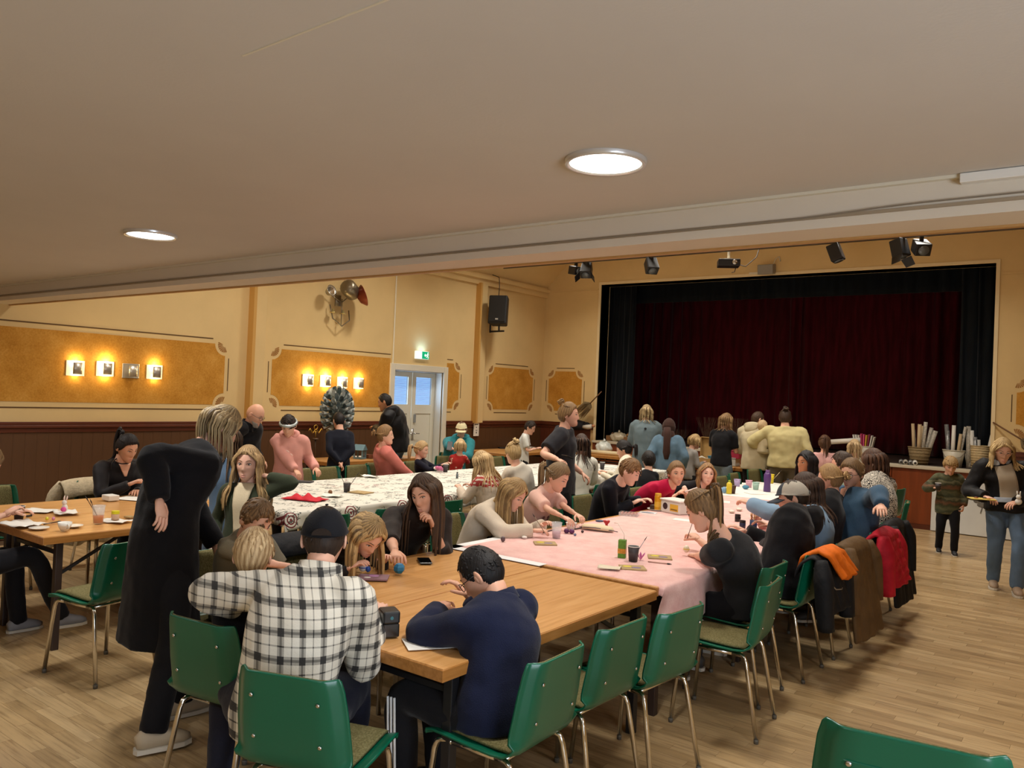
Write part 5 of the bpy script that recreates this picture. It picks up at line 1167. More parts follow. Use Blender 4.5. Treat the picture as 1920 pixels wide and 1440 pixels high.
# --- along the pink cloth, left side
person('P25', 'girl with very long straight blond hair in a cream sweatshirt', (-3.82, 4.66), -88, 1.46, head=at_x(962, 926, -3.52), look=(4, 36, 0), top=F('cream sweatshirt', '#d0c3b0'), bulk=.014, hair=('long', '#7c6240', '#c0a06d'), hlen=.40, armR=at_z(1000, 995, .79), elR=(1, -.2, -.5), armL=at_z(1018, 984, .80), near=True, extra=(marks(F('sweatshirt print', '#2b2a2e'), [(.05, 4.2, .018), (.02, 4.0, .016), (.065, 3.8, .015)]),))
person('P26', 'girl in a pale pink printed tee painting at the pink cloth', (-3.80, 5.34), -88, 1.34, head=at_x(1045, 894, -3.55), look=(6, 32, 0), top=F('pink tee', '#d9b1a4'), sleeve='short', hair=('lowpony', '#5c4834', '#a1855f'), hlen=.2, armR=at_z(1072, 980, .82), armL=at_z(1090, 972, .82), near=True, extra=(marks(F('tee drawing', '#6b4a48'), [(-.05, 4.4, .02), (.045, 4.5, .02), (-.05, 4.0, .012), (.045, 4.1, .012)]),))
person('P27', 'boy with light brown hair in a dark navy sweater working at the pink cloth', (-3.84, 6.55), -88, 1.5, head=at_x(1180, 884, -3.5), look=(14, 30, 0), top=F('midnight sweater', '#12131d'), bulk=.012, hair=('short', '#5b432c', '#946f48'), fringe=.012, armR=at_z(1186, 944, .80), armL=at_z(1202, 938, .81), near=True, skin='pale')
person('P28', 'girl in a magenta tee looking toward the camera', (-3.80, 7.12), -92, 1.36, head=at_x(1268, 888, -3.36), look=(-44, 4, 0), top=F('magenta tee', '#b4123f'), sleeve='3q', hair=('lowpony', '#5b442d', '#a37f54'), hlen=.2, armR=at_z(1258, 922, .82), armL=at_z(1272, 925, .82), near=True, skin='light')
person('P29', 'girl with long light brown hair in a black sleeveless top', (-3.76, 7.66), -92, 1.30, head=at_x(1325, 890, -3.33), look=(-50, -4, -6), top=F('black sleeveless', '#141216'), sleeve='none', hair=('long', '#6a4e32', '#ad8455'), hlen=.3, near=True, skin='pale')
# --- along the pink cloth, right side
person('P30', 'woman with a long ponytail in a dark tee painting an egg', (-1.77, 4.76), 90, 1.66, head=at_x(1318, 957, -1.98), look=(4, 34, 0), top=F('dark tee', '#222326'), sleeve='short', hair=('pony', '#41301f', '#a8855a'), hlen=.40, armR=at_x(1310, 1012, -2.22), elR=(.2, 0, -1), armL=at_x(1296, 1044, -2.22), elL=(.15, -.45, -1), near=True, bottom=BLK, curl=1.0, nshift=(0, -.045, -.05))
person('P31', 'man in a black hoodie and a grey mesh cap with dark brim', (-1.80, 5.50), 88, 1.82, head=at_x(1488, 934, -1.84), look=(16, 22, 0), top=F('black hoodie', '#0f0f13', .95), bulk=.022, hair=('crop', '#2a2019', '#413226'), armL=at_x(1432, 1030, -2.08), elL=(-1, -.2, -.6), near=True, extra=(cap(F('slate cap front', '#39414b'), F('slate cap front', '#39414b'), back=F('grey mesh', '#aaa59a'), hole=True, tilt=4), hood(F('black hoodie', '#0f0f13', .95), 1.1)))
person('P51', 'small child in a dusty pink top leaning on the table beside the man in black', (-1.98, 6.02), 92, 1.12, head=at_x(1463, 962, -2.16), look=(10, 20, 0), top=F('dusty pink', '#bb8078'), hair=('bob', '#6b4e33', '#a07a50'), hlen=.05, armL=at_z(1412, 1003, .79), elL=(-1, -.1, -.2), seat=.44)
person('P32', 'woman with long dark hair in a light blue sweater reaching across the table', (-1.78, 6.10), 92, 1.68, head=at_x(1512, 918, -1.86), look=(16, 14, 0), top=F('light blue knit', '#7f9cb8'), bulk=.018, hair=('long', '#2b1d17', '#4c382b'), hlen=.22, armL=at_x(1398, 942, -2.32), elL=(-.4, .1, -.6), near=True)
person('P33', 'girl with a low blond bun in a black top', (-1.84, 6.62), 88, 1.5, head=at_x(1556, 898, -1.9), look=(0, 10, 0), top=F('black long sleeve', '#131317'), hair=('lowbun', '#7a5e3d', '#c09c6a'), face=False)
person('P34', 'woman with glasses in a denim blue shirt, arm stretched over the chair back', (-1.70, 7.0), 132, 1.70, head=at_x(1597, 888, -1.76), look=(34, 14, 0), top=F('denim blue', '#3b566f'), bulk=.012, build=1.14, hair=('lowbun', '#4b3826', '#977751'), armL=at_x(1652, 948, -1.40), elL=(-.2, -.1, .7), near=True, sleeve='long', curl=.3, extra=(glasses('#3a2a26'), patch('neck_opening', SKIN['fair'], .008, .05, 6.4, 8, .004)))
person('P36', 'person with dark hair in a sage green top behind the woman in denim', (-1.98, 7.72), 96, 1.66, head=at_x(1580, 872, -2.06), look=(0, 12, 0), top=F('sage green', '#7d8c78'), hair=('short', '#2d211a', '#4a382b'), face=False)
person('P35', 'woman with brown hair in a zebra print top', (-1.66, 7.46), 70, 1.74, head=at_x(1638, 868, -1.76), look=(10, 12, 0), top=M_zebra(), bulk=.014, hair=('long', '#352016', '#5e3f2b'), hlen=.16, face=False)
person('P37', 'girl with black hair in profile near the pink tee girl', (-2.12, 8.35), 118, 1.42, head=at_x(1512, 868, -2.44), look=(34, 4, 0), skin='tan', top=F('black jacket', '#14151a'), hair=('long', '#0c0b0d', '#221e20'), hlen=.16, seat=.5)
# --- in front of the stage
person('P38', 'girl with a brown ponytail in a pale pink tee seen from behind', (-3.3, 11.7), 26, 1.40, 'stand', head=at_y(1546, 832, 11.72), look=(0, 6, 0), top=F('pale pink tee', '#dba9a4'), sleeve='short', hair=('pony', '#3d281b', '#6b4a33'), hlen=.28, face=False, armL='front', armR='front')
person('P39', 'girl with long blond hair in a white top near the buckets', (-2.98, 12.0), 20, 1.36, 'stand', head=at_y(1602, 840, 12.0), look=(0, 6, 0), top=F('ivory top', '#d6cbb5'), hair=('long', '#8f7350', '#d8bd92'), hlen=.2, face=False, armL='front', armR='front')
person('P42', 'woman with blond bob in a blue grey sweater facing the stage', (-5.9, 11.3), 26, 1.69, 'stand', look=(0, 6, 0), top=F('blue grey sweater', '#647379'), bulk=.02, hem=.2, bottom=F('grey skirt', '#6c7578'), hair=('bob', '#6b583c', '#c6ae82'), hlen=.15, face=False, armL='front', armR='front', extra=(marks(F('label dark', '#1d1f24'), [(.0, 5.7, .02)], back=True),))
person('P43', 'woman in a brown head scarf and denim jacket', (-5.32, 10.95), 22, 1.50, 'stand', head=at_y(1254, 802, 10.98), look=(-8, 8, 0), skin='light', top=F('denim jacket', '#5a7488', var=.2), bulk=.025, hem=.24, bottom=BLK, hair=('bald', '#222222', '#333333'), face=False, armR='hang', armL='hang', extra=(hijab(F('brown scarf', '#3b2620')),))
person('P44', 'blond child in a grey top beside the cardboard box', (-5.30, 11.62), -36, 1.24, 'stand', look=(0, 14, 0), top=F('grey marl', '#8b8782'), hair=('bob', '#8d7148', '#cfb180'), hlen=.05, armR='front', armL='hang')
person('P45', 'woman with straight hair in a black tee and light jeans', (-4.82, 11.72), -8, 1.61, 'stand', look=(-24, 10, 0), top=F('black short tee', '#141418'), sleeve='short', hem=.06, bottom=LJEAN, hair=('long', '#5e4730', '#a5835a'), hlen=.14, armR='front', armL='front', face=False)
person('P46', 'man with a beard in a cream hoodie', (-4.30, 11.74), 8, 1.75, 'stand', head=at_y(1420, 787, 11.88), look=(-40, 24, 0), top=F('cream hoodie', '#bdb192'), bulk=.022, hem=.14, bottom=BLK, hair=('crop', '#33241a', '#573f2c'), armR='hang', armL='front', extra=(hood(F('cream hoodie', '#bdb192')), beard(('#3a281c', '#5d432f'))))
person('P47', 'woman with a top bun in a cream sweater and grey leggings holding a baby', (-3.84, 11.68), 16, 1.70, 'stand', head=at_y(1472, 784, 11.74), look=(6, 8, 0), top=F('butter sweater', '#c6ba88'), bulk=.02, build=1.3, hem=.04, bottom=F('taupe leggings', '#6f685d'), hair=('bun', '#2d1f17', '#4f3a2b'), face=False, armL=at_y(1432, 846, 11.75), armR='hang', elL=(-1, .1, -.6))
person('P48', 'baby in cream clothes held on the hip of the woman with the bun', tuple(at_y(1429, 830, 11.62)[:2]), -30, .72, head=at_y(1430, 800, 11.66), seat=at_y(1436, 846, 11.62)[2]-.03, look=(0, 0, 0), top=F('baby cream', '#d8ccab'), bottom=F('baby cream', '#d8ccab'), hair=('crop', '#a88a62', '#d8c09a'), shoes='#d9d2c2', armL='lap', armR='lap', vox=.011, feet=((-.1, .12, at_y(1440, 858, 11.5)[2]), (.1, .12, at_y(1444, 862, 11.5)[2])))
p49 = tuple(at_z(1774, 1038, 0)[:2])
person('P49', 'boy in a striped green and rust knit jumper walking with a cup', p49, 196, 1.20, 'stand', look=(4, 26, 0), top=M_camo(), bulk=.018, hem=.14, bottom=BLK, shoes='#22242a', hair=('mop', '#7d6240', '#c9a774'), fringe=.03, armR=at_y(1752, 915, p49[1]-.18), elR=(.8, -.2, -.9), armL='hang', near=True, feet=((-.07, .10, 0), (.08, -.06, 0)), curl=1.0)
p50 = tuple(at_z(1884, 1108, 0)[:2])
person('P50', 'woman with blond hair in a black biker jacket and jeans walking toward the camera', p50, 192, 1.69, 'stand', look=(6, 24, 0), head=at_y(1880, 845, p50[1]-.12), top=F('black leather jacket', '#101013', .5), bulk=.02, hem=.1, build=1.05, bottom=JEAN, shoes='#a58f78', hair=('bob', '#85683f', '#dbc08c'), hlen=.15, armR=at_y(1848, 932, p50[1]-.30), elR=(.7, -.5, -.6), armL=at_y(1905, 942, p50[1]-.28), elL=(-.7, -.5, -.6), near=True, feet=((-.08, .14, 0), (.09, -.12, 0)),
       extra=(patch('sweater', F('oatmeal sweater', '#a39683'), .085, .075, .2, 8, .012), patch('shirt_hem', F('pale blue shirt', '#aab4c2'), .15, .13, -.0, .9, .014), collar(F('white shirt collar', '#d5d8da')), glasses('#c9a48e', True)))
bake_people()
# ------------------------------------------------------------------ small things on the tables
TOPS = [(-3.445, -1.94, 2.22, 3.92), (-6.815, -5.31, 2.26, 3.96), (-6.8, -5.22, 4.02, 10.64), (-3.42, -1.97, 4.05, 8.42), (-3.75, -2.35, 8.55, 10.3), (-9.0, -8.35, 7.1, 8.9), (-9.1, -8.2, 10.75, 12.4)]
def at_t(px, py, z):
    """as at_z, but kept on the table top it lands on or next to"""
    p = at_z(px, py, z)
    if z > .76: return p
    best = None
    for x0, x1, y0, y1 in TOPS:
        q = V3(min(max(p[0], x0+.07), x1-.07), min(max(p[1], y0+.07), y1-.07), z); d = np.linalg.norm(q-p)
        if best is None or d < best[0]: best = (d, q)
    return best[1]
TT = TZ+.006; TP = TZ+.008
def M(c, r=.5, **k): return mat('paint %s %.2f %s' % (c, r, sorted(k.items())), c, r, **k)
PAPER = mat('paper sheet', '#e6e4dc', .7); INK = mat('ink grey', '#55565a', .7); CUPD = mat('dark paper cup', '#3b3638', .6); WOODL = mat('birch board', '#a88f62', .6, var=.1, vscale=20)
def cup(px, py, lab, c='#3b3638', r=.036, h=.095, z=None, rim='#dcd8cf', p=None, inner='#4a352a', glass=False, fill=None):
    z = TT if z is None else z; p = at_t(px, py, z) if p is None else V3(p); t = thing('cup', lab, 'cup', tuple(p))
    w_ = .0012; m = mat('clear plastic', '#e8ecee', .08, alpha=.28) if glass else M(c, .55)
    MB().lathe([(r*.72, .001), (r*.74, .0), (r, h), (r-w_, h), (r*.72-w_, .004), (.0005, .004)], 20, cap=False).build('wall', m, t, True)
    if rim: MB().lathe([(r-.001, h-.003), (r+.002, h-.002), (r+.002, h+.002), (r-.001, h+.002), (r-.001, h-.003)], 20, cap=False).build('rim', m if glass else M(rim, .5), t, True)
    f = fill or inner
    hh = h*(.45 if fill else .85); rr = r*(.72+.28*(.45 if fill else .85))-.002; MB().lathe([(.0005, .004), (r*.72-.002, .004), (rr, hh), (.0005, hh)], 18, cap=False).build('drink', M(f, .15), t, True); return p
def stick(p, q, lab, c='#6b4a2c', r=.0028, name='paintbrush', cat='brush', tip='#2a2320'):
    t = thing(name, lab, cat, tuple(p)); d = V3(q)-V3(p); MB().tube([V3(0, 0, 0), d*.8], r, 6).build('shaft', M(c, .4), t, True); MB().tube([d*.8, d*.88, d], [r*1.2, r*1.3, r*.2], 6).build('tip', M(tip, .6), t, True)
def flat(px, py, w_, d_, rz, lab, c=None, th=.002, z=None, name='paper_sheet', cat='paper', marks_=(), curl=0.0):
    z = TT if z is None else z; p = at_t(px, py, z); t = thing(name, lab, cat, tuple(p), math.radians(rz)); m = c if c is not None else PAPER
    G = [[(x, y, th+curl*(abs(x)/w_*2)**2*.5+curl*.6*abs(math.sin(y*40+x*20))) for x in np.linspace(-w_/2, w_/2, 8)] for y in np.linspace(-d_/2, d_/2, 8)]
    if curl: o = MB().grid(G).build('sheet', m, t, True); s = o.modifiers.new('s', 'SOLIDIFY'); s.thickness = .0012
    else: bevel(MB().box(-w_/2, w_/2, -d_/2, d_/2, 0, th).build('sheet' if th < .004 else 'board', m, t), min(.001, th/3))
    for nm, mm, (x, y, a, b) in marks_: MB().lathe([(.0005, 0), (1, 0), (.8, .35), (.0005, .5)], 12).xform(Matrix.Translation((x, y, th))@Matrix.Diagonal((a, b, .004, 1))).build(nm, mm, t, True)
    return p
def blob(px, py, r, lab, c, name='painted_egg', cat='egg', z=None, sz=1.2, band=None, p=None, rough=.4):
    z = TT if z is None else z; p = at_t(px, py, z) if p is None else V3(p); t = thing(name, lab, cat, tuple(p)); k = MB(); k.ell((0, 0, r*sz), (r, r, r*sz), 14, 10)
    k.build('body', M(c, rough), t, True)
    if band: MB().tube([(r*1.0*math.cos(a), r*1.0*math.sin(a), r*sz) for a in np.linspace(0, 2*PI, 16, endpoint=False)], r*.12, 5, closed=True).build('band', M(band, .5), t, True)
    return p
def bottle(px, py, prof, lab, c, name='bottle', cat='bottle', cap_=None, z=None, label_c=None, metal=0.0):
    z = TT if z is None else z; p = at_t(px, py, z); t = thing(name, lab, cat, tuple(p)); MB().lathe(prof, 20).build('body', M(c, .3, metal=metal), t, True); h = prof[-1][1]; r = prof[-1][0]
    if cap_: MB().lathe([(.001, h), (r*1.1, h), (r*1.1, h+.02), (.001, h+.02)], 16).build('cap', M(cap_, .4), t)
    if label_c: rr = max(q for q, _ in prof); MB().lathe([(rr+.0006, h*.25), (rr+.0006, h*.6)], 20, cap=False).build('label_band', M(label_c, .5), t, True)
    return p
# left wood tables
cup(35, 975, 'dark paper cup on the left table by the hand at the picture edge')
flat(72, 958, .24, .17, 30, 'printed white sheet on the left table behind the cup', marks_=(('print', INK, (.03, .02, .05, .01)), ('print', INK, (-.03, -.02, .06, .008))), curl=.006)
flat(124, 963, .2, .15, -15, 'crumpled white napkin under the toy rabbit', name='napkin', cat='napkin', curl=.015)
p = at_t(121, 960, TT+.012); t = thing('toy_rabbit', 'small white rabbit figure with a pink pompom belly', 'toy', tuple(p), .4)
k = MB(); k.ell((0, 0, .03), (.022, .02, .03), 12, 8); k.ell((0, -.005, .07), (.018, .017, .018), 12, 8); k.build('body', M('#e8e2da', .8), t, True)
for sx in (-1, 1): MB().tube([(sx*.008, 0, .08), (sx*.012, .004, .1), (sx*.013, .008, .118)], [.005, .006, .002], 6).build('ear', M('#ead2c8', .8), t, True)
MB().ell((.008, -.02, .022), (.02, .018, .018), 12, 8).build('pompom', M('#e0559a', .9), t, True)
stick(at_t(50, 968, TT+.004), at_t(60, 966, TT+.004), 'short black marker beside the dark cup', '#1a1a1c', .007, 'marker', 'pen')
flat(45, 985, .26, .2, 10, 'creased white napkin at the near end of the left table', name='napkin', cat='napkin', curl=.02)
stick(at_t(82, 983, TT+.004), at_t(115, 977, TT+.004), 'long dark brown pencil on the left table', '#402a20', .004, 'pencil', 'pencil')
blob(88, 976, .011, 'yellow egg beside the brown pencil', '#d9d03a'); blob(100, 976, .011, 'pink egg beside the brown pencil', '#d58cae')
p = at_t(73, 992, TT); t = thing('saucer', 'white saucer at the near edge of the left table', 'saucer', tuple(p)); MB().lathe([(.001, 0), (.035, 0), (.06, .01), (.061, .012), (.034, .004), (.001, .004)], 24).build('dish', M('#e6e3da', .25), t, True)
p = at_t(121, 995, TT); t = thing('coffee_cup', 'white china cup at the front edge of the left table', 'cup', tuple(p)); MB().lathe([(.001, 0), (.022, 0), (.038, .03), (.043, .055), (.041, .055), (.035, .03), (.001, .008)], 24).build('bowl', M('#e6e4dc', .2), t, True); MB().tube([(.038, 0, .045), (.058, 0, .042), (.056, 0, .02), (.034, 0, .018)], .005, 8).build('handle', M('#e6e4dc', .2), t, True)
p = at_t(137, 988, TT); t = thing('saucer', 'white saucer half behind the china cup', 'saucer', tuple(p)); MB().lathe([(.001, 0), (.035, 0), (.06, .01), (.061, .012), (.034, .004), (.001, .004)], 24).build('dish', M('#e6e3da', .25), t, True)
p = cup(184, 981, 'clear plastic cup half full of orange drink', glass=True, h=.12, r=.042, fill='#e0670f')
stick(p+V3(0, .01, .02), p+V3(-.06, -.07, .19), 'longer paintbrush leaning in the orange drink'); stick(p+V3(.01, 0, .02), p+V3(-.03, -.05, .17), 'shorter paintbrush leaning in the orange drink')
flat(218, 978, .2, .14, 20, 'white napkin under the yellow lidded jar', name='napkin', cat='napkin', curl=.012)
bottle(216, 974, [(.001, 0), (.026, 0), (.027, .035), (.024, .04)], 'small jar with a yellow lid on the left table', '#cfa98c', 'paint_jar', 'jar', '#d8cf2a', z=TT+.012)
bevel(tag(MB().box(-.06, .06, -.045, .045, 0, .045).build('white_box', M('#e6e4de', .5), None, loc=tuple(at_t(207, 938, TT))), 'small white box near the woman in the black blouse', 'box'), .006)
flat(255, 935, .3, .21, 25, 'white paper in front of the woman in the black blouse'); flat(243, 971, .06, .05, 15, 'tiny wooden board by the hand on the hip', WOODL, .012, name='craft_board', cat='board')
# near wood table
p = at_t(728, 1190, TT); t = thing('pencil_sharpener', 'black desk pencil sharpener with a crank', 'sharpener', tuple(p), math.radians(60))
bevel(MB().box(-.035, .035, -.045, .045, 0, .055).build('shavings_drawer', mat('smoked plastic', '#231f1c', .2), t), .006); bevel(MB().box(-.036, .036, -.046, .046, .055, .105).build('housing', M('#16181a', .35), t), .008)
k = MB(); k.tube([(0, .046, .075), (0, .065, .075)], .006, 8).tube([(0, .062, .075), (0, .064, .035)], .005, 8).tube([(0, .06, .035), (0, .09, .033)], .007, 8); k.build('crank', M('#111214', .4), t, True)
MB().lathe([(.001, 0), (.007, 0), (.007, .003), (.001, .003)], 12).xform(Matrix.Translation((.0, -.046, .08))@Matrix.Rotation(PI/2, 4, 'X')).build('pencil_hole', M('#2d6b74', .3), t)
bird = [('printed_bird', INK, (x, y, .022, .008)) for x, y in ((-.05, .03), (0, .05), (.05, .02), (-.03, -.03), (.03, -.05))]+[('printed_bird', INK, (x, y, .006, .02)) for x, y in ((-.05, .03), (0, .05), (.05, .02), (-.03, -.03), (.03, -.05))]
flat(808, 1206, .21, .15, 55, 'white sheet with small printed birds by the navy sleeve', marks_=bird); flat(862, 1172, .25, .18, 70, 'white sheet under the boy in navy fleece', curl=.004)
p = at_t(796, 1053, TT); t = thing('phone', 'black phone lying on the wood table', 'phone', tuple(p), math.radians(50)); bevel(MB().box(-.037, .037, -.075, .075, 0, .009).build('body', M('#141416', .3), t), .004); MB().box(-.034, .034, -.071, .071, .009, .0095).build('screen', M('#08090b', .08), t)
p = at_t(748, 1076, TT); t = thing('paper_ball', 'blue faceted paper ball on the wood table', 'ball', tuple(p)); k = MB(); k.ell((0, 0, .03), (.032, .032, .03), 6, 5); k.build('facets', M('#2478a8', .6), t)
flat(700, 1084, .16, .12, 40, 'purple edged craft board by the bent girl', M('#8b6a74', .6), .008, name='craft_board', cat='board', marks_=(('paint_dab', M('#c48fc0', .5), (0, .02, .03, .02)), ('paint_dab', M('#e4e0d8', .5), (-.03, -.02, .02, .015))))
blob(680, 1072, .022, 'blue and white painted egg held by the bent girl', '#dfe3ea', band='#2d4fae', sz=1.1); blob(690, 1073, .014, 'small blue paint egg beside the bent girl', '#2c56b0')
# pink cloth
def board(px, py, rz, lab, z=TP, dabs=('#d8c62f', '#7d6a8e'), s=.15):
    flat(px, py, s, s*.8, rz, lab, WOODL, .009, z, 'craft_board', 'board', tuple(('paint_dab', M(c, .5), (-.03+.05*i, .015*(-1)**i, .03, .02)) for i, c in enumerate(dabs)))
board(1022, 1020, 42, 'wooden craft board with yellow paint at the near left of the pink cloth')
board(1237, 1046, 30, 'wooden craft board with yellow flower right of the dark cup'); board(1186, 1066, 38, 'wooden craft board with purple dab at the near edge of the pink cloth')
p = cup(1043, 1009, 'clear cup of pinkish water on the pink cloth', glass=True, h=.11, r=.038, z=TP, fill='#cfa6b6')
for i, (x, y, c, lb) in enumerate(((1062, 1000, '#4b1c4f', 'left dark purple paint pot'), (1072, 1001, '#5a2158', 'right dark purple paint pot'), (1078, 1005, '#6d7a96', 'small grey blue paint pot'), (1092, 999, '#3a2a30', 'tiny dark bead pot alone'))): blob(x, y, .02 if i < 2 else .011, lb+' on the pink cloth', c, 'paint_pot', 'pot', TP, .9)
p = at_t(1071, 992, TP); t = thing('white_bowl', 'small white bowl behind the purple paint pots', 'bowl', tuple(p)); MB().lathe([(.001, 0), (.03, 0), (.042, .045), (.044, .05), (.041, .05), (.03, .01), (.001, .008)], 22).build('bowl_wall', M('#e2e0da', .3), t, True)
for a, b, lb, c in (((1018, 998), (1024, 990), 'short black pencil left of the pink water cup', '#1c1a1e'), ((1078, 992), (1097, 988), 'dark pencil behind the white bowl', '#2a2428'), ((1215, 1053), (1260, 1058), 'pale brush lying by the right craft board', '#b58f7f'), ((1398, 1000), (1416, 1006), 'thick black marker in front of the blue pencil cup', '#151518')):
    stick(at_t(*a, TP+.005), at_t(*b, TP+.005), lb, c, .004 if 'marker' not in lb else .008, 'pencil', 'pencil')
blob(943, 1016, .016, 'small dark grey egg at the near left corner of the pink cloth', '#5d4b50', z=TP); blob(983, 1010, .02, 'white egg half by the cream sweatshirt girl', '#e6e0d8', z=TP, sz=.5); blob(990, 1003, .012, 'tiny black and white bead by the cream sweatshirt girl', '#4b4950', z=TP, sz=.6)
p = at_t(1120, 995, TP); t = thing('pencil_case', 'cream zipped pencil case on the pink cloth', 'pencil case', tuple(p), math.radians(10)); k = MB(); k.tube([(-.13, .0, .018), (-.11, 0, .022), (0, .012, .026), (.1, 0, .022), (.13, -.01, .015)], [.01, .045, .06, .045, .012], 14, right=V3(0, 1, 0), rad2=[.006, .018, .024, .018, .006]); k.build('pouch', M('#d9c9a8', .8), t, True); MB().tube([(-.13, -.04, .02), (0, -.05, .028), (.13, -.03, .018), (.17, -.02, .012)], .003, 6).build('zip', M('#3a2a44', .5), t, True)
p = at_t(1137, 988, TP); t = thing('egg_cup', 'red egg cup on the pink cloth', 'egg cup', tuple(p)); MB().lathe([(.001, 0), (.02, 0), (.01, .012), (.01, .02), (.026, .04), (.026, .05), (.022, .05), (.001, .028)], 18).build('goblet', M('#a8191b', .3), t, True)
p = at_t(1124, 978, TP); t = thing('dish', 'small navy paint dish behind the red egg cup', 'dish', tuple(p)); MB().lathe([(.001, 0), (.03, 0), (.034, .008), (.02, .012), (.001, .012)], 18).build('disc', M('#27395c', .4), t, True)
p = at_t(1166, 1046, TP); t = thing('juice_carton', 'green juice carton with a bent straw', 'carton', tuple(p), .3); bevel(MB().box(-.024, .024, -.02, .02, 0, .115).build('carton', M('#5d8a2a', .45, var=.25, vscale=60), t), .003); MB().box(-.0245, .0245, -.0205, .0205, .03, .06).build('fruit_print', M('#c98a2a', .45, var=.3, vscale=90), t); MB().tube([(.01, 0, .115), (.008, 0, .15), (-.04, .03, .21), (-.07, .06, .205)], .0022, 6).build('straw', M('#e0d9ce', .4), t, True)
p = cup(1187, 1053, 'dark paper cup with a brush next to the green carton', z=TP); stick(p+V3(0, 0, .02), p+V3(.06, .06, .16), 'thin brush standing in the dark cup by the green carton', '#8d9096', .0022)
p = at_t(1201, 1050, TP); t = thing('paper_flower', 'pink folded paper flower leaning on the dark cup', 'flower', tuple(p))
for i in range(6): k = MB(); a = i*PI/3; k.add([(0, 0, .0), (.02*math.cos(a-.4), .02*math.sin(a-.4), .03), (.032*math.cos(a), .032*math.sin(a), .048), (.02*math.cos(a+.4), .02*math.sin(a+.4), .03)], [(0, 1, 2, 3)]); o = k.build('petal', M('#c2649a', .7), t); s = o.modifiers.new('s', 'SOLIDIFY'); s.thickness = .001
flat(1143, 1068, .13, .09, 20, 'crumpled printed napkin at the near edge of the pink cloth', M('#d9cfb8', .8), z=TP, name='napkin', cat='napkin', curl=.02)
p = at_t(1174, 966, TP); t = thing('egg_tray', 'clear tray of small speckled eggs on the pink cloth', 'tray', tuple(p), .3); MB().box(-.08, .08, -.05, -.048, 0, .03).box(-.08, .08, .048, .05, 0, .03).box(-.08, -.078, -.05, .05, 0, .03).box(.078, .08, -.05, .05, 0, .03).box(-.08, .08, -.05, .05, 0, .002).build('tray', mat('clear plastic', '#e8ecee', .08, alpha=.28), t)
for i in range(10): MB().ell((-.06+.03*(i % 5), -.02+.04*(i//5), .016), (.012, .012, .014), 10, 8).build('egg', M('#b5786c', .5), t, True)
p = at_t(1206, 953, TP); t = thing('cake_plate', 'white paper plate with chocolate and yellow cake slices', 'plate', tuple(p)); MB().lathe([(.001, 0), (.06, 0), (.09, .012), (.09, .014), (.06, .004), (.001, .004)], 24).build('plate', M('#dedad0', .5), t, True); bevel(MB().box(-.06, 0, -.03, .03, .005, .045).build('chocolate_cake', M('#3f261a', .7), t), .004); bevel(MB().box(.005, .05, -.03, .03, .005, .04).build('yellow_cake', M('#d9b24a', .7), t), .008)
bottle(1233, 957, [(.001, 0), (.03, 0), (.031, .004), (.031, .13), (.026, .135)], 'yellow orange drinks can on the pink cloth', '#d59312', 'drink_can', 'can', '#d9a52a', z=TP, label_c='#e8b53c', metal=.3)
p = at_t(1268, 962, TP); t = thing('plastic_tub', 'white plastic tub with a yellow label on the pink cloth', 'tub', tuple(p), math.radians(-20)); k = MB(); k.prism([(-.12, -.08), (.12, -.08), (.12, .08), (-.12, .08)], 0, .11); bevel(k.build('tub', M('#dcdad2', .35), t), .012); bevel(MB().box(-.128, .128, -.088, .088, .11, .125).build('lid', M('#e6e4dd', .35), t), .006); MB().box(0, .1, -.0815, -.08, .025, .085).build('label', M('#e0b43c', .5), t); MB().lathe([(.001, 0), (.03, 0), (.001, .001)], 20).xform(Matrix.Translation((-.06, -.081, .06))@Matrix.Rotation(PI/2, 4, 'X')).build('badge', M('#3a2426', .5), t); MB().box(.012, .09, -.083, -.0815, .035, .045).build('label_text', M('#7a5a1c', .5), t)
flat(1280, 975, .16, .11, 10, 'white sheet with a green pen line in front of the tub', z=TP); flat(1215, 962, .15, .1, 15, 'white and navy booklet behind the yellow can', M('#cfd3d8', .6), .006, TP, 'booklet', 'booklet', (('stripe', M('#27344c', .5), (0, -.02, .06, .02)),))
for i, (x, y, c, lb) in enumerate(((1383, 978, '#141416', 'black lidded paint jar beside the ponytail'), (1392, 990, '#1f2c4c', 'navy paint jar beside the ponytail'))): bottle(x, y, [(.001, 0), (.024, 0), (.025, .04), (.022, .042)], lb, c, 'paint_jar', 'jar', '#101012', z=TP)
p = at_t(1412, 996, TP); t = thing('pencil_cup', 'blue pencil holder full of coloured pencils', 'pencil holder', tuple(p)); MB().lathe([(.001, 0), (.028, 0), (.028, .09), (.025, .09), (.025, .004), (.001, .004)], 18).build('holder', M('#23406b', .5), t, True)
for i in range(7): a = i*.9; stick(p+V3(.012*math.cos(a), .012*math.sin(a), .006), p+V3(.022*math.cos(a), .022*math.sin(a), .14+.008*(i % 3)), ['red', 'orange', 'natural wood', 'brown', 'amber', 'dark red', 'tan'][i]+' pencil standing in the blue holder', ['#8e2f28', '#b5642a', '#c69b62', '#7a4a2a', '#c9863a', '#6d2420', '#b89468'][i], .0036, 'pencil', 'pencil', '#d6b48a')
stick(at_t(1405, 985, TP+.005), at_t(1440, 982, TP+.008), 'purple handled scissors beside the blue pencil holder', '#7a55a0', .006, 'scissors', 'scissors', '#a58ac4')
for i, (x, y) in enumerate(((1428, 992), (1435, 990), (1442, 993))): blob(x, y, .018, ['left', 'middle', 'right'][i]+' white egg beside the blue pencil holder', '#e2ded4', z=TP)
for i, (x, y, lb) in enumerate(((1372, 962, 'white egg half near the reaching hand'), (1386, 958, 'white foam ring near the reaching hand'))): blob(x, y, .03, lb, '#ded6c8', z=TP, sz=.5)
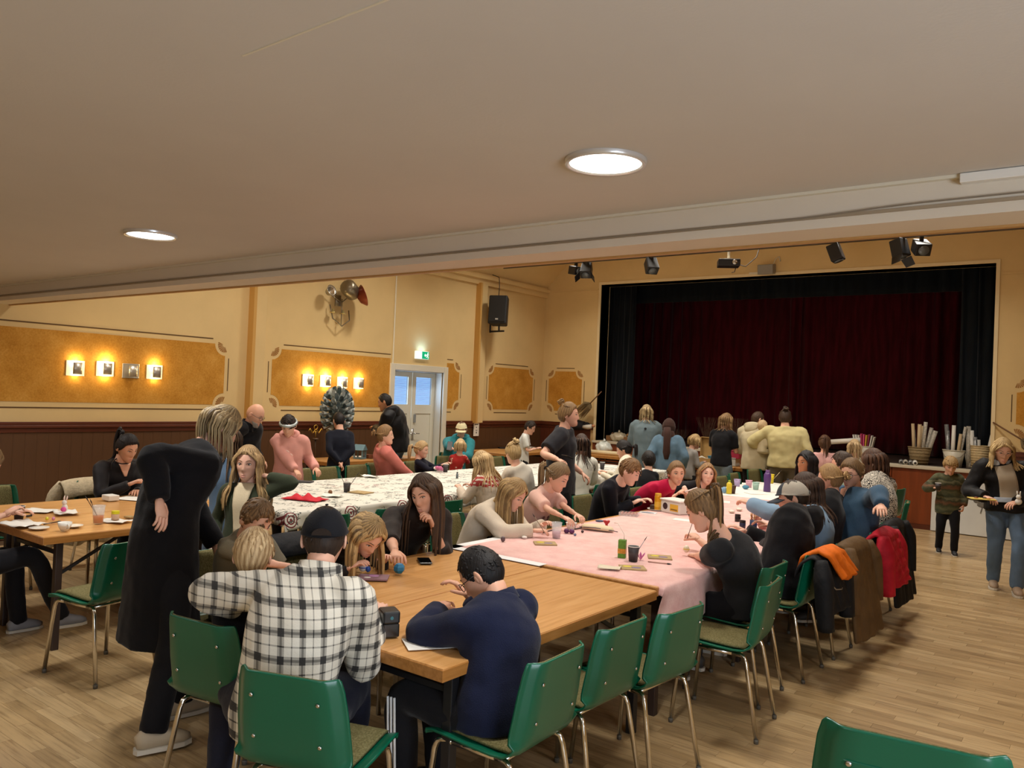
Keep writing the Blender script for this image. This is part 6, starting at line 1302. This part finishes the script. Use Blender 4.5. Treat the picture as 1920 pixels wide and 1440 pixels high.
# far white table
bottle(1438, 922, [(.001, 0), (.04, 0), (.042, .02), (.036, .09), (.042, .15), (.04, .2), (.022, .23)], 'purple sports bottle on the far white table', '#5a3b78', cap_='#7a5a96')
p = cup(1456, 905, 'yellow cup holding brushes on the far white table', '#dcc21e', .04, .12, rim='#e6d040'); stick(p+V3(0, 0, .02), p+V3(-.08, -.02, .22), 'brush leaning left in the yellow cup', '#c9b46a'); stick(p+V3(0, 0, .02), p+V3(.1, .1, .18), 'brush leaning right in the yellow cup', '#cdbd92')
for x, y, c, lb in ((1382, 912, '#b9a6cf', 'lilac cup on the far white table'), (1404, 914, '#d8a4b6', 'pink cup on the far white table'), (1417, 918, '#a9cbbd', 'mint cup on the far white table'), (1373, 925, '#4a2b20', 'brown cup beside the yellow paint bottle')): cup(x, y, lb, c, .04, .085, rim=c, z=TP)
bottle(1359, 927, [(.001, 0), (.028, 0), (.03, .01), (.03, .11), (.012, .13)], 'yellow paint bottle with a green cap', '#dcc53a', cap_='#9cb83a', z=TP)
blob(1350, 926, .035, 'light blue pompom on the far end of the pink cloth', '#7fa3c4', 'pompom', 'pompom', TP, 1, rough=.9); blob(1398, 917, .04, 'teal pompom between the pastel cups', '#4d86a0', 'pompom', 'pompom', TP, .6, rough=.9)
for i, (x, y) in enumerate(((1345, 940), (1420, 925), (1470, 902), (1330, 900))): flat(x, y, .25, .18, 20+30*i, ['white sheet before the yellow paint bottle', 'white sheet under the mint cup', 'white sheet beside the yellow cup', 'white sheet by the black sleeveless girl'][i], z=TP)
# white printed cloth
p = at_t(572, 937, TP); t = thing('red_cloth', 'crumpled bright red cloth on the corner of the printed cloth', 'cloth', tuple(p), .3)
G = [[(x, y, .012+.03*max(0, 1-(abs(x)/.19)**2-(abs(y)/.1)**2)*(1+.8*math.sin(x*50+y*30))) for x in np.linspace(-.18, .18, 16)] for y in np.linspace(-.1, .1, 10)]; o = MB().grid(G).build('fabric', M('#c4122a', .8), t, True); s = o.modifiers.new('s', 'SOLIDIFY'); s.thickness = .006
p = cup(650, 923, 'dark cup with two brushes on the white printed cloth', z=TP); stick(p+V3(0, 0, .02), p+V3(-.05, -.06, .2), 'brush leaning left in the dark cup on the printed cloth', '#4a4038'); stick(p+V3(0, 0, .02), p+V3(.09, .07, .2), 'brush leaning right in the dark cup on the printed cloth', '#4a4038')
board(676, 924, 10, 'wooden craft board beside the dark cup on the printed cloth', s=.2, dabs=('#b8a878',)); blob(619, 928, .02, 'brown chocolate egg on the printed cloth', '#7d4f2b', z=TP); flat(622, 931, .2, .14, 20, 'white napkin under the chocolate egg', z=TP, name='napkin', cat='napkin', curl=.02)
flat(556, 902, .18, .12, 30, 'grey cloth glove case at the far side of the printed cloth', M('#3a3a3c', .7), .012, TP, 'pouch', 'pouch'); flat(662, 890, .2, .12, 5, 'clear plastic sheet at the far edge of the printed cloth', z=TP, curl=.02)
cup(835, 885, 'dark cup beside the pink flowers', z=TP); bottle(857, 897, [(.001, 0), (.014, 0), (.014, .05), (.008, .055)], 'small grey glue bottle on the printed cloth', '#5e6a72', cap_='#3c474f', z=TP)
p = at_t(818, 884, TP); t = thing('flower_craft', 'pink and white tissue flowers beside the ponytail girl', 'flowers', tuple(p))
for i in range(7): MB().ell((.04*math.cos(i*2.4)*math.sqrt(i/3), .04*math.sin(i*2.4)*math.sqrt(i/3), .03+.012*(i % 3)), (.03, .03, .022), 8, 5).build('bloom', M(['#d88fae', '#e8dcd6', '#c96a94'][i % 3], .9), t)
p = at_x(842, 838, -7.62); t = thing('phone', 'black phone held by the person in teal', 'phone', tuple(at_x(843, 836, -7.66)), math.radians(30)); bevel(MB().box(-.037, .037, -.005, .005, -.07, .07).xform(Matrix.Rotation(-.5, 4, 'X')).build('body', M('#141416', .3), t), .004)
cup(1129, 880, 'dark paper cup at the far end of the printed cloth', z=TP, h=.1); flat(1145, 876, .3, .2, 15, 'white sheet beside the far dark cup', z=TP); flat(1115, 888, .3, .2, 40, 'white paper pile at the far end of the printed cloth', z=TP, curl=.02)
for x, y, lb in ((1119, 862, 'white bowl at the far end of the printed cloth'), (1122, 887, 'white saucer by the far dark cup')):
    p = at_t(x, y, TP); t = thing('bowl', lb, 'bowl', tuple(p)); MB().lathe([(.001, 0), (.03, 0), (.05, .04), (.053, .045), (.049, .045), (.03, .01), (.001, .008)], 20).build('bowl_wall', M('#e2e0da', .3), t, True)
# things in hands
I = PEOPLE['P50']; q = I['W'](I['wr'][1])
t = thing('craft_tray', 'yellow craft board carried by the woman in the biker jacket', 'board', (q[0]-.02, q[1]-.10, q[2]-.015), .4); bevel(MB().box(-.11, .11, -.08, .08, 0, .008).build('board', M('#d3b95c', .5), t), .002)
for i, (x, y, c) in enumerate(((-.05, 0, '#8d4a22'), (.03, .02, '#3f2a1c'), (.05, -.03, '#c98a3a'))): MB().ell((x, y, .012), (.02, .015, .008), 10, 6).build('paint_dab', M(c, .5), t, True)
q = I['W'](I['wr'][-1]); t = thing('toy_rabbit', 'white paper rabbit in the other hand of the biker jacket woman', 'toy', (q[0]+.03, q[1]-.12, q[2]+.02)); k = MB(); k.ell((0, 0, 0), (.03, .025, .03), 12, 8); k.ell((0, -.01, .045), (.022, .02, .022), 12, 8); k.build('body', M('#e6e3dc', .8), t, True)
for sx in (-1, 1): MB().tube([(sx*.01, 0, .06), (sx*.014, 0, .1)], [.007, .004], 6).build('ear', M('#e6e3dc', .8), t, True)
q = PEOPLE['P49']['W'](PEOPLE['P49']['wr'][1]); cup(0, 0, 'dark paper cup carried by the walking boy', p=(q[0]+.05, q[1]-.06, q[2]-.02), r=.034, h=.09)
q = PEOPLE['P30']['W'](PEOPLE['P30']['wr'][-1]); blob(0, 0, .02, 'white egg being painted by the ponytail woman', '#e6dfc8', p=q+V3(-.09, .04, .0), band='#d8c23a'); q = PEOPLE['P30']['W'](PEOPLE['P30']['wr'][1]); stick(q+V3(-.07, -.03, .0), q+V3(-.05, .02, .13), 'thin brush in the hand of the ponytail woman', '#5b4a3c', .0025)
q = PEOPLE['P23']['W'](PEOPLE['P23']['wr'][1]); t = thing('phone', 'black phone held by the tall woman in charcoal', 'phone', (q[0]+.08, q[1]+.04, q[2]+.03), 1.0); bevel(MB().box(-.037, .037, -.07, .07, 0, .009).xform(Matrix.Rotation(.4, 4, 'Y')).build('body', M('#19191b', .3), t), .004)
q = PEOPLE['P25']['W'](PEOPLE['P25']['wr'][1]); stick(q+V3(.08, .02, .0), q+V3(.02, -.05, .13), 'thin brush held by the girl in the cream sweatshirt', '#8d7a62', .0025)
q = PEOPLE['P28']['W'](PEOPLE['P28']['wr'][-1]); bevel(tag(MB().bar((0, 0, 0), (.11, .05, .05), .03, .012).build('foam_piece', M('#e6dcd6', .6), None, loc=tuple(q+V3(.06, .02, .02))), 'white foam piece held by the girl in magenta', 'craft piece'), .003)

# ------------------------------------------------------------------ coats over chair backs
def coat(cx, cy, yaw, label, outer, length=.55, front=.16, width=.50, flare=1.25, lining=None, puff=0.0, fur=False, seed=0, side=0.0, drop_side=0.0):
    t = thing('coat', label, 'coat', (cx, cy, 0), math.radians(yaw)); rg = np.random.default_rng(seed)
    def surf(front_, length_, off, u0=-1, u1=1, nu=22, puff=puff):
        path = [(-.235+.06, .815-front_), (-.235+.045, .815-front_*.4), (-.262, .815), (-.285, .825), (-.315, .81)]; nv = 16
        path += [(-.335-.05*i/nv*flare, .81-length_*i/nv) for i in range(1, nv+1)]
        G = []
        for j, (y, z) in enumerate(path):
            v = max(0, j-4)/nv; row = []
            for u in np.linspace(u0, u1, nu):
                w_ = width/2*(1+(flare-1)*v); fold = .022*v*math.sin(u*8+seed)+.012*math.sin(u*17+seed*2+j*.15)*min(1, v*2)
                b = puff*abs(math.sin(z*PI/.075)) if puff else 0
                edge = (1-abs(u)**6)
                row.append((u*w_+side*v, y-off-fold-b*edge-.03*v*(1-u*u), z+off*.5-.03*abs(u)**3*(1-v)-drop_side*v*max(0, u)+.012*math.sin(u*9+seed)*v))
            G.append(row)
        return G
    o = MB().grid(surf(front, length, 0)).build('shell', outer, t, True); s = o.modifiers.new('s', 'SOLIDIFY'); s.thickness = .028 if puff else .016; s.offset = 0
    ss = o.modifiers.new('ss', 'SUBSURF'); ss.levels = 1; ss.render_levels = 1
    if lining is not None:
        o = MB().grid(surf(.1, .16, .02, -.75, .8, 16)).build('lining', lining, t, True); s = o.modifiers.new('s', 'SOLIDIFY'); s.thickness = .02
        MB().tube([(-.75*width/2, -.37, .66), (-.2*width, -.4, .60), (.1*width, -.4, .58), (.8*width/2, -.38, .64)], .004, 6).build('zip', M('#b9b9bb', .3, metal=.8), t, True)
    for sx in (-1, 1):
        k = MB(); x0 = sx*width*.47; pts = [(x0*.9, -.33, .78), (x0*1.08, -.36, .66), (x0*1.16+side*.3, -.37, .50), (x0*1.15+side*.5, -.38, .36)]
        k.tube(catmull(pts, 4), np.interp(np.linspace(0, 1, 13), [0, .3, 1], [.04, .062, .05])*(1+puff*4), 12); k.build('sleeve', outer, t, True)
    return t
def quilt(name, c):
    m = mat(name, c, .7, spec=.25); tt = NT(m); v = tt.coord('Object'); f = tt.noise(v, 10, 4); cc = lin(c); tt.color(tt.ramp(f, [(.3, tuple(x*.8 for x in cc)), (.7, tuple(min(1, x*1.15) for x in cc))])); tt.bump(tt.noise(v, 14, 3), .5, .02); return m
coat(-1.80, 5.42, 90, 'black jacket with bright orange lining folded over the chair back', quilt('black jacket shell', '#131519'), .36, .14, .44, 1.05, lining=quilt('orange lining', '#d96a12'), seed=1, side=.08)
coat(-1.78, 6.06, 88, 'brown quilted coat hanging from a chair back', quilt('brown quilting', '#5f482c'), .66, .15, .52, 1.25, puff=.012, seed=3, side=.05)
coat(-1.74, 6.78, 92, 'red puffer jacket hanging over a chair back', quilt('red puffer', '#b3182c'), .40, .16, .50, 1.15, puff=.03, seed=5, side=.08)
coat(-1.80, 7.45, 90, 'long black coat hanging from the chair behind the red jacket', quilt('black wool', '#101013'), .66, .12, .5, 1.3, seed=7)
coat(-7.22, 3.62, -90, 'cream fleece coat over the chair of the woman in the black blouse', mat('cream fleece', '#b9a98b', .95, var=.15, vscale=40, bump=.6, bscale=70), .62, .14, .62, 1.2, seed=9)
coat(-3.84, 3.18, -90, 'black jacket over the chair of the bent girl', quilt('black nylon', '#14161b'), .4, .12, .46, 1.1, seed=11)
# ------------------------------------------------------------------ things on and below the stage
def tube_roll(t, p, q, r, c, hollow=True):
    d = V3(q)-V3(p); o = MB().tube([V3(p), V3(q)], r, 14).build('paper_roll', c, t, True)
    if hollow: e = unit(d); MB().tube([V3(q)+e*.0005, V3(q)+e*.002], r*.55, 12).build('core_hole', M('#2a2522', .8), o)
ROLLS = [M('#d8d2c6', .5), mat('patterned roll', '#b7b0a2', .5, var=.35, vscale=45), M('#c2a983', .55), mat('silver roll', '#8b8b8a', .3, .3, var=.4, vscale=30), M('#e4e0d6', .5)]
def basket(px, py, r0, r1, h, lab, mtl, name='basket', cat='basket', rolls=(), handle=False, hoops=0):
    p = at_z(px, py, SZ); p[1] = YS+.36+r1*.4; p[0] = p[0]*p[1]/at_z(px, py, SZ)[1] if False else at_y(px, py, p[1])[0]; p[0] = min(max(p[0], OX0+.2), OX1-r1-.03); t = thing(name, lab, cat, (p[0], p[1], SZ))
    MB().lathe([(.001, 0), (r0, 0), (r1, h), (r1-.008, h), (r0-.006, .01), (.001, .01)], 26).build('vessel', mtl, t, True); MB().tube([(r1*math.cos(a), r1*math.sin(a), h) for a in np.linspace(0, 2*PI, 26, endpoint=False)], .007, 6, closed=True).build('rim', mtl, t, True)
    for i in range(hoops): z = h*(i+.7)/(hoops+.5); r = r0+(r1-r0)*z/h; MB().tube([(r*math.cos(a), r*math.sin(a), z) for a in np.linspace(0, 2*PI, 26, endpoint=False)], .006, 5, closed=True).build('weave_hoop', mtl, t, True)
    if handle: MB().tube([(r1*1.02, 0, h*.92), (r1*.7, -r1*.75, h*.62), (0, -r1*1.05, h*.52), (-r1*.7, -r1*.75, h*.62), (-r1*1.02, 0, h*.92)], .004, 6).build('handle', M('#8d8a82', .4, metal=.6), t, True)
    for i, (a, tl, hh, rr, ci, lb) in enumerate(rolls):
        x, y = math.cos(a)*r0*.55, math.sin(a)*r0*.55; g = thing('paper_roll', lb, 'paper roll', (p[0]+x, p[1]+y, SZ+.012), 0, 'paper rolls on the stage')
        tube_roll(g, (0, 0, 0), (math.cos(a)*tl+.02, math.sin(a)*tl*.6, hh), rr, ROLLS[ci])
    return p
WICK = mat('wicker', '#8f7a56', .8, var=.25, vscale=60, bump=.6, bscale=120)
def rl(n, where, h, seed):
    rg = np.random.default_rng(seed); names = ['thin pale', 'thick white', 'patterned', 'tan', 'silver', 'cream', 'short grey', 'slim brown', 'broad white']
    return [(i*2*PI/n+rg.uniform(-.2, .2), rg.uniform(.04, .13), h*rg.uniform(.82, 1.08), rg.uniform(.02, .034), int(rg.integers(0, 5)), '%s paper roll in the %s' % (names[i], where)) for i in range(n)]
basket(1723, 882, .12, .165, .26, 'wicker basket of paper rolls at the left of the stage edge', WICK, rolls=rl(7, 'wicker basket on the stage', .6, 1), hoops=5)
basket(1787, 885, .11, .15, .25, 'white bucket of paper rolls with a wire handle on the stage', M('#d2cbb8', .45), 'bucket', 'bucket', rl(7, 'white bucket on the stage', .58, 2), True)
basket(1846, 889, .115, .135, .34, 'tall pale ribbed basket beside the right side curtain', mat('pale cane', '#c0a87c', .7, var=.15, vscale=40), rolls=rl(3, 'tall ribbed basket', .48, 3), hoops=9)
for i, (x, y, rr, hh, ci, lb) in enumerate(((1815, 889, .032, .62, 1, 'tall speckled paper roll standing by the ribbed basket'), (1824, 886, .03, .56, 4, 'white paper roll standing behind the speckled one'), (1818, 891, .036, .24, 1, 'short floral roll standing in front of the speckled one'))):
    p = at_y(x, y, YS+.42); g = thing('paper_roll', lb, 'paper roll', (p[0], YS+.42, SZ), 0, 'paper rolls on the stage'); tube_roll(g, (0, 0, 0), (-.02*(i+1), .05, hh), rr, ROLLS[ci])
p = basket(1619, 862, .10, .135, .22, 'white bucket holding coloured tissue paper near the blond girl', M('#d6d0c2', .45), 'bucket', 'bucket')
for i, c in enumerate(('#e4e0d8', '#e9e6df', '#d8d2c8', '#c2406d', '#d8568a', '#d9b23a', '#8a2a4d', '#d9d4ca', '#cfc8ba')):
    g = thing('tissue_sheet', ['white', 'ivory', 'pearl', 'magenta', 'pink', 'yellow', 'plum', 'pale grey', 'beige'][i]+' folded tissue in the white bucket behind the blond girl', 'tissue paper', (p[0], p[1], SZ+.02)); x = -.085+.021*i; bevel(MB().box(x-.008, x+.008, -.05, .05, 0, .40-.01*(i % 3)).xform(Matrix.Rotation((i-4)*.05, 4, 'Y')).build('sheet', M(c, .7), g), .003)
p = at_y(1572, 828, 13.0); g = thing('paper_roll', 'white paper roll sticking out sideways beside the tissue bucket', 'paper roll', (p[0], 13.5, SZ+.3), 0, 'paper rolls on the stage'); tube_roll(g, (.2, 0, .02), (-.25, -.05, -.04), .04, ROLLS[4])
for i, (x, c) in enumerate(((1664, 3), (1676, 1), (1690, 3), (1702, 4))):
    p = at_z(x, 872, SZ+.03); g = thing('paper_roll', ['leftmost silver', 'patterned', 'right silver', 'white'][i]+' foil roll lying at the stage edge left of the basket', 'paper roll', (p[0], YS+.03, SZ), 0, 'paper rolls on the stage'); tube_roll(g, (-.06, .3, .034), (0, 0, .034), .034, ROLLS[c])
# canvas leaning against the stage front
p = at_z(1745, 1000, 0); t = thing('canvas_board', 'white canvas with a painted bird leaning on the stage front', 'painting', (-2.12, YS-.1, 0))
mt = Matrix.Rotation(-.06, 4, 'X'); bevel(MB().box(-.05, 1.4, -.02, 0, .01, .80).xform(mt).build('canvas', mat('canvas white', '#d6d8d4', .7, var=.05, vscale=3), t), .003)
k = MB(); k.ell((.62, -.022, .45), (.09, .004, .04), 14, 8); k.ell((.53, -.022, .5), (.045, .004, .03), 12, 8); k.ell((.7, -.022, .38), (.07, .004, .03), 12, 8)
for a, b in (((.5, -.022, .52), (.42, -.022, .55)), ((.6, -.022, .42), (.58, -.022, .33)), ((.66, -.022, .42), (.67, -.022, .32)), ((.5, -.022, .56), (.52, -.022, .66))): k.bar(a, b, .014, .004)
k.xform(mt).build('painted_bird', mat('bird paint', '#6d6a62', .7, var=.4, vscale=30), t)
# Easter brooms hung by the stage
def broom(label, p, q, head_at_end=True, r=.011):
    p, q = V3(p), V3(q); t = thing('broom', label, 'broom', tuple(p)); d = q-p; MB().tube([V3(0, 0, 0), d*.5, d], [r, r*1.1, r], 8).build('stick', M('#6d4a2a', .6), t, True)
    u = unit(d); e1 = unit(np.cross(u, V3(0, 1, .2))); e2 = np.cross(u, e1); k = MB(); rg = np.random.default_rng(4)
    for i in range(70): a = rg.uniform(0, 2*PI); rr = rg.uniform(.02, .13); st = d*.86+(e1*math.cos(a)+e2*math.sin(a))*.02; k.tube([st, d*1.02+(e1*math.cos(a)+e2*math.sin(a))*rr*.8, d+u*rg.uniform(.22, .32)+(e1*math.cos(a)+e2*math.sin(a))*rr], [.005, .005, .002], 4)
    o = k.build('bristles', M('#7d6a4a', .9), t, True); o['kind'] = 'stuff'; MB().tube([d*.9, d*.96], .03, 10).build('binding', M('#4a3420', .7), t, True)
p0, p1 = at_y(1128, 734, 13.05), at_y(1103, 760, 13.05); broom('straw broom hung beside the left edge of the stage', p0, p1)
p0, p1 = at_y(1862, 792, 13.25), at_y(1925, 830, 13.06); broom('long wooden broom leaning at the right edge of the stage', p0, p1)
p = at_y(1095, 800, 13.16); t = thing('witch_doll', 'hanging dark doll with a white sleeve beside the stage', 'doll', tuple(p), 0)
k = MB(); k.tube([(-.45, 0, -.02), (-.2, 0, .03), (0, 0, .02)], [.05, .11, .08], 12); k.ell((.06, 0, .03), (.07, .06, .06), 12, 8); k.build('dress', M('#15131a', .8), t, True); MB().tube([(.0, -.03, 0), (.12, -.05, .0), (.2, -.05, .02)], [.035, .045, .04], 10).build('sleeve', M('#d8d4c8', .7), t, True); MB().ell((.24, -.05, .03), (.04, .025, .03), 10, 8).build('hand', SKIN['tan'], t, True)
# on the tables below the stage
def sack(px, py, y, r, lab, c, sz=.8):
    p = at_y(px, py, y); p[2] = (TT if y < 13 else SZ)+r*sz*.75; t = thing('plastic_bag', lab, 'bag', tuple(p)); D = dirs(26, 18, False).reshape(-1, 3); n = 1+.10*np.sin(D[:, 0]*9+D[:, 2]*5)+.07*np.sin(D[:, 1]*13+D[:, 0]*4); P = D*n[:, None]*V3(r, r*.8, r*sz); P[:, 2] = np.maximum(P[:, 2], -r*sz*.75); MB().grid(P.reshape(18, 26, 3), wrap=True).build('bag', mat('bag film '+c, c, .3, var=.12, vscale=14, bump=.8, bscale=18), t, True); MB().tube([(0, 0, r*sz*.8), (.01, 0, r*sz*1.1), (.03, 0, r*sz*1.25)], [.03, .02, .04], 8).build('knot', mat('bag film '+c, c, .3), t, True)
sack(1132, 830, 12.7, .15, 'white tied plastic bag on the table below the stage', '#d6dcd6'); sack(1160, 812, 13.5, .17, 'clear plastic bag of straw on the stage edge', '#b9ae96', .55)
p = at_y(1115, 815, 13.55); t = thing('wooden_crate', 'low wooden crate of cones and eggs at the left of the stage', 'crate', (-7.55, 13.62, SZ)); bevel(MB().box(-.3, .3, -.2, -.19, 0, .1).box(-.3, .3, .19, .2, 0, .1).box(-.3, -.29, -.2, .2, 0, .1).box(.29, .3, -.2, .2, 0, .1).box(-.3, .3, -.2, .2, 0, .01).build('crate', M('#7d5834', .7), t), .003)
rg = np.random.default_rng(3)
for i in range(34): MB().ell((rg.uniform(-.26, .26), rg.uniform(-.16, .16), .07+rg.uniform(0, .08)), (.035, .03, .028), 8, 6).build('pine_cone', M(['#5d3d22', '#8d6a3c', '#b89c6a', '#3f2b1c'][i % 4], .8), t, True)
for i, (x, y, lb) in enumerate(((1133, 843, 'upper cream paper roll lying on the table below the stage'), (1135, 850, 'lower cream paper roll lying on the table below the stage'))):
    p = at_y(x, y, 12.4); g = thing('paper_roll', lb, 'paper roll', (p[0], 12.36+.1*i, TT), 0, 'paper rolls on the tables'); tube_roll(g, (-.35, 0, .034), (.35, .03, .034), .034, M('#d6c39a', .6), True)
p = at_y(1332, 850, 12.62); t = thing('cardboard_box', 'open cardboard box with its lid standing up', 'box', (p[0], 12.62, TT), -.15); KR = mat('cardboard', '#a0804c', .8, var=.08, vscale=10)
bevel(MB().box(-.28, .28, -.18, -.175, 0, .09).box(-.28, .28, .175, .18, 0, .09).box(-.28, -.275, -.18, .18, 0, .09).box(.275, .28, -.18, .18, 0, .09).box(-.28, .28, -.18, .18, 0, .006).build('tray', KR, t), .002); bevel(MB().box(-.28, .28, .18, .19, .09, .42).box(-.28, -.27, .13, .18, .09, .42).box(.27, .28, .13, .18, .09, .42).box(-.28, .28, .13, .18, .41, .42).build('lid', KR, t), .002)
o = MB().grid([[(x, y, .08+.02*math.sin(x*30+y*20)) for x in np.linspace(-.26, .26, 12)] for y in np.linspace(-.16, .16, 8)]).build('tissue_fill', M('#d9d2c0', .8), t, True)
def twigs(px, py, y, lab, n=60, h=.5):
    p = at_y(px, py, y); t = thing('twig_bundle', lab, 'twigs', tuple(p)); rg = np.random.default_rng(px); k = MB()
    for i in range(n):
        a = rg.uniform(0, 2*PI); s = rg.uniform(.1, .5); q = V3(0, 0, 0); pts = [q]
        for j in range(4): q = q+V3(math.cos(a)*s*.12+rg.normal(0, .015), math.sin(a)*s*.1+rg.normal(0, .015), h/4); pts.append(q)
        k.tube(pts, [.004, .003, .0025, .002, .001], 4)
    o = k.build('twigs', M('#4d3426', .8), t); o['kind'] = 'stuff'; MB().lathe([(.001, 0), (.06, 0), (.08, .14), (.074, .14), (.055, .01), (.001, .01)], 18).build('vase', M('#3a2a22', .5), t, True)
twigs(1325, 835, 13.6, 'bundle of bare twigs in a dark vase behind the cardboard box'); twigs(1378, 838, 13.6, 'bundle of bare twigs behind the cream hoodie man'); twigs(1268, 846, 13.6, 'bundle of dry twigs behind the brown head scarf', 40, .4)
for x, y, w_, c, lb in ((1372, 864, .2, '#b9bdb8', 'clear storage box with pens below the stage'), (1338, 868, .12, '#3f7f9c', 'blue plastic tray beside the jeans woman'), (1382, 850, .14, '#a8324a', 'red craft packet on the storage box'), (1215, 850, .2, '#d8d6cc', 'stack of white paper beside the blue grey sweater'), (1500, 845, .14, '#8d8f88', 'grey tin of tools by the cream sweater'), (1300, 862, .2, '#cfc7b0', 'stack of kraft paper left of the cardboard box')):
    p = at_y(x, y, 12.55); t = thing('storage_box', lb, 'box', (p[0], 12.55, TT if y > 852 or x < 1300 or x > 1480 else TT+.12)); hh = .12 if 'stack' not in lb else .06; bevel(MB().box(-w_/2, w_/2, -.1, .1, 0, hh).build('tub', M(c, .45), t), .006); bevel(MB().box(-w_/2-.006, w_/2+.006, -.106, .106, hh, hh+.012).build('lid', M(c, .4), t), .003)
# along the left wall
p = at_x(626, 770, -8.92); t = thing('flower_sculpture', 'tall sculpture of grey paper cone petals standing at the left wall', 'sculpture', (-8.85, p[1], 0))
c0 = V3(0, 0, p[2]); MP = [mat('petal slate', '#8d9898', .5, var=.2), mat('petal silver', '#c9cdc8', .45, var=.15), mat('petal dark', '#5a6664', .5, var=.2)]
pet = MB(); G = []
for v in np.linspace(0, 1, 6):
    G.append([(.045*(.25+v*(1.15-v*.45))*math.sin(a)*(1-.35*v**4), .16*v, .045*(.25+v*(1.15-v*.45))*(math.cos(a)*.7)+.02*v*v) for a in np.linspace(-2.1, 2.1, 9)])
pet.grid(G); pms = [pet.mesh('petal', m_, True) for m_ in MP]; n = 120
for i in range(n):
    zz = 1-2*(i+.5)/n; a = i*2.39996; rr = math.sqrt(1-zz*zz); d = V3(rr*math.cos(a)*.17, rr*math.sin(a)*.17, zz*.32)
    if d[0] < -.12: continue
    q = Vector(unit(d/V3(.17, .17, .32)**2*.05)); o = put(pms[i % 3], 'petal', t, tuple(c0+d*.72)); o.rotation_euler = q.to_track_quat('Y', 'Z').to_euler(); o.scale = (1, .75, 1)
MB().tube([(0, 0, 0), (0, 0, p[2])], .02, 8).lathe([(.001, 0), (.16, 0), (.16, .02), (.03, .05), (.001, .05)], 18).build('stand', M_BLACK, t, True); MB().ell(tuple(c0), (.12, .12, .24), 14, 10).build('core', MP[2], t, True)
p = at_x(592, 808, -8.7); t = thing('gold_ornament', 'small gold wire ornament left of the grey flower sculpture', 'ornament', tuple(p)); k = MB(); k.tube([(0, -.12+.24*i/11, .03*math.sin(i*1.4)) for i in range(12)], .008, 6).tube([(0, .03*math.cos(a), .05+.03*math.sin(a)) for a in np.linspace(0, 2*PI, 12, endpoint=False)], .007, 6, closed=True).tube([(0, 0, 0), (0, 0, -.1)], .006, 6); k.build('wire', M('#b8923c', .3, metal=.8), t, True); MB().lathe([(.001, -.12), (.04, -.12), (.04, -.1), (.001, -.1)], 14).tube([(0, 0, -.35), (0, 0, -.1)], .01, 6).build('base', M('#4a3320', .5), t, True)
p = at_x(675, 850, -8.6); t = thing('house_lantern', 'small blue grey house lantern on the wall table', 'lantern', (p[0], p[1], TT), .4); mb_ = M('#6d8c96', .5)
for x in (-.06, .06):
    for y in (-.06, .06): MB().box(x-.008, x+.008, y-.008, y+.008, 0, .12).build('post', mb_, t)
MB().box(-.07, .07, -.07, .07, 0, .012).build('base', mb_, t); MB().add([(-.08, -.08, .12), (.08, -.08, .12), (.08, .08, .12), (-.08, .08, .12), (-.08, 0, .2), (.08, 0, .2)], [(0, 3, 2, 1), (0, 1, 5, 4), (2, 3, 4, 5), (0, 4, 3), (1, 2, 5)]).build('roof', mb_, t)
for y in (-.03, 0, .03): MB().box(.058, .062, y-.004, y+.004, .012, .12).build('bar', mb_, t)
for i, (x, y, c, lb) in enumerate(((690, 852, '#7d4a30', 'brown wooden block beside the house lantern'),)): bevel(tag(MB().box(-.08, .08, -.05, .05, 0, .05).build('craft_box', M(c, .6), None, loc=tuple(at_x(x, y, -8.62)*V3(1, 1, 0)+V3(0, 0, TT))), lb, 'box'), .004)
flat(688, 856, .4, .25, 80, 'white papers on the wall table beside the pink sweater', z=TT); flat(945, 836, .5, .3, 80, 'white paper on the wall table behind the fair isle girl', z=TT, curl=.01); flat(915, 838, .16, .1, 60, 'black folder on the wall table by the paper notice', M('#1b1c20', .5), .02, TT, 'folder', 'folder')
blob(995, 803, .03, 'small white ball on the wall near the boy in the white tee', '#d8c8bd', 'bauble', 'bauble', p=at_x(996, 804, -9.24)-V3(0, 0, .03), sz=1)
# box at the right picture edge
p = at_z(1915, 1118, 0); t = thing('side_cabinet', 'pale wooden cabinet edge at the right of the picture', 'cabinet', (p[0]+.62, p[1]+.9, 0)); bevel(MB().box(-.45, .45, -.3, .3, .05, .95).build('carcass', mat('pale birch cabinet', '#a98f66', .5, var=.1), t), .004); MB().box(-.43, .43, -.29, .29, 0, .05).build('plinth', M('#17151a', .6), t)
